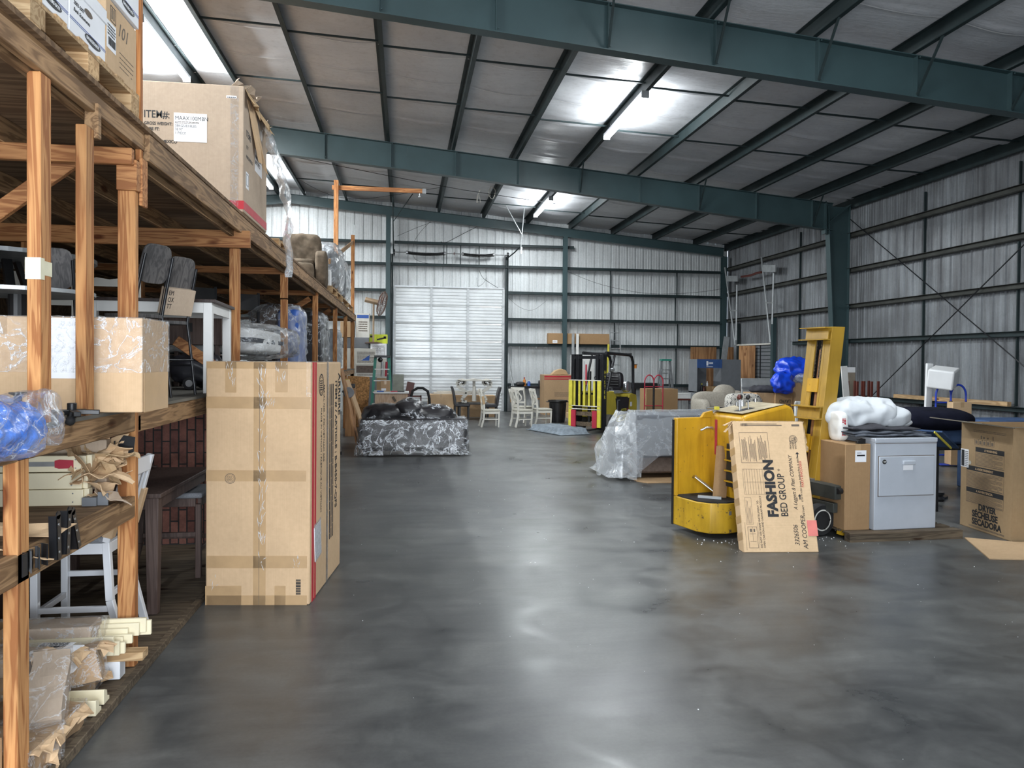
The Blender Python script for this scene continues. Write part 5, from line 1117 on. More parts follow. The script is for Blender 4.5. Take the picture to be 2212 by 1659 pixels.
t = thing('castor_wheel', 'grey castor wheel on a bracket clamped to the leaning board', 'wheel', at(753, 848, Y=15)); m = MB(); m.lathe([(0, -.015), (.10, -.015), (.11, 0), (.10, .015), (0, .015)], 24, (0, 0, 0), 'y'); m.build('wheel', M['grey'], t, smooth=True); m = MB(); m.cyl((-.12, .03, .02), (.0, -.02, 0), .022); m.build('bracket', M['steel'], t)
# stepladder
def stepladder(label, loc, rz, h, w0, w1, rail, step, n=6, top=None, spread=.55):
    t = thing('stepladder', label, 'ladder', loc, rz)
    for s in (-1, 1):
        m = MB(); m.beam((s*w0/2, 0, 0), (s*w1/2, spread*.5, h), .075, .03, (0, 1, 0)); m.build('front_rail', rail, t); m = MB(); m.beam((s*w0/2, spread, 0), (s*w1/2, spread*.55, h), .05, .03, (0, 1, 0)); m.build('rear_rail', rail, t)
    for k in range(1, n):
        f = k/n; ww = w0+(w1-w0)*f; m = MB(); m.box(-ww/2, ww/2, spread*.5*f-.04, spread*.5*f+.05, h*f-.03, h*f); m.build('step', step, t)
    for k in range(1, 4): f = k/4; ww = w0+(w1-w0)*f; m = MB(); m.box(-ww/2, ww/2, spread-.45*spread*f, spread-.45*spread*f+.02, h*f, h*f+.03); m.build('rear_brace', step, t)
    m = MB(); m.box(-w1/2-.03, w1/2+.03, spread*.5-.12, spread*.5+.14, h-.01, h+.05); m.build('top_cap', top or step, t, bev=.006); return t
stepladder('green fibreglass stepladder with white steps beside the mezzanine end', (-.62, 20.2, 0), 0, 1.86, .60, .36, M['greenp'], M['white'], 6, M['black'])
stepladder('grey aluminium stepladder with green cap against the back wall behind the red hand truck', (9.05, 24.7, 0), 0, 1.85, .55, .30, M['alu'], M['alu'], 6, M['greenp'])
t = thing('tool_cluster', 'cluster of small black and red tools hung on the top of the green stepladder', 'tools', (-.62, 20.45, 1.24)); m = MB(); m.cyl((0, 0, .1), (0, 0, .5), .035); m.build('torch', M['alu'], t); m = MB(); m.sphere((-.05, -.02, .55), .07, 8); m.build('clamp', M['black'], t); m = MB(); m.cyl((.10, 0, .1), (.12, 0, .5), .03); m.build('bottle', M['redp'], t)
t = carton('small_carton', 'small tan carton standing on the paper covered crate', (-.62, 19.25, .982), (.24, .2, .27), 0, 'card_m'); decal([(.02, .14, .02, .08)], M['paper'], t, front())
t = thing('crate', 'pale plywood crate with a tag in front of the stepladder', 'crate', (-.75, 19.0, 0)); m = MB(); m.box(0, .82, 0, .6, 0, .94); m.build('body', wood('pale_ply', (.66, .50, .38), (.52, .36, .24), 'z', .7, False), t, bev=.004); m = MB(); m.box(-.03, .85, -.03, .63, .94, .98); m.build('lid', M['white'], t, bev=.004); m = MB(); m.cbox((.48, -.006, .80), (.06, .006, .14), ry=-.5); m.build('tag', M['ink_f'], t)
for i, (x, mt, l_) in enumerate(((-.70, 'blue_print', 'blue'), (-.36, 'redp', 'red'), (-.18, 'black', 'dark'))): t = thing('magazine', '%s magazine lying on the pale crate lid' % l_, 'magazine', (x, 19.0, .981), .03*i); m = MB(); m.box(0, .17, 0, .2, 0, .02); m.build('pages', M[mt], t)
t = thing('shop_shelf', 'cluttered low shelf beside the roll-up door with a grey panel', 'shelf', (.0, 24.9, 0)); m = MB(); m.box(-.6, .55, 0, .35, .55, .60); m.box(-.6, .55, 0, .35, 0, .04); m.box(-.6, -.56, 0, .35, 0, .6); m.box(.51, .55, 0, .35, 0, .6); m.build('frame', M['redwood'], t)
t = thing('grey_panel_board', 'small grey green board standing on the cluttered shelf', 'board', (-.40, 24.95, .605)); m = MB(); m.box(0, .36, 0, .03, 0, .70); m.build('board', flat('sage', (.30, .32, .28), .6), t)
t = thing('picture_stand', 'dark framed picture tilted on the cluttered shelf', 'picture', (.12, 24.9, .605)); m = MB(); m.beam((0, 0, 0), (.08, 0, .45), .03, .25, (1, 0, 0)); m.build('frame', M['redwood'], t)
# wrapped love seat in the aisle
t = thing('love_seat', 'black leather love seat wrapped in shiny clear plastic in the aisle', 'sofa', (-.82, 13.95, .0), -.03)
lv = M['leather']
m = MB(); m.box(.05, 1.92, .05, .95, .09, .40); m.build('base', lv, t, bev=.03, seg=3)
m = MB(); m.box(.0, 1.97, -.0, .22, .12, .70); m.build('back_panel', lv, t, bev=.05, seg=3)
blob('cushion', lv, t, (.42, .40, .74), (.42, .30, .20), 2.6, .02, 5, 1, 9); blob('cushion', lv, t, (1.36, .40, .72), (.40, .28, .20), 2.6, .02, 5, 3, 9); blob('cushion', lv, t, (.90, .45, .82), (.30, .3, .20), 2.6, .02, 5, 5, 9)
m = MB(); m.box(-.02, .22, .1, 1.0, .10, .62); m.build('arm', lv, t, bev=.06, seg=3); m = MB(); m.box(1.75, 1.99, .1, 1.0, .10, .62); m.build('arm', lv, t, bev=.06, seg=3)
for x, y in ((.06, .04), (1.86, .04), (.06, .9), (1.86, .9)): m = MB(); m.box(x, x+.07, y, y+.07, 0, .10); m.build('foot', M['black'], t)
def seat_h(x, y):
    h = -1
    if -.02 <= x <= 1.99 and -.02 <= y <= 1.0: h = .66 if (y < .22 or x < .24 or x > 1.73) else .42
    for cx_, cy_, cz_, rx, ry, rz_ in ((.42, .42, .74, .42, .30, .22), (1.38, .40, .72, .42, .28, .22), (.90, .45, .84, .28, .3, .22)):
        d = 1-((x-cx_)/rx)**2-((y-cy_)/ry)**2
        if d > 0: h = max(h, cz_+rz_*math.sqrt(d))
    return h if h > 0 else .03
dr = drape(seat_h, -.10, 2.07, -.09, 1.07, .024, 22, .03, .018, 3, 3, pull=.998); dr.build('plastic_cover', M['film_d'], t, smooth=True)
def skirt(x0, x1, y0, y1, z0, z1, amp, n, mat, t, seed=0, bulge=.03, name='plastic_skirt'):
    """crinkled vertical sheet hanging round a rectangle"""
    per = [(x0, y0), (x1, y0), (x1, y1), (x0, y1), (x0, y0)]; m = MB()
    def fn(u, v):
        s = u*4; i = min(3, int(s)); f = s-i; a = per[i]; b = per[i+1]; x = a[0]+(b[0]-a[0])*f; y = a[1]+(b[1]-a[1])*f
        nx = (0, 1, 0, -1)[i]; ny_ = (-1, 0, 1, 0)[i]; z = z0+(z1-z0)*v; q = Vector((x*1.5+y+z*2.2+seed, y*2, z*1.2-x*1.5)); q2 = Vector(((x+y)*3+seed, z*.9, 3))
        d = amp*(.9*ridged(q*1.6)+1.1*ridged(q2)+.25*mn.noise(q*6))+bulge*(1-v)*.7
        return (x+nx*d, y+ny_*d, z)
    m.grid(fn, n*4, n//2); return m.build(name, mat, t, smooth=True)
skirt(.0, 1.97, -.015, 1.0, .04, .68, .022, 40, M['film_d'], t, 4)

# S scroll pedestal table upended on the dining table
t = thing('dining_table', 'black dining table under the white scroll pedestal', 'table', (1.60, 22.3, 0)); m = MB(); m.box(0, .95, 0, .8, .46, .50); m.build('table_top', M['black'], t, bev=.004)
for x, y in ((.02, .02), (.87, .02), (.02, .72), (.87, .72)): m = MB(); m.box(x, x+.05, y, y+.05, 0, .46); m.build('leg', M['black'], t)
t = thing('scroll_pedestal', 'white carved S scroll table base standing on the black table', 'table base', (2.10, 22.65, .502))
def scroll(sgn):
    pts = []
    P = [(.20, .0), (.30, .0), (.34, .05), (.33, .12), (.26, .20), (.20, .28), (.26, .33), (.40, .42), (.50, .52), (.48, .62), (.38, .68), (.27, .64), (.27, .56), (.34, .53), (.39, .57)]
    return [(sgn*(p[0]+.02), 0, p[1]+.02) for p in P]
for sgn in (-1, 1):
    m = MB(); P = scroll(sgn)
    Q = []
    for i in range(len(P)-1):
        for k in range(3): Q.append(Vector(P[i]).lerp(Vector(P[i+1]), k/3))
    Q.append(Vector(P[-1]))
    for a, b in zip(Q, Q[1:]): m.beam(a, b, .10, .075, (0, 1, 0))
    m.build('scroll', M['offwhite'], t, bev=0)
for a in (0,): m = MB(); m.box(-.04, .04, .02, .10, .12, .70); m.build('centre_post', M['offwhite'], t)
m = MB(); m.cyl((0, -.05, .05), (0, -.05, .5), .07, .05, 14); m.build('vase_column', M['offwhite'], t, smooth=True); m = MB(); m.prism([(-.52, .71), (-.40, .67), (.40, .67), (.56, .71), (.3, .70), (0, .74), (-.3, .70)], -.25, .25); m.build('cross_plate', M['offwhite'], t)
def parson(label, loc, rz):
    t = thing('parsons_chair', label, 'chair', loc, rz, 'black high back dining chairs')
    m = MB(); m.prism([(.40, .44), (.46, .44), (.50, .75), (.56, 1.0), (.50, 1.01), (.45, .85), (.40, .60)], 0, .44); m.build('backrest', M['leather'], t, bev=.012)
    m = MB(); m.box(-.02, .44, 0, .44, .40, .50); m.build('seat', M['leather'], t, bev=.02)
    for x, y in ((0, .02), (.40, .02), (0, .38), (.40, .38)): m = MB(); m.box(x, x+.04, y, y+.04, 0, .40); m.build('leg', M['black'], t)
parson('black high back chair on the side of the cartons, facing the scroll base', (1.93, 22.7, 0), PI); parson('black high back chair on the door jamb side of the scroll base', (2.30, 21.9, 0), 0)
def dining_chair(label, loc, rz, wrapm=False, scroll_back=False):
    """front towards +x, back at x=0"""
    t = thing('dining_chair', label, 'chair', loc, rz, 'antique white scroll back dining chairs'); W2 = M['offwhite']; k = .04
    for y in (0, .40):
        m = MB(); P = [(-.06, 0), (0, .22), (.02, .45), (0, .70), (-.09, 1.02)]
        for (xa, za), (xb, z2) in zip(P, P[1:]): m.beam((xa, y+k/2, za), (xb, y+k/2, z2), k, k+.01, (1, 0, 0))
        m.build('back_leg', W2, t, bev=.004); m = MB(); m.beam((.42, y+k/2, .42), (.41, y+k/2, 0), .045, .045, (0, 1, 0), .03, .03); m.build('leg', W2, t, bev=.003)
        m = MB(); m.box(.02, .42, y+.01, y+.03, .36, .42); m.box(.0, .41, y+.01, y+.03, .20, .225); m.build('side_rail', W2, t)
    m = MB(); m.box(.40, .44, .02, .42, .36, .42); m.box(0, .03, .02, .42, .36, .42); m.build('seat_rail', W2, t)
    m = MB(); m.box(.0, .45, -.005, .445, .42, .475); m.build('seat', M['seat_cream'], t, bev=.02, seg=3)
    m = MB(); m.beam((-.07, .02, .99), (-.07, .42, .99), .03, .08, (0, 0, 1)); m.build('top_rail', W2, t); m = MB(); m.beam((.01, .02, .60), (.01, .42, .60), .025, .05, (0, 0, 1)); m.build('lower_rail', W2, t)
    m = MB()
    for s in (-1, 1):
        for (ya, za), (yb, z2) in zip(((.22, .62), (.22+s*.09, .68), (.22+s*.10, .76), (.22+s*.03, .85), (.22+s*.02, .93)), ((.22+s*.09, .68), (.22+s*.10, .76), (.22+s*.03, .85), (.22+s*.02, .93), (.22+s*.08, .96))): m.beam((-(za-.6)*.2, ya, za), (-(z2-.6)*.2, yb, z2), .03, .025, (1, 0, 0))
    m.beam((0, .22, .62), (-.07, .22, .96), .02, .02, (1, 0, 0)); m.build('back_splat', W2, t)
    if wrapm:
        for y in (-.005, .395): m = MB(); m.beam((.01, y+.025, .62), (-.03, y+.025, .84), .055, .065, (1, 0, 0)); o = m.build('card_guard', M['card_in'], t, bev=.004)
    return t
dining_chair('antique white dining chair with cardboard guards tied round its back posts', (2.10, 19.78, 0), .06, True)
dining_chair('antique white dining chair with a card in its back beside the quilted pad', (3.02, 19.72, 0), .25); dining_chair('antique white dining chair showing its scroll back by the trash can', (3.62, 20.15, 0), .15)
dining_chair('antique white dining chair half hidden behind the others near the trash can', (3.45, 21.1, 0), .9)
t = thing('trash_can', 'round black ribbed trash can behind the white chairs', 'trash can', (4.46, 21.4, 0)); m = MB(); m.lathe([(.0, 0), (.20, 0), (.25, .58), (.29, .60), (.29, .65), (.26, .65), (.24, .6), (.19, .05), (0, .05)], 32); m.build('bin', M['black'], t, smooth=True)
for k in range(14): a = 2*PI*k/14; m = MB(); m.beam((.205*math.cos(a), .205*math.sin(a), .02), (.252*math.cos(a), .252*math.sin(a), .55), .03, .012, (math.cos(a), math.sin(a), 0)); m.build('rib', M['black'], t)
for s in (-1, 1): m = MB(); m.tube([(s*.28, -.06, .60), (s*.33, -.06, .60), (s*.33, .06, .60), (s*.28, .06, .6)], .014, 6); m.build('handle', M['black'], t)
t = carton('red_stripe_carton', 'large carton with red stripes around its top behind the trash can', (4.58, 24.2, 0), (1.12, .8, 1.34), 0, 'card_m'); decal([(0, 1.12, 1.18, 1.22), (0, 1.12, 1.25, 1.31)], M['red'], t, front(), 'red_stripe'); decal(lines(.35, 1.0, .62, .78, 4, .3), M['ink_f'], t, front())
t = thing('rolled_foam', 'pale rounded foam piece resting on the red striped carton', 'foam', (4.85, 24.4, 1.342)); m = MB(); m.prism([(.0, 0), (.6, 0), (.5, .16), (.35, .2), (.15, .14)], 0, .3); m.build('foam', M['card_in'], t, bev=.02)
carton('wide_carton', 'wide low tan carton behind the love seat', (.72, 23.3, 0), (.80, .6, .72), 0, 'card'); carton('wide_carton', 'long open tan carton with paper behind the scroll base', (1.55, 23.4, 0), (1.30, .6, .68), 0, 'card_m')
t = thing('white_panel_stack', 'white panels lying across the wide tan cartons', 'panel', (.9, 23.5, .73)); m = MB(); m.box(0, 1.6, 0, .3, 0, .05); m.box(.1, 1.4, .02, .28, .055, .09); m.build('panel', M['offwhite'], t)
t = thing('push_cart', 'black padded push handle of a cart behind the love seat', 'cart', (.36, 18.5, 0)); m = MB(); m.tube([(-.22, 0, .2), (-.22, 0, .85), (-.17, 0, 1.03), (-.05, 0, 1.10), (.08, 0, 1.10), (.2, 0, 1.02), (.24, 0, .84), (.27, 0, .2)], .035, 10); m.build('handle', M['rubber'], t, smooth=True); m = MB(); m.box(-.15, .2, -.03, .1, .55, .75); m.build('body', M['grey'], t, bev=.01); m = MB(); m.cyl((-.24, .1, .1), (-.2, .1, .1), .1); m.build('wheel', M['rubber'], t); m = MB(); m.cyl((.24, .1, .1), (.28, .1, .1), .1); m.build('wheel', M['rubber'], t)
# long shelf girt with carton and clutter right of the door
t = carton('long_carton', 'long reddish brown carton resting on the wall girt behind the forklift', (5.02, D-.30, 2.41), (2.24, .25, .38), 0, 'card_rb' if 'card_rb' in M else 'card_d'); decal([(.16, .33, .03, .13)], M['paper'], t, front(), 'label'); text('7072', .06, M['ink_f'], t, front(0, .05, .18) @ Matrix.Translation((0, 0, .001)))
t = thing('work_ledge', 'narrow dark work ledge beside the roll-up door', 'bench', (3.60, 25.35, 0)); m = MB(); m.box(0, 1.25, 0, .5, .84, .92); m.build('top', M['black_metal'], t); m = MB(); m.beam((.02, .02, .84), (.40, .45, 0), .03, .04); m.build('brace', M['black_metal'], t); m = MB(); m.box(1.2, 1.24, .0, .04, 0, .84); m.build('leg', M['black_metal'], t); m = MB(); m.box(.8, 1.4, .05, .4, .45, .50); m.build('shelf', M['ply_l'], t)
def bottle(label, x, y, z, r, h, mt, cap=None, nm='bottle'):
    t = thing(nm, label, nm, (x, y, z)); m = MB(); m.lathe([(0, 0), (r, 0), (r, h*.65), (r*.4, h*.8), (r*.4, h*.88), (0, h*.88)], 12); m.build('body', M[mt], t, smooth=True)
    m = MB(); m.box(-r*.5, r*.5, -r*.5, r*.5, h*.88, h); m.build('cap', M[cap or mt], t)
bottle('orange spray bottle on the wall bench', 4.12, 25.5, .922, .05, .30, 'amber', 'redp'); bottle('blue can on the wall bench', 4.28, 25.5, .922, .055, .20, 'blue_print', 'white'); bottle('dark tall bottle on the wall bench', 4.64, 25.5, .922, .03, .24, 'black', 'white'); bottle('clear blue jug at the end of the wall bench', 4.78, 25.55, .922, .08, .25, 'white_b', 'white'); bottle('small red can on the lower bench shelf', 4.45, 25.5, .502, .04, .14, 'redp', 'white')
t = thing('cordless_tool', 'black tool bag on the wall bench', 'tool', (3.98, 25.5, .922)); blob('bag', M['black'], t, (0, 0, .07), (.16, .08, .07), 3, .01, 8, 2, 6)
cable('rope of dark wire running to the bench brace', [(3.62, 25.9, 1.9), (3.72, 25.7, .9), (3.95, 25.4, .02)], .02, 'galv')
cable('long grey pole leaning on the wall beside the door', [(3.58, 25.95, 2.3), (3.70, 25.7, 1.2), (3.98, 25.3, .02)], .025, 'galv')
carton('small_carton', 'small brown carton on the floor beneath the wall bench', (3.62, 25.3, .0), (.18, .2, .2), 0, 'card_d').location.z = .35
t = carton('low_carton', 'low tan carton on the floor left of the forklift', (4.62, 20.6, .12), (.62, .4, .16), 0, 'card'); t.location.z = .16
carton('low_tray', 'wooden tray under the low carton left of the forklift', (4.72, 20.55, 0), (.55, .4, .155), 0, 'pallet', tape=False)
for x, mt, l_ in ((5.86, 'galv', 'grey'), (6.02, 'white', 'white')): t = thing('plastic_pipe', 'tall %s plastic post leaning on the back wall behind the forklift mast' % l_, 'post', (x, 25.75, 0)); m = MB(); m.box(0, .09, 0, .06, 0, 2.78); m.build('post', M[mt], t, bev=.004)
t = thing('door_slab', 'white panelled door slab leaning against the back wall behind the forklift', 'door slab', (5.78, 25.55, 0)); m = MB(); m.box(0, .85, 0, .045, 0, 2.02); m.build('slab', M['white'], t, bev=.004)
for x0, x1, z0, z1 in ((.10, .38, .2, .8), (.10, .38, .9, 1.5), (.10, .38, 1.6, 1.9)): m = MB(); m.box(x0, x1, -.004, 0, z0, z1); m.build('panel', M['offwhite'], t)
# extension ladder and yellow level
t = thing('extension_ladder', 'tall aluminium extension ladder leaning on the back wall behind the forklift', 'ladder', (7.22, 25.35, 0), 0, rot=(-.12, 0, 0))
for x in (0, .37): m = MB(); m.box(x, x+.03, 0, .07, 0, 3.05); m.build('rail', M['galv'], t)
for k in range(10): m = MB(); m.cyl((.02, .035, .25+k*.29), (.38, .035, .25+k*.29), .015, seg=8); m.build('rung', M['galv'], t)
t = thing('yellow_level', 'long yellow spirit level leaning against the ladder', 'level', (6.95, 25.2, 0), 0, rot=(-.15, .07, 0)); m = MB(); m.box(0, .06, 0, .03, 0, 2.45); m.build('bar', M['yel_bright'], t)

# ---------------------------------------------------------------- forklift
def forklift():
    t = thing('forklift', 'yellow gas forklift with black mast and overhead guard parked by the back wall', 'forklift', (4.93, 18.05, 0), math.radians(45)); Y_ = M['yel_h']; K = M['black_metal']
    for y0, y1 in ((.0, .10), (.84, .94)): m = MB(); m.box(-.15, -.10, y0, y1, .14, 1.32); m.build('backrest_post', M['yel_bright'], t, bev=.004)
    for i in range(5): y = .17+.145*i; m = MB(); m.box(-.14, -.11, y, y+.05, .68, 1.31); m.build('backrest_bar', M['yel_bright'], t)
    for z in (1.31, .66, .58): m = MB(); m.box(-.15, -.13, .0, .94, z, z+.02); m.build('cross_bar', M['offwhite'], t)
    for y in (.10, .72): m = MB(); m.box(-.17, -.13, y, y+.13, .13, .56); m.build('fork_shank', M['redp'], t); m = MB(); m.box(-.5, -.14, y+.01, y+.12, .08, .12); m.build('fork', K, t)
    m = MB(); m.box(-.12, -.05, .1, .84, .42, .52); m.box(-.12, -.05, .1, .84, .16, .26); m.build('carriage', M['old_pallet'], t)
    for y0, y1 in ((.0, .09), (.14, .22), (.72, .80), (.85, .94)): m = MB(); m.box(-.04, .16, y0, y1, .08, 1.98); m.build('mast_rail', K, t, bev=.004)
    m = MB(); m.box(0, .15, .0, .94, 1.86, 1.94); m.box(0, .15, .0, .94, .95, 1.0); m.build('mast_cross_member', K, t)
    m = MB(); m.cyl((.05, .44, .2), (.05, .44, 1.55), .045); m.build('lift_cylinder', M['black'], t, smooth=True); m = MB(); m.cyl((-.02, .50, 1.2), (-.02, .50, 1.72), .022); m.build('red_hose', M['redp'], t); m = MB(); m.cyl((-.02, .56, 1.15), (-.02, .56, 1.80), .012); m.build('chain', M['steel'], t)
    for i, ch_ in enumerate('HYSTER'): text(ch_, .13, M['yel_bright'], t, fr((.02, -.002, 1.48-i*.125), (1, 0, 0), (0, 0, 1)), bold=.001, sx=1.1)
    prof = [(.26, .36), (.30, 1.03), (.72, 1.03), (.86, .88), (.90, .44), (1.50, .44), (1.56, .92), (1.72, .95), (1.98, .90), (2.02, .70), (2.0, .28), (1.45, .22), (.62, .22), (.55, .40)]
    m = MB(); m.prism(prof, .10, .86); m.build('body', Y_, t, bev=.015)
    m = MB(); m.box(.88, 1.52, .12, .84, .44, .86); m.build('engine_bay', M['black'], t)
    m = MB(); m.prism([(.80, .84), (.90, .40), (1.50, .42), (1.55, .84)], .092, .10); m.build('side_cover', M['black_metal'], t); text('HYSTER', .085, M['yel_bright'], t, fr((1.10, .088, .50), (1, 0, 0), (0, 0, 1)), bold=.001); text('35', .085, M['redp'], t, fr((1.42, .088, .50), (1, 0, 0), (0, 0, 1)), bold=.001)
    m = MB(); m.box(.90, .91, .08, .092, .46, .80); m.box(.90, 1.02, .08, .092, .78, .80); m.build('cover_trim', M['steel'], t); m = MB(); m.box(1.02, 1.18, .088, .10, .14+.14, .36); m.build('step_hole', M['old_pallet'], t)
    m = MB(); m.prism([(.70, .97), (1.25, .97), (1.15, 1.04), (.72, 1.04)], .10, .86); m.build('floor_plate', M['galv'], t)
    for x, r_, w_ in ((.38, .225, .19), (1.66, .19, .15)):
        for y in (-.04, .82):
            m = MB(); m.lathe([(r_*.55, 0), (r_*.95, 0), (r_, .02), (r_, w_-.02), (r_*.95, w_), (r_*.55, w_)], 30, (x, y, r_), 'y'); o = m.build('wheel', flat('grey_rubber', (.10, .095, .085), .85), t, smooth=True); m = MB(); m.lathe([(0, .03), (r_*.3, .02), (r_*.58, .01), (r_*.58, w_-.01), (0, w_-.01)], 20, (x, y, r_), 'y'); m.build('hub', M['old_pallet'], o, smooth=True)
    for y in (.14, .82): m = MB(); m.tube([(.42, y, .98), (.62, y, 1.5), (.80, y, 1.96)], .032, 8); m.build('front_guard_post', K, t, smooth=True); m = MB(); m.tube([(.35, y, 2.02), (1.0, y, 2.0), (1.60, y, 1.98), (1.75, y, 1.93), (1.82, y, 1.80), (1.84, y, 1.4), (1.85, y, .92)], .04, 8); m.build('rear_guard_post', K, t, smooth=True)
    for k in range(6): x = .36+.27*k; m = MB(); m.box(x, x+.04, .14, .82, 1.98, 2.03); m.build('guard_bar', K, t)
    blob('seat_back', M['leather'], t, (1.42, .48, 1.28), (.10, .25, .24), 4, .005, 4, 1, 8); blob('seat_cushion', M['leather'], t, (1.18, .48, 1.06), (.25, .25, .07), 4, .005, 4, 2, 8)
    for i in range(5): m = MB(); m.tube([(1.31, .30, 1.12+i*.07), (1.295, .48, 1.12+i*.07), (1.31, .66, 1.12+i*.07)], .008, 5); m.build('seat_ridge', M['steel'], t)
    m = MB(); m.cyl((1.72, .2, 1.12), (1.72, .76, 1.12), .155, seg=20); m.build('gas_tank', M['alu'], t, bev=.03)
    m = MB(); m.tube([(.66+.04*math.cos(a)*2, .48+.17*math.sin(a), 1.38+.14*math.cos(a)*.5) for a in [2*PI*k/20 for k in range(20)]], .014, 6, close=True); m.cyl((.55, .48, 1.05), (.66, .48, 1.38), .025); m.build('steering_wheel', M['black'], t, smooth=True)
    for y in (.25, .32, .39): m = MB(); m.tube([(.45, y, 1.0), (.40, y, 1.15), (.48, y, 1.28)], .009, 5); m.build('lever', M['black'], t)
    m = MB(); m.cyl((.62, .12, 1.58), (.62, .05, 1.60), .055, .04, 12); m.build('work_lamp', M['alu'], t); m = MB(); m.cyl((1.95, .14, 1.62), (1.95, .14, 1.72), .045, .05, 12); m.build('beacon', M['amber'], t); m = MB(); m.box(1.84, 2.02, .10, .18, 1.72, 1.735); m.build('beacon_bracket', K, t)
    decal([(1.60, 1.72, .6, .72)], M['paper'], t, fr((0, .098, 0), (1, 0, 0), (0, 0, 1)), 'decal'); m = MB(); m.cyl((.2, .15, .62), (.5, .15, .66), .04); m.build('tilt_cylinder', M['black'], t)
    return t
forklift()
# quilted pad on a pallet
pl_ = thing('shipping_pallet', 'low reddish pallet under the grey quilted pad in front of the forklift', 'pallet', (3.80, 17.58, 0), .35); m = MB()
for k in range(6): m = MB(); m.box(0, .66, k*.26, k*.26+.1, .075, .09); m.build('deck_board', M['pallet'], pl_)
for k in range(3): m = MB(); m.box(k*.285, k*.285+.09, 0, 1.4, 0, .075); m.build('stringer', M['pallet'], pl_)
t = thing('quilted_pad', 'grey-blue quilted mattress pad draped over a low pallet in front of the forklift', 'pad', (3.74, 17.48, .0), .35)
dr = drape(lambda x, y: .14 if (.06 < x < .78 and .08 < y < 1.55) else .012, -.03, .84, -.05, 1.68, .03, 10, .012, .012, 4, 6); dr.build('pad', M['blanket'], t, smooth=True, solid=.01)
# red hand truck
def handtruck(label, loc, rz, frame_m, loops=True):
    t = thing('hand_truck', label, 'hand truck', loc, rz); s = .26
    for x in (-s, s): m = MB(); m.tube([(x, 0, .05), (x, 0, 1.15)], .018, 8); m.build('side_rail', frame_m, t, smooth=True)
    m = MB(); m.tube([(0, 0, .15), (0, 0, 1.15)], .03, 8); m.build('centre_rail', M['black'], t, smooth=True)
    for c_ in (-.13, .13): m = MB(); m.tube([(c_+.13*math.cos(a), 0, 1.25+.19*math.sin(a)) for a in [PI-PI*k/12 for k in range(13)]], .018, 8); m.build('handle', frame_m, t, smooth=True)
    for x in (-s, 0, s): m = MB(); m.tube([(x, 0, 1.1), (x, 0, 1.27)], .018, 8); m.build('handle_stem', frame_m, t)
    for z in (1.12, .60, .18): m = MB(); m.cyl((-s, 0, z), (s, 0, z), .016); m.build('cross_bar', frame_m, t)
    m = MB(); m.box(-s, s, -.22, 0, .02, .03); m.build('toe_plate', frame_m, t)
    for x in (-s-.02, s+.02): m = MB(); m.lathe([(.04, -.03), (.13, -.03), (.13, .03), (.04, .03)], 20, (x, .12, .13), 'x'); m.build('wheel', M['rubber'], t, smooth=True)
handtruck('red two-handled hand truck standing behind the forklift', (6.74, 19.5, 0), 0, M['redp'])
carton('brown_carton', 'brown carton standing behind the red hand truck', (6.9, 20.6, 0), (.95, .6, 1.02), 0, 'card_d')
t = thing('dark_bench', 'dark metal bench top against the wall behind the hand truck', 'bench', (7.9, 24.9, 0)); m = MB(); m.box(0, .84, 0, .6, .86, 1.06); m.build('top', M['black'], t)
for x in (.02, .76): m = MB(); m.box(x, x+.06, .05, .1, 0, .86); m.build('leg', M['black'], t)
t = thing('white_box', 'long white box on the small wooden table near the kiosk', 'box', (8.70, 23.3, .60)); m = MB(); m.box(0, .80, 0, .4, 0, .15); m.build('body', M['white'], t, bev=.008); m = MB(); m.box(-.01, .81, -.01, .41, .15, .18); m.build('lid', M['white'], t, bev=.006)
t = thing('side_table', 'small dark wooden table carrying the white box', 'table', (8.74, 23.3, 0)); m = MB(); m.box(-.02, .78, 0, .45, .54, .598); m.build('top', M['redwood'], t)
for x, y in ((0, .02), (.66, .02), (0, .36), (.66, .36)): m = MB(); m.box(x, x+.08, y, y+.07, 0, .54); m.build('leg', M['redwood'], t)
# display kiosk
t = thing('display_kiosk', 'grey laminate display kiosk with a blue header', 'kiosk', (9.32, 22.8, 0)); G_ = M['grey']
m = MB(); m.box(0, .02, 0, .7, 0, 1.90); m.build('side_panel', G_, t); m = MB(); m.box(.84, 1.50, 0, .05, 0, 1.90); m.build('side_panel', G_, t); m = MB(); m.box(.82, .84, 0, .6, 0, 1.9); m.build('side_panel', G_, t); m = MB(); m.box(.02, .60, .66, .7, .3, 1.85); m.build('back_panel', G_, t)
m = MB(); m.box(0, .84, -.02, .0, 1.62, 1.90); m.build('header', M['blue_hdr'] if 'blue_hdr' in M else flat('blue_header', (.035, .09, .26), .5), t); decal([(.31, .37, 1.70, 1.84), (.31, .53, 1.655, 1.67)]+[(.39+.03*k, .41+.03*k, 1.75, 1.81) for k in range(5)], M['paper'], t, fr((0, -.0215, 0), (1, 0, 0), (0, 0, 1)), 'logo')
m = MB(); m.box(0, .84, 0, .7, .82, .85); m.build('shelf', G_, t)
for x in (.27, .54): m = MB(); m.box(x, x+.02, 0, .6, .45, .82); m.build('divider', G_, t)
m = MB(); m.box(0, .84, 0, .6, .42, .45); m.build('shelf', G_, t); m = MB(); m.box(.02, .82, .58, .6, 0, .82); m.build('back_panel', M['green_dark'], t)
bottle('bottle with a yellow cap on the kiosk shelf', 9.55, 22.95, .852, .035, .26, 'black', 'yel_bright'); bottle('short dark bottle beside it on the kiosk shelf', 9.63, 22.95, .852, .04, .18, 'redwood', 'black'); t = carton('open_carton', 'open brown carton on the kiosk shelf', (9.72, 22.95, .852), (.42, .35, .17), 0, 'card_d')
bottle('small white figurine on the open carton of the kiosk', 9.78, 23.05, 1.024, .03, .16, 'white_b')
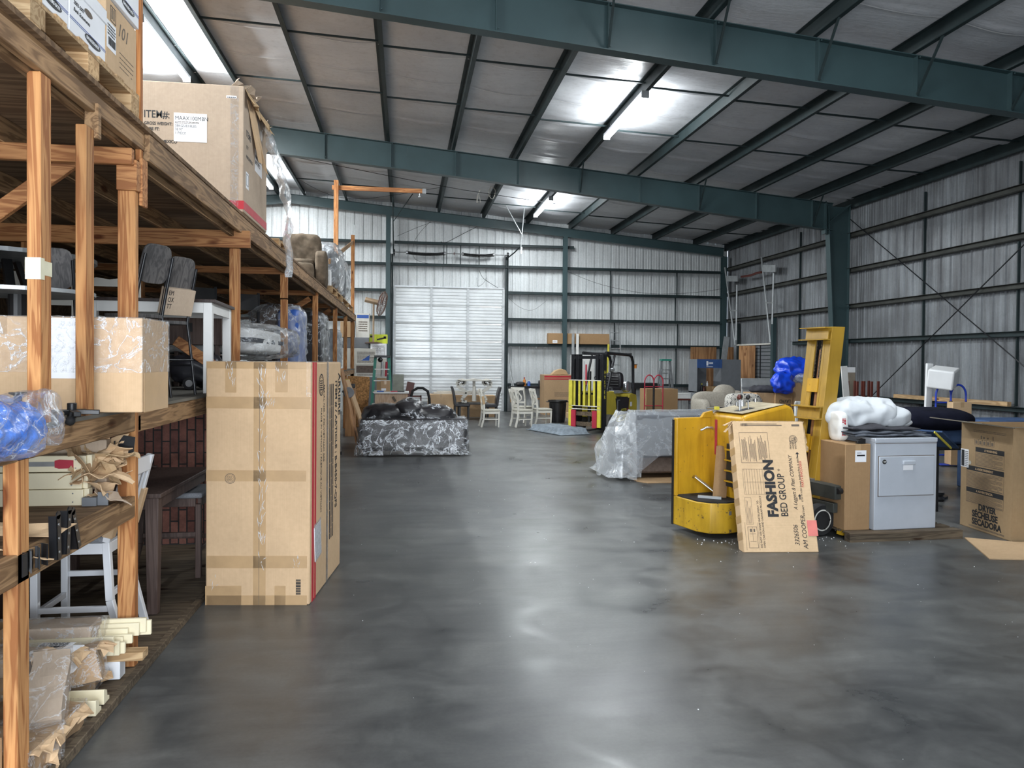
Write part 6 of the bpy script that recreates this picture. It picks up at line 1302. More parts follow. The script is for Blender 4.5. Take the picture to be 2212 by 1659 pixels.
# plywood sheets and panels
t = thing('plywood_sheet', 'large stained plywood sheet leaning on the back wall behind the kiosk', 'plywood', (10.28, 25.75, 0)); m = MB(); m.box(0, .98, 0, .02, 0, 2.36); m.build('sheet', M['ply_l'], t)
t = thing('plywood_sheet', 'second plywood sheet in the back corner beside the large one', 'plywood', (11.30, 25.3, 0)); m = MB(); m.box(0, .42, 0, .02, 0, 2.36); m.build('sheet', M['ply_l'], t)
t = thing('plywood_strip', 'warped plywood strip standing against the corner door', 'plywood', (11.40, 24.2, 0), -1.2); m = MB(); m.box(0, .72, 0, .02, 0, 2.38); m.build('sheet', M['ply_l'], t)
t = thing('grey_plank', 'long grey plank leaning in front of the plywood', 'plank', (10.85, 24.9, 0), 0, rot=(0, .12, 0)); m = MB(); m.box(0, .20, 0, .03, 0, 2.75); m.build('plank', M['galv'], t)
# side wall opening with grey sectional door and its own track frame
dr2 = bpy.data.objects.new('door_2', None); C.objects.link(dr2); dr2.location = (W-.06, 23.75, 0); dr2['kind'] = 'structure'; dr2['label'] = 'dark grey sectional door in the stained side wall near the back corner'
for k in range(5):
    m = MB(); m.box(0, .03, -1.2, 1.2, k*.48, k*.48+.47); o = m.build('door_section', M['grey'], dr2, bev=.005)
    for z in (.12, .24, .36): m = MB(); m.box(-.008, 0, -1.2, 1.2, k*.48+z, k*.48+z+.02); m.build('rib', M['green_dark'], o)
for y in (-1.25, 1.25): m = MB(); m.box(-.06, .02, y-.05, y+.05, 0, 3.2); m.build('track', M['green_dark'], dr2)
for y in (-.4, .4): m = MB(); m.box(-.02, 0, y-.02, y+.02, 0, 2.4); m.build('stile', M['black_metal'], dr2)
m = MB(); m.box(-.08, 0, -1.25, 1.25, 2.40, 2.45); m.build('header', M['offwhite'], dr2)
m = MB(); m.box(-.12, 0, -1.45, -1.3, 0, 3.25); m.build('jamb', M['green'], dr2)
t = thing('gantry_frame', 'rusty grey lifting frame with two angled rails above the side door', 'door track', (11.5, 23.7, 2.4))
def pt(x, y, X=11.45): return at(x, y, X=X)-Vector(t.location)
for a, b in (((1566, 578), (1588, 745)), ((1645, 555), (1664, 740)), ((1592, 615), (1590, 735)), ((1671, 590), (1668, 700))): m = MB(); m.tube([pt(*a), pt(*b)], .028, 6); m.build('rail', M['steel2'] if 'steel2' in M else M['galv'], t)
m = MB(); m.tube([pt(1602, 598), pt(1622, 595), pt(1635, 590), pt(1645, 588)], .04, 6); m.build('spring', M['redwood'], t); m = MB(); m.beam(pt(1648, 580), pt(1676, 580), .04, .22, (0, 0, 1)); m.build('drum_plate', M['galv'], t); m = MB(); m.beam(pt(1570, 602), pt(1594, 602), .04, .20, (0, 0, 1)); m.build('drum_plate', M['galv'], t)
for a, b in (((1577, 671), (1592, 671)), ((1655, 654), (1670, 654))): m = MB(); m.tube([pt(*a), pt(*b)], .03, 6); m.build('cross_bar', M['galv'], t)
# armchairs and clutter in the middle distance
t = thing('armchair', 'beige rolled arm armchair with a navy seat in front of the kiosk', 'armchair', (7.05, 16.9, 0)); bf = M['beige_fab']
blob('arm', bf, t, (.12, .35, .45), (.12, .40, .45), 5, .008, 3, 1, 8); blob('arm', bf, t, (.95, .40, .45), (.12, .40, .45), 5, .008, 3, 1, 8); blob('seat', M['navy'], t, (.55, .25, .45), (.36, .35, .25), 5, .01, 3, 1, 8); blob('backrest', bf, t, (.55, .78, .62), (.50, .14, .45), 4, .008, 3, 4, 8)
t = thing('armchair', 'rounded cream armchair back behind the floral chair', 'armchair', (7.95, 17.9, 0)); blob('backrest', bf, t, (.1, 0, .88), (.32, .18, .36), 2.4, .006, 3, 1, 9); blob('arm', bf, t, (.42, .0, .75), (.16, .2, .34), 3, .006, 3, 1, 8); m = MB(); m.box(-.25, .5, -.2, .3, .0, .6); m.build('base', bf, t, bev=.05)
t = thing('armchair', 'floral upholstered armchair with black flowers behind the yellow stacker', 'armchair', (7.05, 15.3, 0)); blob('backrest', M['floral'], t, (.36, .2, .62), (.38, .16, .50), 7, .006, 3, 1, 9); blob('seat', M['floral'], t, (.36, .5, .40), (.38, .3, .2), 5, .006, 3, 1, 8); blob('wing', M['floral'], t, (.70, .3, .70), (.09, .24, .36), 4, .006, 3, 1, 8); m = MB(); m.box(.02, .70, .1, .7, 0, .2); m.build('base', M['floral'], t)
for i, (x, y, w_, h_, txt, l_) in enumerate(((7.68, 15.4, .42, 1.14, None, 'first brown carton in the row behind the stacker'), (8.10, 15.35, .42, 1.20, 'WASHE\nLAVEU\nLAVAD', 'brown washer carton turned upside down'), (8.55, 15.3, .72, 1.36, 'SÉCHEUSE\nSECADORA', 'tall brown dryer carton turned upside down behind the stacker mast'))):
    t = carton('appliance_carton', l_, (x, y, 0), (w_, .6, h_), .05, 'card_d' if i == 1 else 'card_m')
    if txt: text(txt, .11, M['ink'], t, fr((w_-.05, -.002, h_-.42), (-1, 0, 0), (0, 0, -1)), bold=.001, sx=.8 if i == 1 else .9, sp=.95)
t = thing('dark_cloth', 'dark grey cloth slumped over the first brown carton', 'cloth', (7.85, 15.6, 1.145)); blob('cloth', M['blanket_d'], t, (.1, 0, .06), (.30, .22, .07), 2.5, .03, 6, 2, 9)
t = thing('poly_bag', 'crumpled royal blue poly bag on top of the cartons', 'bag', (8.55, 15.6, 1.37)); blob('bag', M['blue_tarp'], t, (.12, 0, .30), (.40, .25, .22), 2.2, .05, 4, 2, 22, 1.2); blob('bag_tail', M['blue_tarp'], t, (-.32, -.32, -.02), (.24, .14, .20), 2.2, .04, 5, 5, 14, 1.2)
t = thing('poly_bag', 'crumpled clear poly bag under the blue one', 'bag', (8.75, 15.35, 1.37)); blob('bag', M['film_h'], t, (.1, -.05, .10), (.32, .2, .12), 2.4, .04, 5, 3, 18, 1.2)
t = thing('grey_headboard', 'grey panelled headboard leaning behind the brown cartons', 'headboard', (8.40, 17.5, 0), 0, rot=(-.12, 0, 0)); m = MB(); m.box(0, .78, 0, .05, .6, 1.42); m.box(.05, .15, 0, .05, 0, .6); m.box(.62, .72, 0, .05, 0, .6); m.build('panel', M['galv'], t, bev=.01); m = MB(); m.box(.0, .78, -.015, 0, 1.15, 1.2); m.build('moulding', M['grey'], t)
t = thing('white_chair', 'white slatted chair back just behind the stacker body', 'chair', (6.32, 11.3, 0), .1); 
for x in (0, .36): m = MB(); m.box(x, x+.04, 0, .04, 0, 1.16); m.build('leg', M['white'], t)
m = MB(); m.box(0, .40, 0, .03, 1.08, 1.18); m.build('top_rail', M['white'], t)
for k in range(3): m = MB(); m.beam((.06+.12*k, .01, .62), (.12+.1*k, .01, 1.08), .03, .015, (1, 0, 0)); m.build('back_slat', M['white'], t)
m = MB(); m.box(0, .4, 0, .4, .44, .48); m.build('seat', M['white'], t)
t = thing('grey_sofa', 'long grey upholstered sofa mostly hidden behind the yellow stacker', 'sofa', (5.0, 12.3, 0)); m = MB(); m.box(0, 2.3, 0, .9, .1, .42); m.build('seat', M['grey_fab'], t, bev=.05); m = MB(); m.box(0, 2.3, 0, .25, .1, .97); m.build('backrest', M['grey_fab'], t, bev=.06); 
for x in (.05, 2.15): m = MB(); m.box(x, x+.08, .05, .12, 0, .1); m.build('foot', M['black'], t)
t = thing('white_board', 'narrow white board leaning on the side wall column behind the stacker mast', 'board', (9.55, 14.9, 0), 0, rot=(0, -.10, 0)); m = MB(); m.box(0, .14, 0, .03, 0, 1.75); m.build('board', M['white'], t)
t = thing('cardboard_tube', 'beige wallboard offcut with white top leaning at the column', 'board', (9.9, 15.6, 0)); m = MB(); m.box(0, .26, 0, .04, 0, 1.60); m.build('sheet', flat('tan_sheet', (.26, .22, .17), .8), t); m = MB(); m.box(0, .26, -.004, .044, 1.60, 1.72); m.build('cap', M['styro'], t)
for i, (x, y, l_) in enumerate(((9.62, 14.7, 'slat back side turned to the camera'), (9.98, 15.0, 'legs pointing up'))):
    t = thing('mahogany_chair', 'upturned dark red wooden chair by the column, %s' % l_, 'chair', (x, y, .0)); rw = M['redwood']
    m = MB(); m.box(0, .38, 0, .38, .78, .84) ; m.build('seat', rw, t)
    for a, b in ((0, 0), (.34, 0), (0, .34), (.34, .34)): m = MB(); m.box(a, a+.04, b, b+.04, .84, 1.42); m.build('leg', rw, t)
    for k in range(5): m = MB(); m.box(.03+.07*k, .055+.07*k, .0, .02, .25, .78); m.build('back_slat', rw, t)
    m = MB(); m.box(0, .38, 0, .03, .0, .25); m.build('top_rail', rw, t)
t = thing('lumber_length', 'length of raw lumber lying on the lowest side wall girt', 'lumber', (W-.12, 14.6, .992), PI/2); m = MB(); m.box(-1.7, 1.7, 0, .09, 0, .09); m.build('board', M['pallet'], t)
t = thing('foam_board', 'tall narrow white foam strip standing behind the blankets', 'foam strip', (9.55, 12.5, 0), 0, rot=(0, .02, 0)); m = MB(); m.box(0, .13, 0, .05, 0, 1.82); m.build('strip', M['styro'], t, bev=.01)
handtruck('blue hand truck carrying the foam cooler by the side wall', (9.68, 12.0, 0), -.2, M['bluep'])
carton('small_carton', 'small brown carton strapped to the blue hand truck', (9.52, 11.75, .80), (.32, .2, .34), -.2, 'card')
carton('appliance_carton', 'lower brown carton on the blue hand truck', (9.5, 11.75, .035), (.36, .22, .76), -.2, 'card_m')
t = thing('foam_cooler', 'white foam cooler box tipped on top of the blue hand truck', 'foam box', (9.56, 11.8, 1.38), .7, rot=(.12, -.15, .7)); m = MB(); m.box(-.05, .46, 0, .42, -.04, .30); m.build('box', M['styro'], t, bev=.03, seg=3)
# ================================================================ right foreground
# film covered sofa on a cardboard sheet
t = thing('wrapped_sofa', 'dark grey sofa under heavy milky plastic behind the yellow stacker', 'sofa', (3.42, 10.85, .03), .02); g_ = M['grey_fab']
m = MB(); m.box(.0, 2.0, .05, .95, .06, .42); m.build('base', M['couch_brown'], t, bev=.04, seg=3); m = MB(); m.box(.02, 1.98, .0, .25, .30, 1.0); m.build('backrest', g_, t, bev=.06, seg=3)
m = MB(); m.box(-.12, .16, .15, .98, .12, .66); m.build('arm', g_, t, bev=.08, seg=3); m = MB(); m.box(1.84, 2.1, .15, .98, .12, .66); m.build('arm', g_, t, bev=.08, seg=3)
for x in (.05, 1.88): m = MB(); m.box(x, x+.08, .1, .18, 0, .07); m.build('foot', M['black'], t)
def sh(x, y):
    if -.02 < x < 1.98 and -.01 < y < .27: return 1.02
    if -.14 < x < 2.12 and -.01 < y < 1.0: return .69
    return .34 if x > .15 else .02
def cov(u, v):
    # hem: falls to the floor at the arm end, high along the back
    return None
dr = drape(sh, -.38, 2.2, -.05, 1.1, .03, 26, .02, .010, 2.2, 8); dr.build('plastic_cover', M['film_c'], t, smooth=True)
m = MB()
def fn(u, v):
    x = -.02+2.0*u; top = 1.0; hem = .34 if u > .22 else .34-.33*(1-u/.22); z = hem+(top-hem)*v; q = Vector((x*2.5+z, z*1.6, 2)); return (x, -.03-.02*(1-v)-.008*ridged(q)-.03*max(0, 1-u/.22)*(1-v), z)
m.grid(fn, 70, 36); m.build('plastic_skirt', film('milky_film', (.62,.66,.72), .22, .3, 1.8, .16, .8, .3), t, smooth=True)
m = MB()
def fn(u, v):
    a = u*PI*.62; q = Vector((u*5, v*4, 1)); z = 1.0-1.0*v**1.05; r_ = (.10+.32*min(1, v*1.6))*(1+.12*ridged(q*.6)); return (.02-r_*math.sin(a), -.03+.62*u-r_*math.cos(a)*.35*(1-u)+.05*mn.noise(q*2), max(.0, z+.03*mn.noise(q*2)))
m.grid(fn, 40, 50); m.build('plastic_drape', M['film_c'], t, smooth=True)
t = thing('cardboard_sheet', 'flattened cardboard under the plastic covered sofa', 'cardboard', (3.45, 10.45, .002), 0); m = MB(); m.prism([(0, .25), (.12, .08), (1.6, .08), (1.6, 1.2), (0, 1.2)], 0, .012, 'z'); m.build('sheet', M['card_m'], t)

# yellow ride-on stacker
ST = thing('pallet_stacker', 'battered yellow ride-on stacker truck with a tall leaning mast', 'stacker truck', (3.47, 7.22, 0), math.radians(13)); YL = M['yel']
m = MB(); m.prism([(0, 0), (-.02, 1.24), (.04, 1.26), (.56, 1.36), (.64, 1.33), (.68, 1.22), (.72, .3), (.72, .05), (0, .05)][1:], .0, .58); m.build('body', YL, ST, bev=.035, seg=3)
m = MB(); m.add([(.0, .03, 1.272), (.0, .55, 1.272), (.54, .55, 1.362), (.54, .03, 1.362)], [(0, 3, 2, 1)]); m.build('top_plate', M['dirty_top'], ST, solid=.004, recalc=False)
m = MB(); m.cbox((.16, .20, 1.302), (.20, .09, .004), ry=-.17); m.build('lever_slot', M['black'], ST)
for x, y, kn in ((.10, .20, 'redwood'), (.15, .24, 'black'), (.19, .17, 'black')):
    m = MB(); m.cyl((x, y, 1.28), (x-.01, y, 1.42), .007); o = m.build('lever', M['steel'], ST); m = MB(); m.sphere((x-.01, y, 1.435), .024, 10, (1, 1, 1.25)); m.build('knob', M[kn], o, smooth=True)
m = MB(); m.cyl((.30, .42, 1.32), (.30, .42, 1.37), .05, .045, 18); m.cyl((.30, .42, 1.37), (.30, .42, 1.385), .03, .03, 14); m.build('horn_button', M['alu'], ST, bev=.003)
for x in (.20, .45): m = MB(); m.cyl((x, .38, 1.30+x*.15), (x, .38, 1.34+x*.15), .014); m.build('switch', M['steel'], ST)
m = MB(); m.box(-.02, .02, .44, .48, 1.285, 1.32); m.build('indicator', M['yel_bright'], ST); m = MB(); m.cyl((-.1, .50, 1.30), (.06, .50, 1.30), .012); m.build('tiller', M['steel'], ST)
# operator compartment
m = MB(); pr = [(0, 0.0), (-.22, -.03), (-.38, .03), (-.46, .16), (-.48, .56), (0, .56)]; m.prism(pr, .05, .36, 'z'); m.build('operator_platform', M['yel_w'], ST, bev=.01)
m = MB(); m.prism([(p[0]*.97, p[1]*.95+.01) for p in pr], .36, .372, 'z'); m.build('foot_mat', M['rubber'], ST)
m = MB(); m.box(-.46, .01, .54, .57, .36, 1.20); m.box(-.48, -.45, .50, .57, .36, 1.20); m.build('guard_panel', YL, ST, bev=.008); m = MB(); m.prism([(-.14, 1.20), (-.10, 1.25), (.0, 1.27), (0, 1.2)], .53, .57); m.build('guard_shoulder', YL, ST)
m = MB(); m.box(-.49, -.48, .545, .575, .05, 1.18); m.build('side_trim', M['black'], ST)
m = MB(); m.tube([(-.16, .52, 1.06), (-.12, .48, 1.09), (-.04, .48, 1.09), (.0, .52, 1.06)], .012, 8); m.build('grab_handle', M['alu'], ST, smooth=True)
m = MB(); m.box(-.022, -.018, .42, .46, .80, 1.18); m.build('red_decal', M['redp'], ST)
m = MB(); m.box(-.08, -.02, .05, .18, .50, .95); m.build('pedal_box', M['black'], ST, bev=.004)
for k in range(4): m = MB(); m.box(-.10, -.02, .04, .19, .55+k*.11, .565+k*.11); m.build('fin', YL, ST)
m = MB(); m.box(-.20, -.17, -.035, -.028, .24, .28); m.build('catch', M['steel'], ST)
# mast: two leaning rails, cross plates, chains, wheel and forks
def MT(x, y, z): return (x+.125*z, y, z)
for y0, y1 in ((-.02, .06), (.25, .33)):
    m = MB(); z0, z1 = .22, 2.20
    vs = [MT(.86, y0, z0), MT(1.04, y0, z0), MT(1.04, y1, z0), MT(.86, y1, z0), MT(.86, y0, z1), MT(1.04, y0, z1), MT(1.04, y1, z1), MT(.86, y1, z1)]
    m.add(vs, [(0, 3, 2, 1), (4, 5, 6, 7), (0, 1, 5, 4), (1, 2, 6, 5), (2, 3, 7, 6), (3, 0, 4, 7)]); m.build('mast_rail', M['yel_m'], ST, bev=.004)
    for xa in (.86, 1.02): m = MB(); y_ = y0 if y0 > 0 else y1; d_ = -.05 if y0 > 0 else .03; m.add([MT(xa, y_, z0), MT(xa+.02, y_, z0), MT(xa+.02, y_+d_, z0), MT(xa, y_+d_, z0), MT(xa, y_, z1), MT(xa+.02, y_, z1), MT(xa+.02, y_+d_, z1), MT(xa, y_+d_, z1)], [(0, 3, 2, 1), (4, 5, 6, 7), (0, 1, 5, 4), (1, 2, 6, 5), (2, 3, 7, 6), (3, 0, 4, 7)]); m.build('rail_flange', M['yel_m'], ST)
for z, h_ in ((2.06, .13), (1.20, .13)):
    m = MB(); m.cbox(MT(.83, .155, z+h_/2), (.012, .33, h_), ry=.124); m.cbox(MT(.80, .16, z), (.10, .38, .012)); m.cbox(MT(.80, .16, z+h_), (.10, .38, .012)); m.build('cross_beam', M['yel_m'], ST)
for z, y_ in ((1.56, .17), (.93, .17)): m = MB(); m.cbox(MT(.86, y_, z), (.02, .16, .15), ry=.124); m.build('tie_plate', M['yel'], ST)
m = MB(); m.cbox(MT(.82, .12, .93), (.03, .05, .20), ry=.124); m.build('latch', M['yel'], ST)
for y_ in (.09, .22): m = MB(); m.beam(MT(.94, y_, .3), MT(.94, y_, 2.10), .07, .05, (0, 1, 0)); m.build('inner_rail', M['black'], ST)
m = MB(); m.cyl(MT(.93, .155, .3), MT(.93, .155, 1.95), .035); m.build('lift_cylinder', worn('rusty_cylinder', (.36, .17, .07), (.1, .06, .04)), ST, smooth=True)
for y_ in (.12, .20):
    m = MB()
    for k in range(20): c_ = MT(.88, y_, 1.66+k*.02); m.cbox(c_, (.012, .022 if k % 2 else .012, .018))
    m.build('lift_chain', M['rust'] if 'rust' in M else M['old_pallet'], ST, recalc=False)
m = MB(); m.box(.72, .90, .02, .56, .08, .50); m.build('drive_housing', M['black'], ST, bev=.01)
m = MB(); m.cbox(MT(.83, .2, .55), (.05, .44, .02)); m.cbox(MT(.83, .2, .40), (.05, .44, .02)); m.build('lower_cross_plate', M['steel'], ST)
m = MB(); m.lathe([(.10, -.05), (.155, -.05), (.168, -.03), (.168, .03), (.155, .05), (.10, .05)], 36, (.80, -.22, .168), 'y'); o = m.build('wheel', M['rubber'], ST, smooth=True); m = MB(); m.lathe([(0, -.03), (.04, -.045), (.05, -.03), (.085, -.035), (.10, -.052), (.112, -.05), (.112, .0), (0, .0)], 30, (.80, -.22, .168), 'y'); o2 = m.build('hub', flat('white_hub', (.55, .54, .50), .5, 0, .4, .35, 14), o, smooth=True)
for k in range(5): a = 2*PI*k/5; m = MB(); m.cyl((.80+.09*math.cos(a), -.275, .168+.09*math.sin(a)), (.80+.09*math.cos(a), -.268, .168+.09*math.sin(a)), .010, seg=8); m.build('bolt', M['black'], o)
m = MB(); m.beam((.945, -.37, .03), (.985, -.37, .53), .035, .08, (0, 1, 0)); m.box(.60, .95, -.20, .05, .12, .22); m.build('load_leg', M['yel_w'], ST)
m = MB(); m.box(.84, .96, -.39, .02, .40, .54); m.box(.84, .90, -.37, .0, .26, .36); m.build('fork_carriage', M['old_steel'] if 'old_steel' in M else M['rust_girt'], ST, bev=.006)
m = MB(); m.cyl((.86, -.40, .49), (.95, -.40, .49), .03); m.build('roller', M['black'], ST)
t = thing('cardboard_scrap', 'folded cardboard standing on the stacker platform', 'cardboard', (3.30, 7.42, .374), .25); m = MB(); m.beam((0, .0, 0.0), (.12, .1, .52), .06, .13, (1, 0, 0)); m.build('board', M['card_d'], t)
t = thing('scrap_stick', 'grey wooden stick lying on the stacker foot mat', 'stick', (3.06, 7.42, .374), -.55); m = MB(); m.box(0, .24, 0, .035, 0, .025); m.build('stick', M['galv'], t)
t = thing('scrap_plate', 'bent metal plate leaning in the stacker compartment', 'plate', (3.10, 7.60, .374), -.4); m = MB(); m.beam((0, 0, .20), (.24, 0, .02), .14, .008, (0, 0, 1)); m.build('plate', M['steel'], t)

# carton of a bed frame leaning on the stacker
A = Vector((3.19, 6.60, 0.004)); B = Vector((3.915, 6.53, 0.004)); TL = Vector((3.18, 7.035, 1.205))
ex = (B-A).normalized(); up = (TL-A); ez = (up-ex*up.dot(ex)).normalized(); ey = ez.cross(ex)
t = thing('bed_frame_carton', 'flat cardboard carton with large upright lettering leaning on the yellow stacker', 'box')
sh_ = up.dot(ex)/up.length
t.matrix_world = Matrix(((ex.x, ey.x, ez.x, A.x), (ex.y, ey.y, ez.y, A.y), (ex.z, ey.z, ez.z, A.z), (0, 0, 0, 1)))
Wd, Hh_, Td = .725, 1.285, .145; SK = .02
m = MB(); m.add([(0, 0, 0), (Wd, 0, 0), (Wd, Td, 0), (0, Td, 0), (SK, 0, Hh_), (Wd+SK*.9, 0, Hh_), (Wd+SK*.9, Td, Hh_), (SK, Td, Hh_)], [(0,3,2,1),(4,5,6,7),(0,1,5,4),(1,2,6,5),(2,3,7,6),(3,0,4,7)]); m.build('body', cardboard('light_cardboard', (.66, .47, .285), 'x'), t, bev=.008)
S_ = Matrix(((1, 0, SK/Hh_, 0), (0, 1, 0, 0), (0, 0, 1, 0), (0, 0, 0, 1)))
def up_(x, z): return S_ @ fr((x, -.0012, z), (0, 0, 1), (-1, 0, 0))
text('FASHION', .135, M['ink'], t, up_(.365, .33), bold=.007, sx=1.0); text('BED GROUP', .098, M['ink'], t, up_(.465, .335), bold=.001, sx=.78); text('®', .03, M['ink'], t, up_(.43, .78))
text('A Leggett & Platt COMPANY', .052, M['ink'], t, up_(.565, .40), shear=.35, sx=.85); text('VIETNAM     6735 W 65th Street, Bedford Park, IL 60638', .026, M['ink'], t, up_(.63, .34), sx=.95); text('PARTS ENCLOSED', .034, M['red'], t, up_(.655, .62), sx=.95)
text('FRAGILE\nHANDLE\nWITH CARE', .026, M['ink'], t, up_(.575, 1.0), sx=.9); text('OPEN CARTON AND UNWRAP PRODUCT', .026, M['ink'], t, up_(.215, .04)); text('DO NOT USE SHARP INSTRUMENT TO', .026, M['ink'], t, up_(.185, .04))
text('3326506', .062, M['ink'], t, up_(.545, .06), shear=.3, sx=.9); text('AM COOPER', .062, M['ink'], t, up_(.625, .03), shear=.2, sx=.9)
for x, z in ((.60, .50), (.625, .92)): m = MB(); m.T = up_(x, z); m.prism([(0, -.005), (.03, -.005), (.03, -.018), (.052, 0), (.03, .018), (.03, .005), (0, .005)], 0, .0008, 'z'); m.build('arrow', M['ink'], t, recalc=False)
FM = S_ @ fr((0, -.0012, 0), (1, 0, 0), (0, 0, 1)); lb = frame_rects(.055, .345, .86, 1.17, .003)+frame_rects(.055, .28, .55, .80, .002)+frame_rects(.05, .115, .26, .52, .002)+[(.07+.026*k, .072+.026*k, .55, .80) for k in range(8)]
lb += [(.055, .28, .67, .672)]
rr = random.Random(11)
for g0, g1 in ((.075, .125), (.145, .215), (.235, .325)):
    x = g0
    while x < g1: z = rr.uniform(.87, .92); lb.append((x, x+.004, z, rr.uniform(1.05, 1.14))); x += .009
for x in (.062, .074, .086, .098): lb.append((x, x+.003, .27, rr.uniform(.42, .5)))
lb += frame_rects(.055, .145, .04, .24, .003)+[(.03, .032, .02, .28), (.155, .157, .02, .28), (.07, .13, .10, .103), (.07, .13, .17, .173), (.10, .102, .1, .24), (.075, .095, .19, .22), (.11, .125, .19, .22)]
decal(lb, M['ink_f'], t, FM, 'printing'); stamp(t, S_ @ fr((.60, -.0012, 1.10), (1, 0, 0), (0, 0, 1)), .042)
decal([(.60, .68, 1.235, 1.255), (.12, .5, 1.24, 1.247), (.10, .45, 1.255, 1.26)]+barcode(.08, .15, 1.235, 1.262), M['ink_f'], t, FM, 'end_printing')
m = MB(); m.T = FM; m.box(.64, .735, .15, .30, 0, .003); m.build('pink_slip', M['pink'], t)
for z in (.12, .28, .45, .62, .78, .95, 1.1): m = MB(); m.T = S_; m.box(-.0012, 0, .0, Td, z, z+.07); m.build('tape_strip', M['tape'], t)
m = MB(); m.add([(SK, -.002, Hh_-.02), (SK-.002, .06, Hh_-.02), (SK-.085, .05, Hh_-.10), (SK-.085, -.012, Hh_-.12)], [(0, 1, 2, 3)]); m.add([(SK, -.002, Hh_), (SK-.002, .06, Hh_), (SK-.085, .05, Hh_-.03), (SK-.085, -.012, Hh_-.05)], [(0, 1, 2, 3)]); m.build('open_flap', M['card'], t, solid=.005)
m = MB(); m.box(SK-.01, Wd+SK, -.003, Td+.003, Hh_, Hh_+.003); m.build('top_tape', M['wrap'], t)
torn(41, (Wd+SK-.02, .0, Hh_-.01), (Wd+SK*.6, .02, Hh_-.30), (.03, .02, .0), 9, .015).build('torn_edge', M['card_in'], t, solid=.003)

# pallet with the dryer and its neighbour
pl2 = thing('shipping_pallet', 'dark flat pallet carrying the white dryer and brown carton', 'pallet', (4.44, 6.86, 0), .02)
m = MB(); m.box(0, 1.28, 0, .09, 0, .022); m.build('bottom_board', M['old_pallet'], pl2)
for y in (0, .62, 1.15): m = MB(); m.box(0, 1.28, y, y+.09, .022, .075); m.build('stringer', M['old_pallet'], pl2)
for k in range(7): m = MB(); m.box(0, 1.28, k*.185, k*.185+.13, .075, .092); m.build('deck_board', M['old_pallet'], pl2)
t = thing('dryer', 'white front loading tumble dryer on the dark pallet', 'dryer', (4.765, 6.955, .093), math.radians(3.5)); wb = M['dryer']
m = MB(); m.box(0, .735, 0, .72, 0, .93); m.build('cabinet', wb, t, bev=.010, seg=3)
m = MB(); m.box(-.003, .738, -.006, .725, .90, .945); m.build('top', wb, t, bev=.008, seg=3); m = MB(); m.box(.002, .733, -.0015, .0, .888, .894); m.build('seam', M['ink_f'], t)
m = MB(); m.box(.035, .70, -.004, 0, .345, .765); m.build('door_gap', M['ink_f'], t, bev=.02); m = MB(); m.box(.041, .694, -.016, 0, .351, .759); o = m.build('door', wb, t, bev=.018, seg=3)
m = MB(); m.box(.305, .45, -.040, -.014, .67, .715); m.build('handle', wb, o, bev=.008, seg=3); m = MB(); m.box(.32, .435, -.0175, -.016, .615, .67); m.build('handle_recess', M['paper'], o, bev=.003)
m = MB(); m.cyl((.098, -.016, .705), (.098, -.019, .705), .024, seg=24); m.build('badge', M['ink'], o)
text('W', .032, M['white'], o, fr((.084, -.0194, .694), (1, 0, 0), (0, 0, 1)))
t = carton('brown_carton', 'tall plain brown carton with a small white label beside the dryer', (4.455, 6.985, .093), (.285, .62, .885), .02, 'card_d'); decal([(.11, .235, .70, .82)], M['paper'], t, front(), 'label'); decal([(.13, .22, .76, .775), (.13, .18, .79, .795)], M['ink'], t, fr((0, -.0016, 0), (1, 0, 0), (0, 0, 1)), 'label_print')
# laundry on top
t = thing('dark_blankets', 'pile of grey and black moving blankets on top of the dryer', 'blankets', (4.62, 7.15, 1.042), .04)
def fold(nm, z, x0, x1, y0, y1, th, mat, seed, waves=5):
    m = MB()
    def f1(u, v): x = x0+(x1-x0)*u; y = y0+(y1-y0)*v; q = Vector((x*6, y*5, seed)); return (x+.03*mn.noise(q), y+.03*mn.noise(q+Vector((4, 4, 4))), z+th*.5*(1+.8*math.sin(x*waves*6+seed+3*mn.noise(q*.5)))*min(1, min(u, 1-u, v, 1-v)*8+.2))
    m.grid(f1, 44, 20); return m.build(nm, mat, t, smooth=True, solid=.014)
fold('grey_blanket', .014, -.05, .84, -.14, .42, .03, M['blanket_g'], 1, 3); fold('grey_blanket', .040, -.06, .80, -.12, .42, .03, M['blanket_g'], 5, 4); fold('black_blanket', .075, -.05, .74, -.10, .44, .05, M['blanket_d'], 9, 2.5)
t = thing('white_comforter', 'bunched white comforter heaped on the dark blankets', 'comforter', (4.95, 7.5, 1.12)); blob('comforter', M['white_cloth'], t, (-.02, .0, .14), (.40, .26, .13), 2.4, .05, 4.2, 2, 34, 1.0); blob('comforter_fold', M['white_cloth'], t, (.26, -.06, .11), (.22, .2, .11), 2.4, .03, 4, 6, 18, 1.0); blob('comforter_corner', M['white_cloth'], t, (.44, -.04, .04), (.12, .12, .035), 2.2, .015, 6, 3, 12)
t = thing('detergent_bag', 'white plastic bag with red lettering squeezed between mast and comforter', 'bag', (4.60, 7.35, .98)); blob('bag', M['white'], t, (0, 0, .15), (.06, .12, .155), 4, .008, 6, 2, 9); decal(lines(.02, .20, -.01, .035, 2, .8, .1, 3), M['red'], t, fr((.0, -.122, .04), (0, 0, 1), (-1, 0, 0)), 'red_lettering')
t = thing('black_funnel', 'small black plastic piece lying on the brown carton', 'plastic piece', (4.66, 7.02, .98), .3); m = MB(); m.beam((-.08, 0, .02), (.02, 0, .02), .03, .03, (0, 0, 1), .06, .06); m.build('piece', M['black'], t, bev=.004)
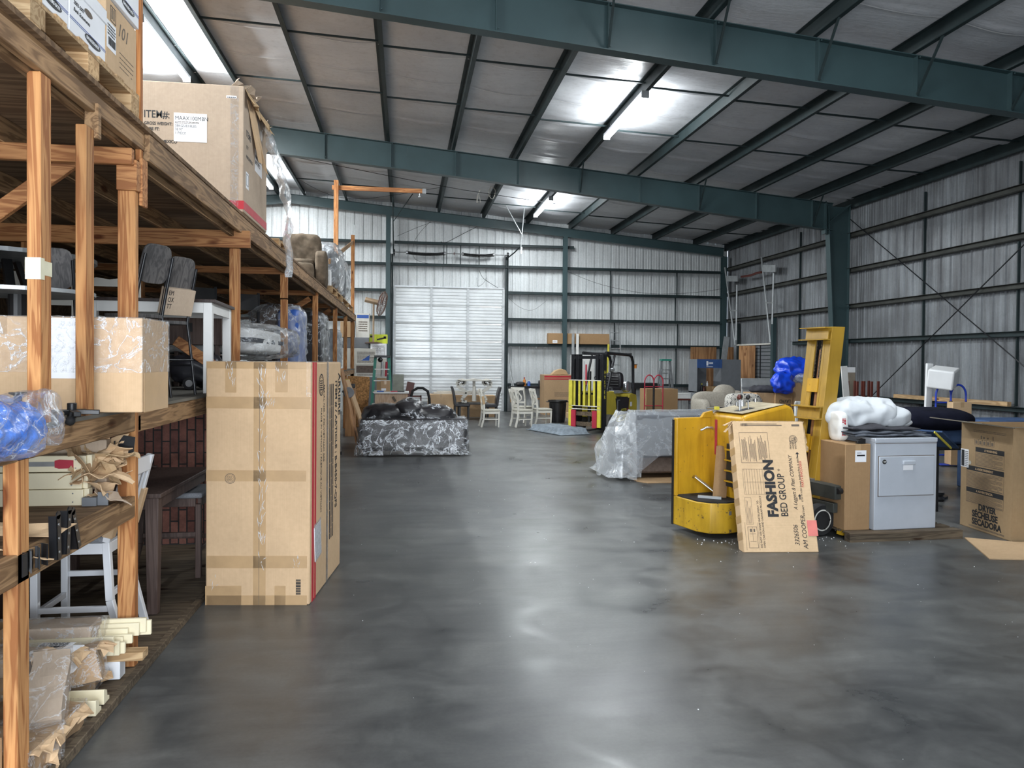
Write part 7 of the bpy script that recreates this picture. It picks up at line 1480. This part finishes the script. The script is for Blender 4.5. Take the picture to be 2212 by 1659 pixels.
# black pedestal table with navy throw
t = thing('pedestal_table', 'black pedestal table with turned column behind the dryer', 'table', (7.02, 9.2, 0)); m = MB(); m.lathe([(0, 0), (.30, 0), (.30, .03), (.10, .06), (.07, .10), (.12, .14), (.12, .17), (.06, .22), (.12, .34), (.13, .42), (.06, .52), (.10, .60), (.10, .68), (0, .68)], 28); m.build('column', M['black_metal'], t, smooth=True); m = MB(); m.box(-.60, .60, -.45, .45, .68, .74); m.build('table_top', M['black'], t, bev=.01)
m = MB(); m.lathe([(0, 0), (.07, 0), (.09, .03), (.06, .07), (.08, .09), (.08, .12), (0, .12)], 20, (-.05, -.35, 0)); m.build('bun_foot', M['black_metal'], t, smooth=True)
t = thing('blue_bedding', 'folded faded blue bedding on the black pedestal table', 'bedding', (7.02, 9.2, .742)); blob('bedding', M['blue_cloth'], t, (.0, 0, .10), (.58, .42, .10), 5, .015, 3, 2, 12)
t = thing('navy_cushion', 'large round navy cushion lying on the blue bedding', 'cushion', (6.95, 9.1, .945)); blob('cushion', M['navy'], t, (.0, 0, .12), (.60, .42, .15), 2.6, .01, 3, 2, 14)
t = thing('navy_cushion', 'second navy cushion behind the round one', 'cushion', (7.0, 10.2, .0)); blob('cushion', M['navy'], t, (.0, 0, .98), (.50, .35, .13), 2.6, .01, 3, 3, 12); m = MB(); m.box(-.4, .4, -.3, .3, 0, .86); m.build('stand', M['black'], t)
t = thing('yellow_edge_tray', 'dark board with a bright yellow edge leaning behind the dryer', 'board', (6.05, 8.0, .0)); m = MB(); m.beam((.0, .0, 1.02), (.42, .25, .80), .5, .02, (0, 0, 1)); m.build('board', M['blue_cloth'], t); m = MB(); m.beam((.0, -.25, 1.02), (.42, .0, .80), .012, .024, (0, 0, 1)); m.build('yellow_edge', M['yel_bright'], t); m = MB(); m.box(.0, .04, .0, .04, 0, 1.0); m.box(.38, .42, .2, .24, 0, .79); m.build('leg', M['black'], t)
# dryer carton
bx = Vector((6.13, 6.72, 0)); 
t = thing('dryer_carton', 'tall open cardboard carton printed DRYER SECHEUSE SECADORA at the right border', 'box', bx, 0); ang = math.atan2(.86, .08)   # left face runs back along this heading
t.rotation_euler = (0, 0, ang-PI/2); cm = M['card_o']
hw, hd, hh = .80, .80, 1.16
for nm, b in (('side', (0, .008, 0, hd)), ('side', (hw-.008, hw, 0, hd)), ('side', (.008, hw-.008, 0, .008)), ('side', (.008, hw-.008, hd-.008, hd))): m = MB(); m.box(b[0], b[1], b[2], b[3], 0, hh); m.build(nm, cm, t)
m = MB(); m.box(0, hw, 0, hd, .0, .006); m.build('bottom', cm, t)
m = MB(); m.add([(0, -.02, hh), (0, hd, hh), (-.36, hd+.02, hh+.045), (-.36, -.04, hh+.045)], [(0, 1, 2, 3)]); m.build('flap', M['card_dk'], t, solid=.010)
m = MB(); m.add([(-.02, 0, hh+.006), (hw, 0, hh+.006), (hw, -.30, hh+.03), (-.02, -.26, hh+.03)], [(0, 1, 2, 3)]); m.build('flap', M['card_dk'], t, solid=.006); m = MB(); m.add([(hw, 0, hh), (hw, hd, hh), (hw+.3, hd, hh+.05), (hw+.3, 0, hh+.05)], [(0, 1, 2, 3)]); m.build('flap', M['card_g'], t, solid=.006)
LF = lambda y, z: fr((-.0012, y, z), (0, -1, 0), (0, 0, 1))
for i, (s_, x) in enumerate((('DRYER', .56), ('SÉCHEUSE', .66), ('SECADORA', .66))): text(s_, .094, M['ink'], t, LF(x-.06, .225-i*.083), bold=.004, sx=.93)
rects = []
L0 = LF(hd, 0)
for z0, z1 in ((.77, .82), (.59, .64), (.40, .45)):
    x0 = .24 if z0 > .7 else .10; dz = .085 if z0 > .7 else (.05 if z0 > .5 else .0)
    rects += [(x0, .68, z0+dz, z1+dz)]
decal(rects, M['ink'], t, L0, 'warning_band')
for s_, z, x in (('▲WARNING', .867, .38), ('▲AVERTISSEMENT', .652, .24), ('▲ADVERTENCIA', .412, .26)): text(s_.replace('▲', 'A '), .034, M['card_in'], t, LF(hd-x, z) @ Matrix.Translation((0, 0, .001)), bold=.0005)
fine = frame_rects(.24, .68, .705, .855, .0025)+lines(.25, .66, .71, .85, 10, .35, .5, 2)+frame_rects(.10, .68, .46, .64, .0025)+lines(.11, .66, .465, .635, 13, .35, .4, 3)+frame_rects(.10, .68, .285, .40, .0025)+lines(.11, .66, .29, .395, 10, .35, .4, 4)
fine += [r for k in range(5) for r in frame_rects(.22+k*.062, .28+k*.062, .93, .99, .0025)]+[(.235+k*.062, .265+k*.062, .94, .975) for k in range(5)]+[(.32, .335, 1.0, 1.035), (.36, .38, 1.005, 1.025), (.42, .44, 1.005, 1.02), (.50, .505, 1.0, 1.04), (.515, .52, 1.0, 1.04)]+lines(.15, .70, .025, .045, 2)+lines(.2, .7, 1.07, 1.10, 2, .3)
decal(fine, M['ink_f'], t, L0, 'printing')
m = MB(); m.T = L0; m.box(-.0, .13, .66, .86, .0, .0012); m.build('shipping_label', M['paper'], t); decal(barcode(.01, .06, .67, .85)+lines(.07, .12, .67, .85, 9), M['ink'], t, fr((-.0028, hd, 0), (0, -1, 0), (0, 0, 1)), 'barcode')
m = MB(); m.T = L0; m.cyl((.15, .72, 0), (.15, .72, .001), .022, seg=16); m.build('round_sticker', M['seat_cream'], t)
t = thing('cardboard_sheet', 'flat piece of tan cardboard on the floor in front of the dryer carton', 'cardboard', (5.75, 6.90, .002)); P_ = [(5.75, 6.90), (5.36, 6.12), (6.55, 5.85), (6.60, 6.62), (6.12, 6.68)]; m = MB(); m.prism([(x-5.75, y-6.90) for x, y in P_], 0, .010, 'z'); m.build('sheet', cardboard('tan_sheet_card', (.46, .32, .19), 'x'), t)
t = thing('blue_tote_lid', 'dull blue lid seen over the dryer carton flap', 'lid', (8.6, 9.6, .0)); m = MB(); m.box(-.5, .5, -.3, .3, .0, 1.02); m.build('tote', M['blue_cloth'], t, bev=.02)
# litter: tiny foam crumbs and chips on the concrete
rr = random.Random(99); m = MB()
def crumb(x, y, s): a = rr.random()*PI; m.cbox((x, y, s*.35), (s, s*rr.uniform(.5, 1), s*.6), rz=a)
for _ in range(90): crumb(rr.uniform(-.5, 5.5), rr.uniform(5, 12), rr.uniform(.0025, .006))
for _ in range(70): crumb(rr.gauss(2.0, 1.3), rr.gauss(10.5, 3), rr.uniform(.003, .008))
for _ in range(30): crumb(rr.uniform(3.1, 4.8), rr.gauss(6.75, .22), rr.uniform(.003, .008))
for _ in range(40): crumb(rr.uniform(.0, 5.5), rr.uniform(3.0, 6), rr.uniform(.002, .004))
for _ in range(30): crumb(rr.uniform(2.8, 4.4), rr.gauss(7.05, .07), rr.uniform(.005, .012))
o = m.build('foam_crumbs', M['styro'], recalc=False); tag(o, 'tiny white foam crumbs and chips scattered over the concrete floor', 'litter', kind='stuff')
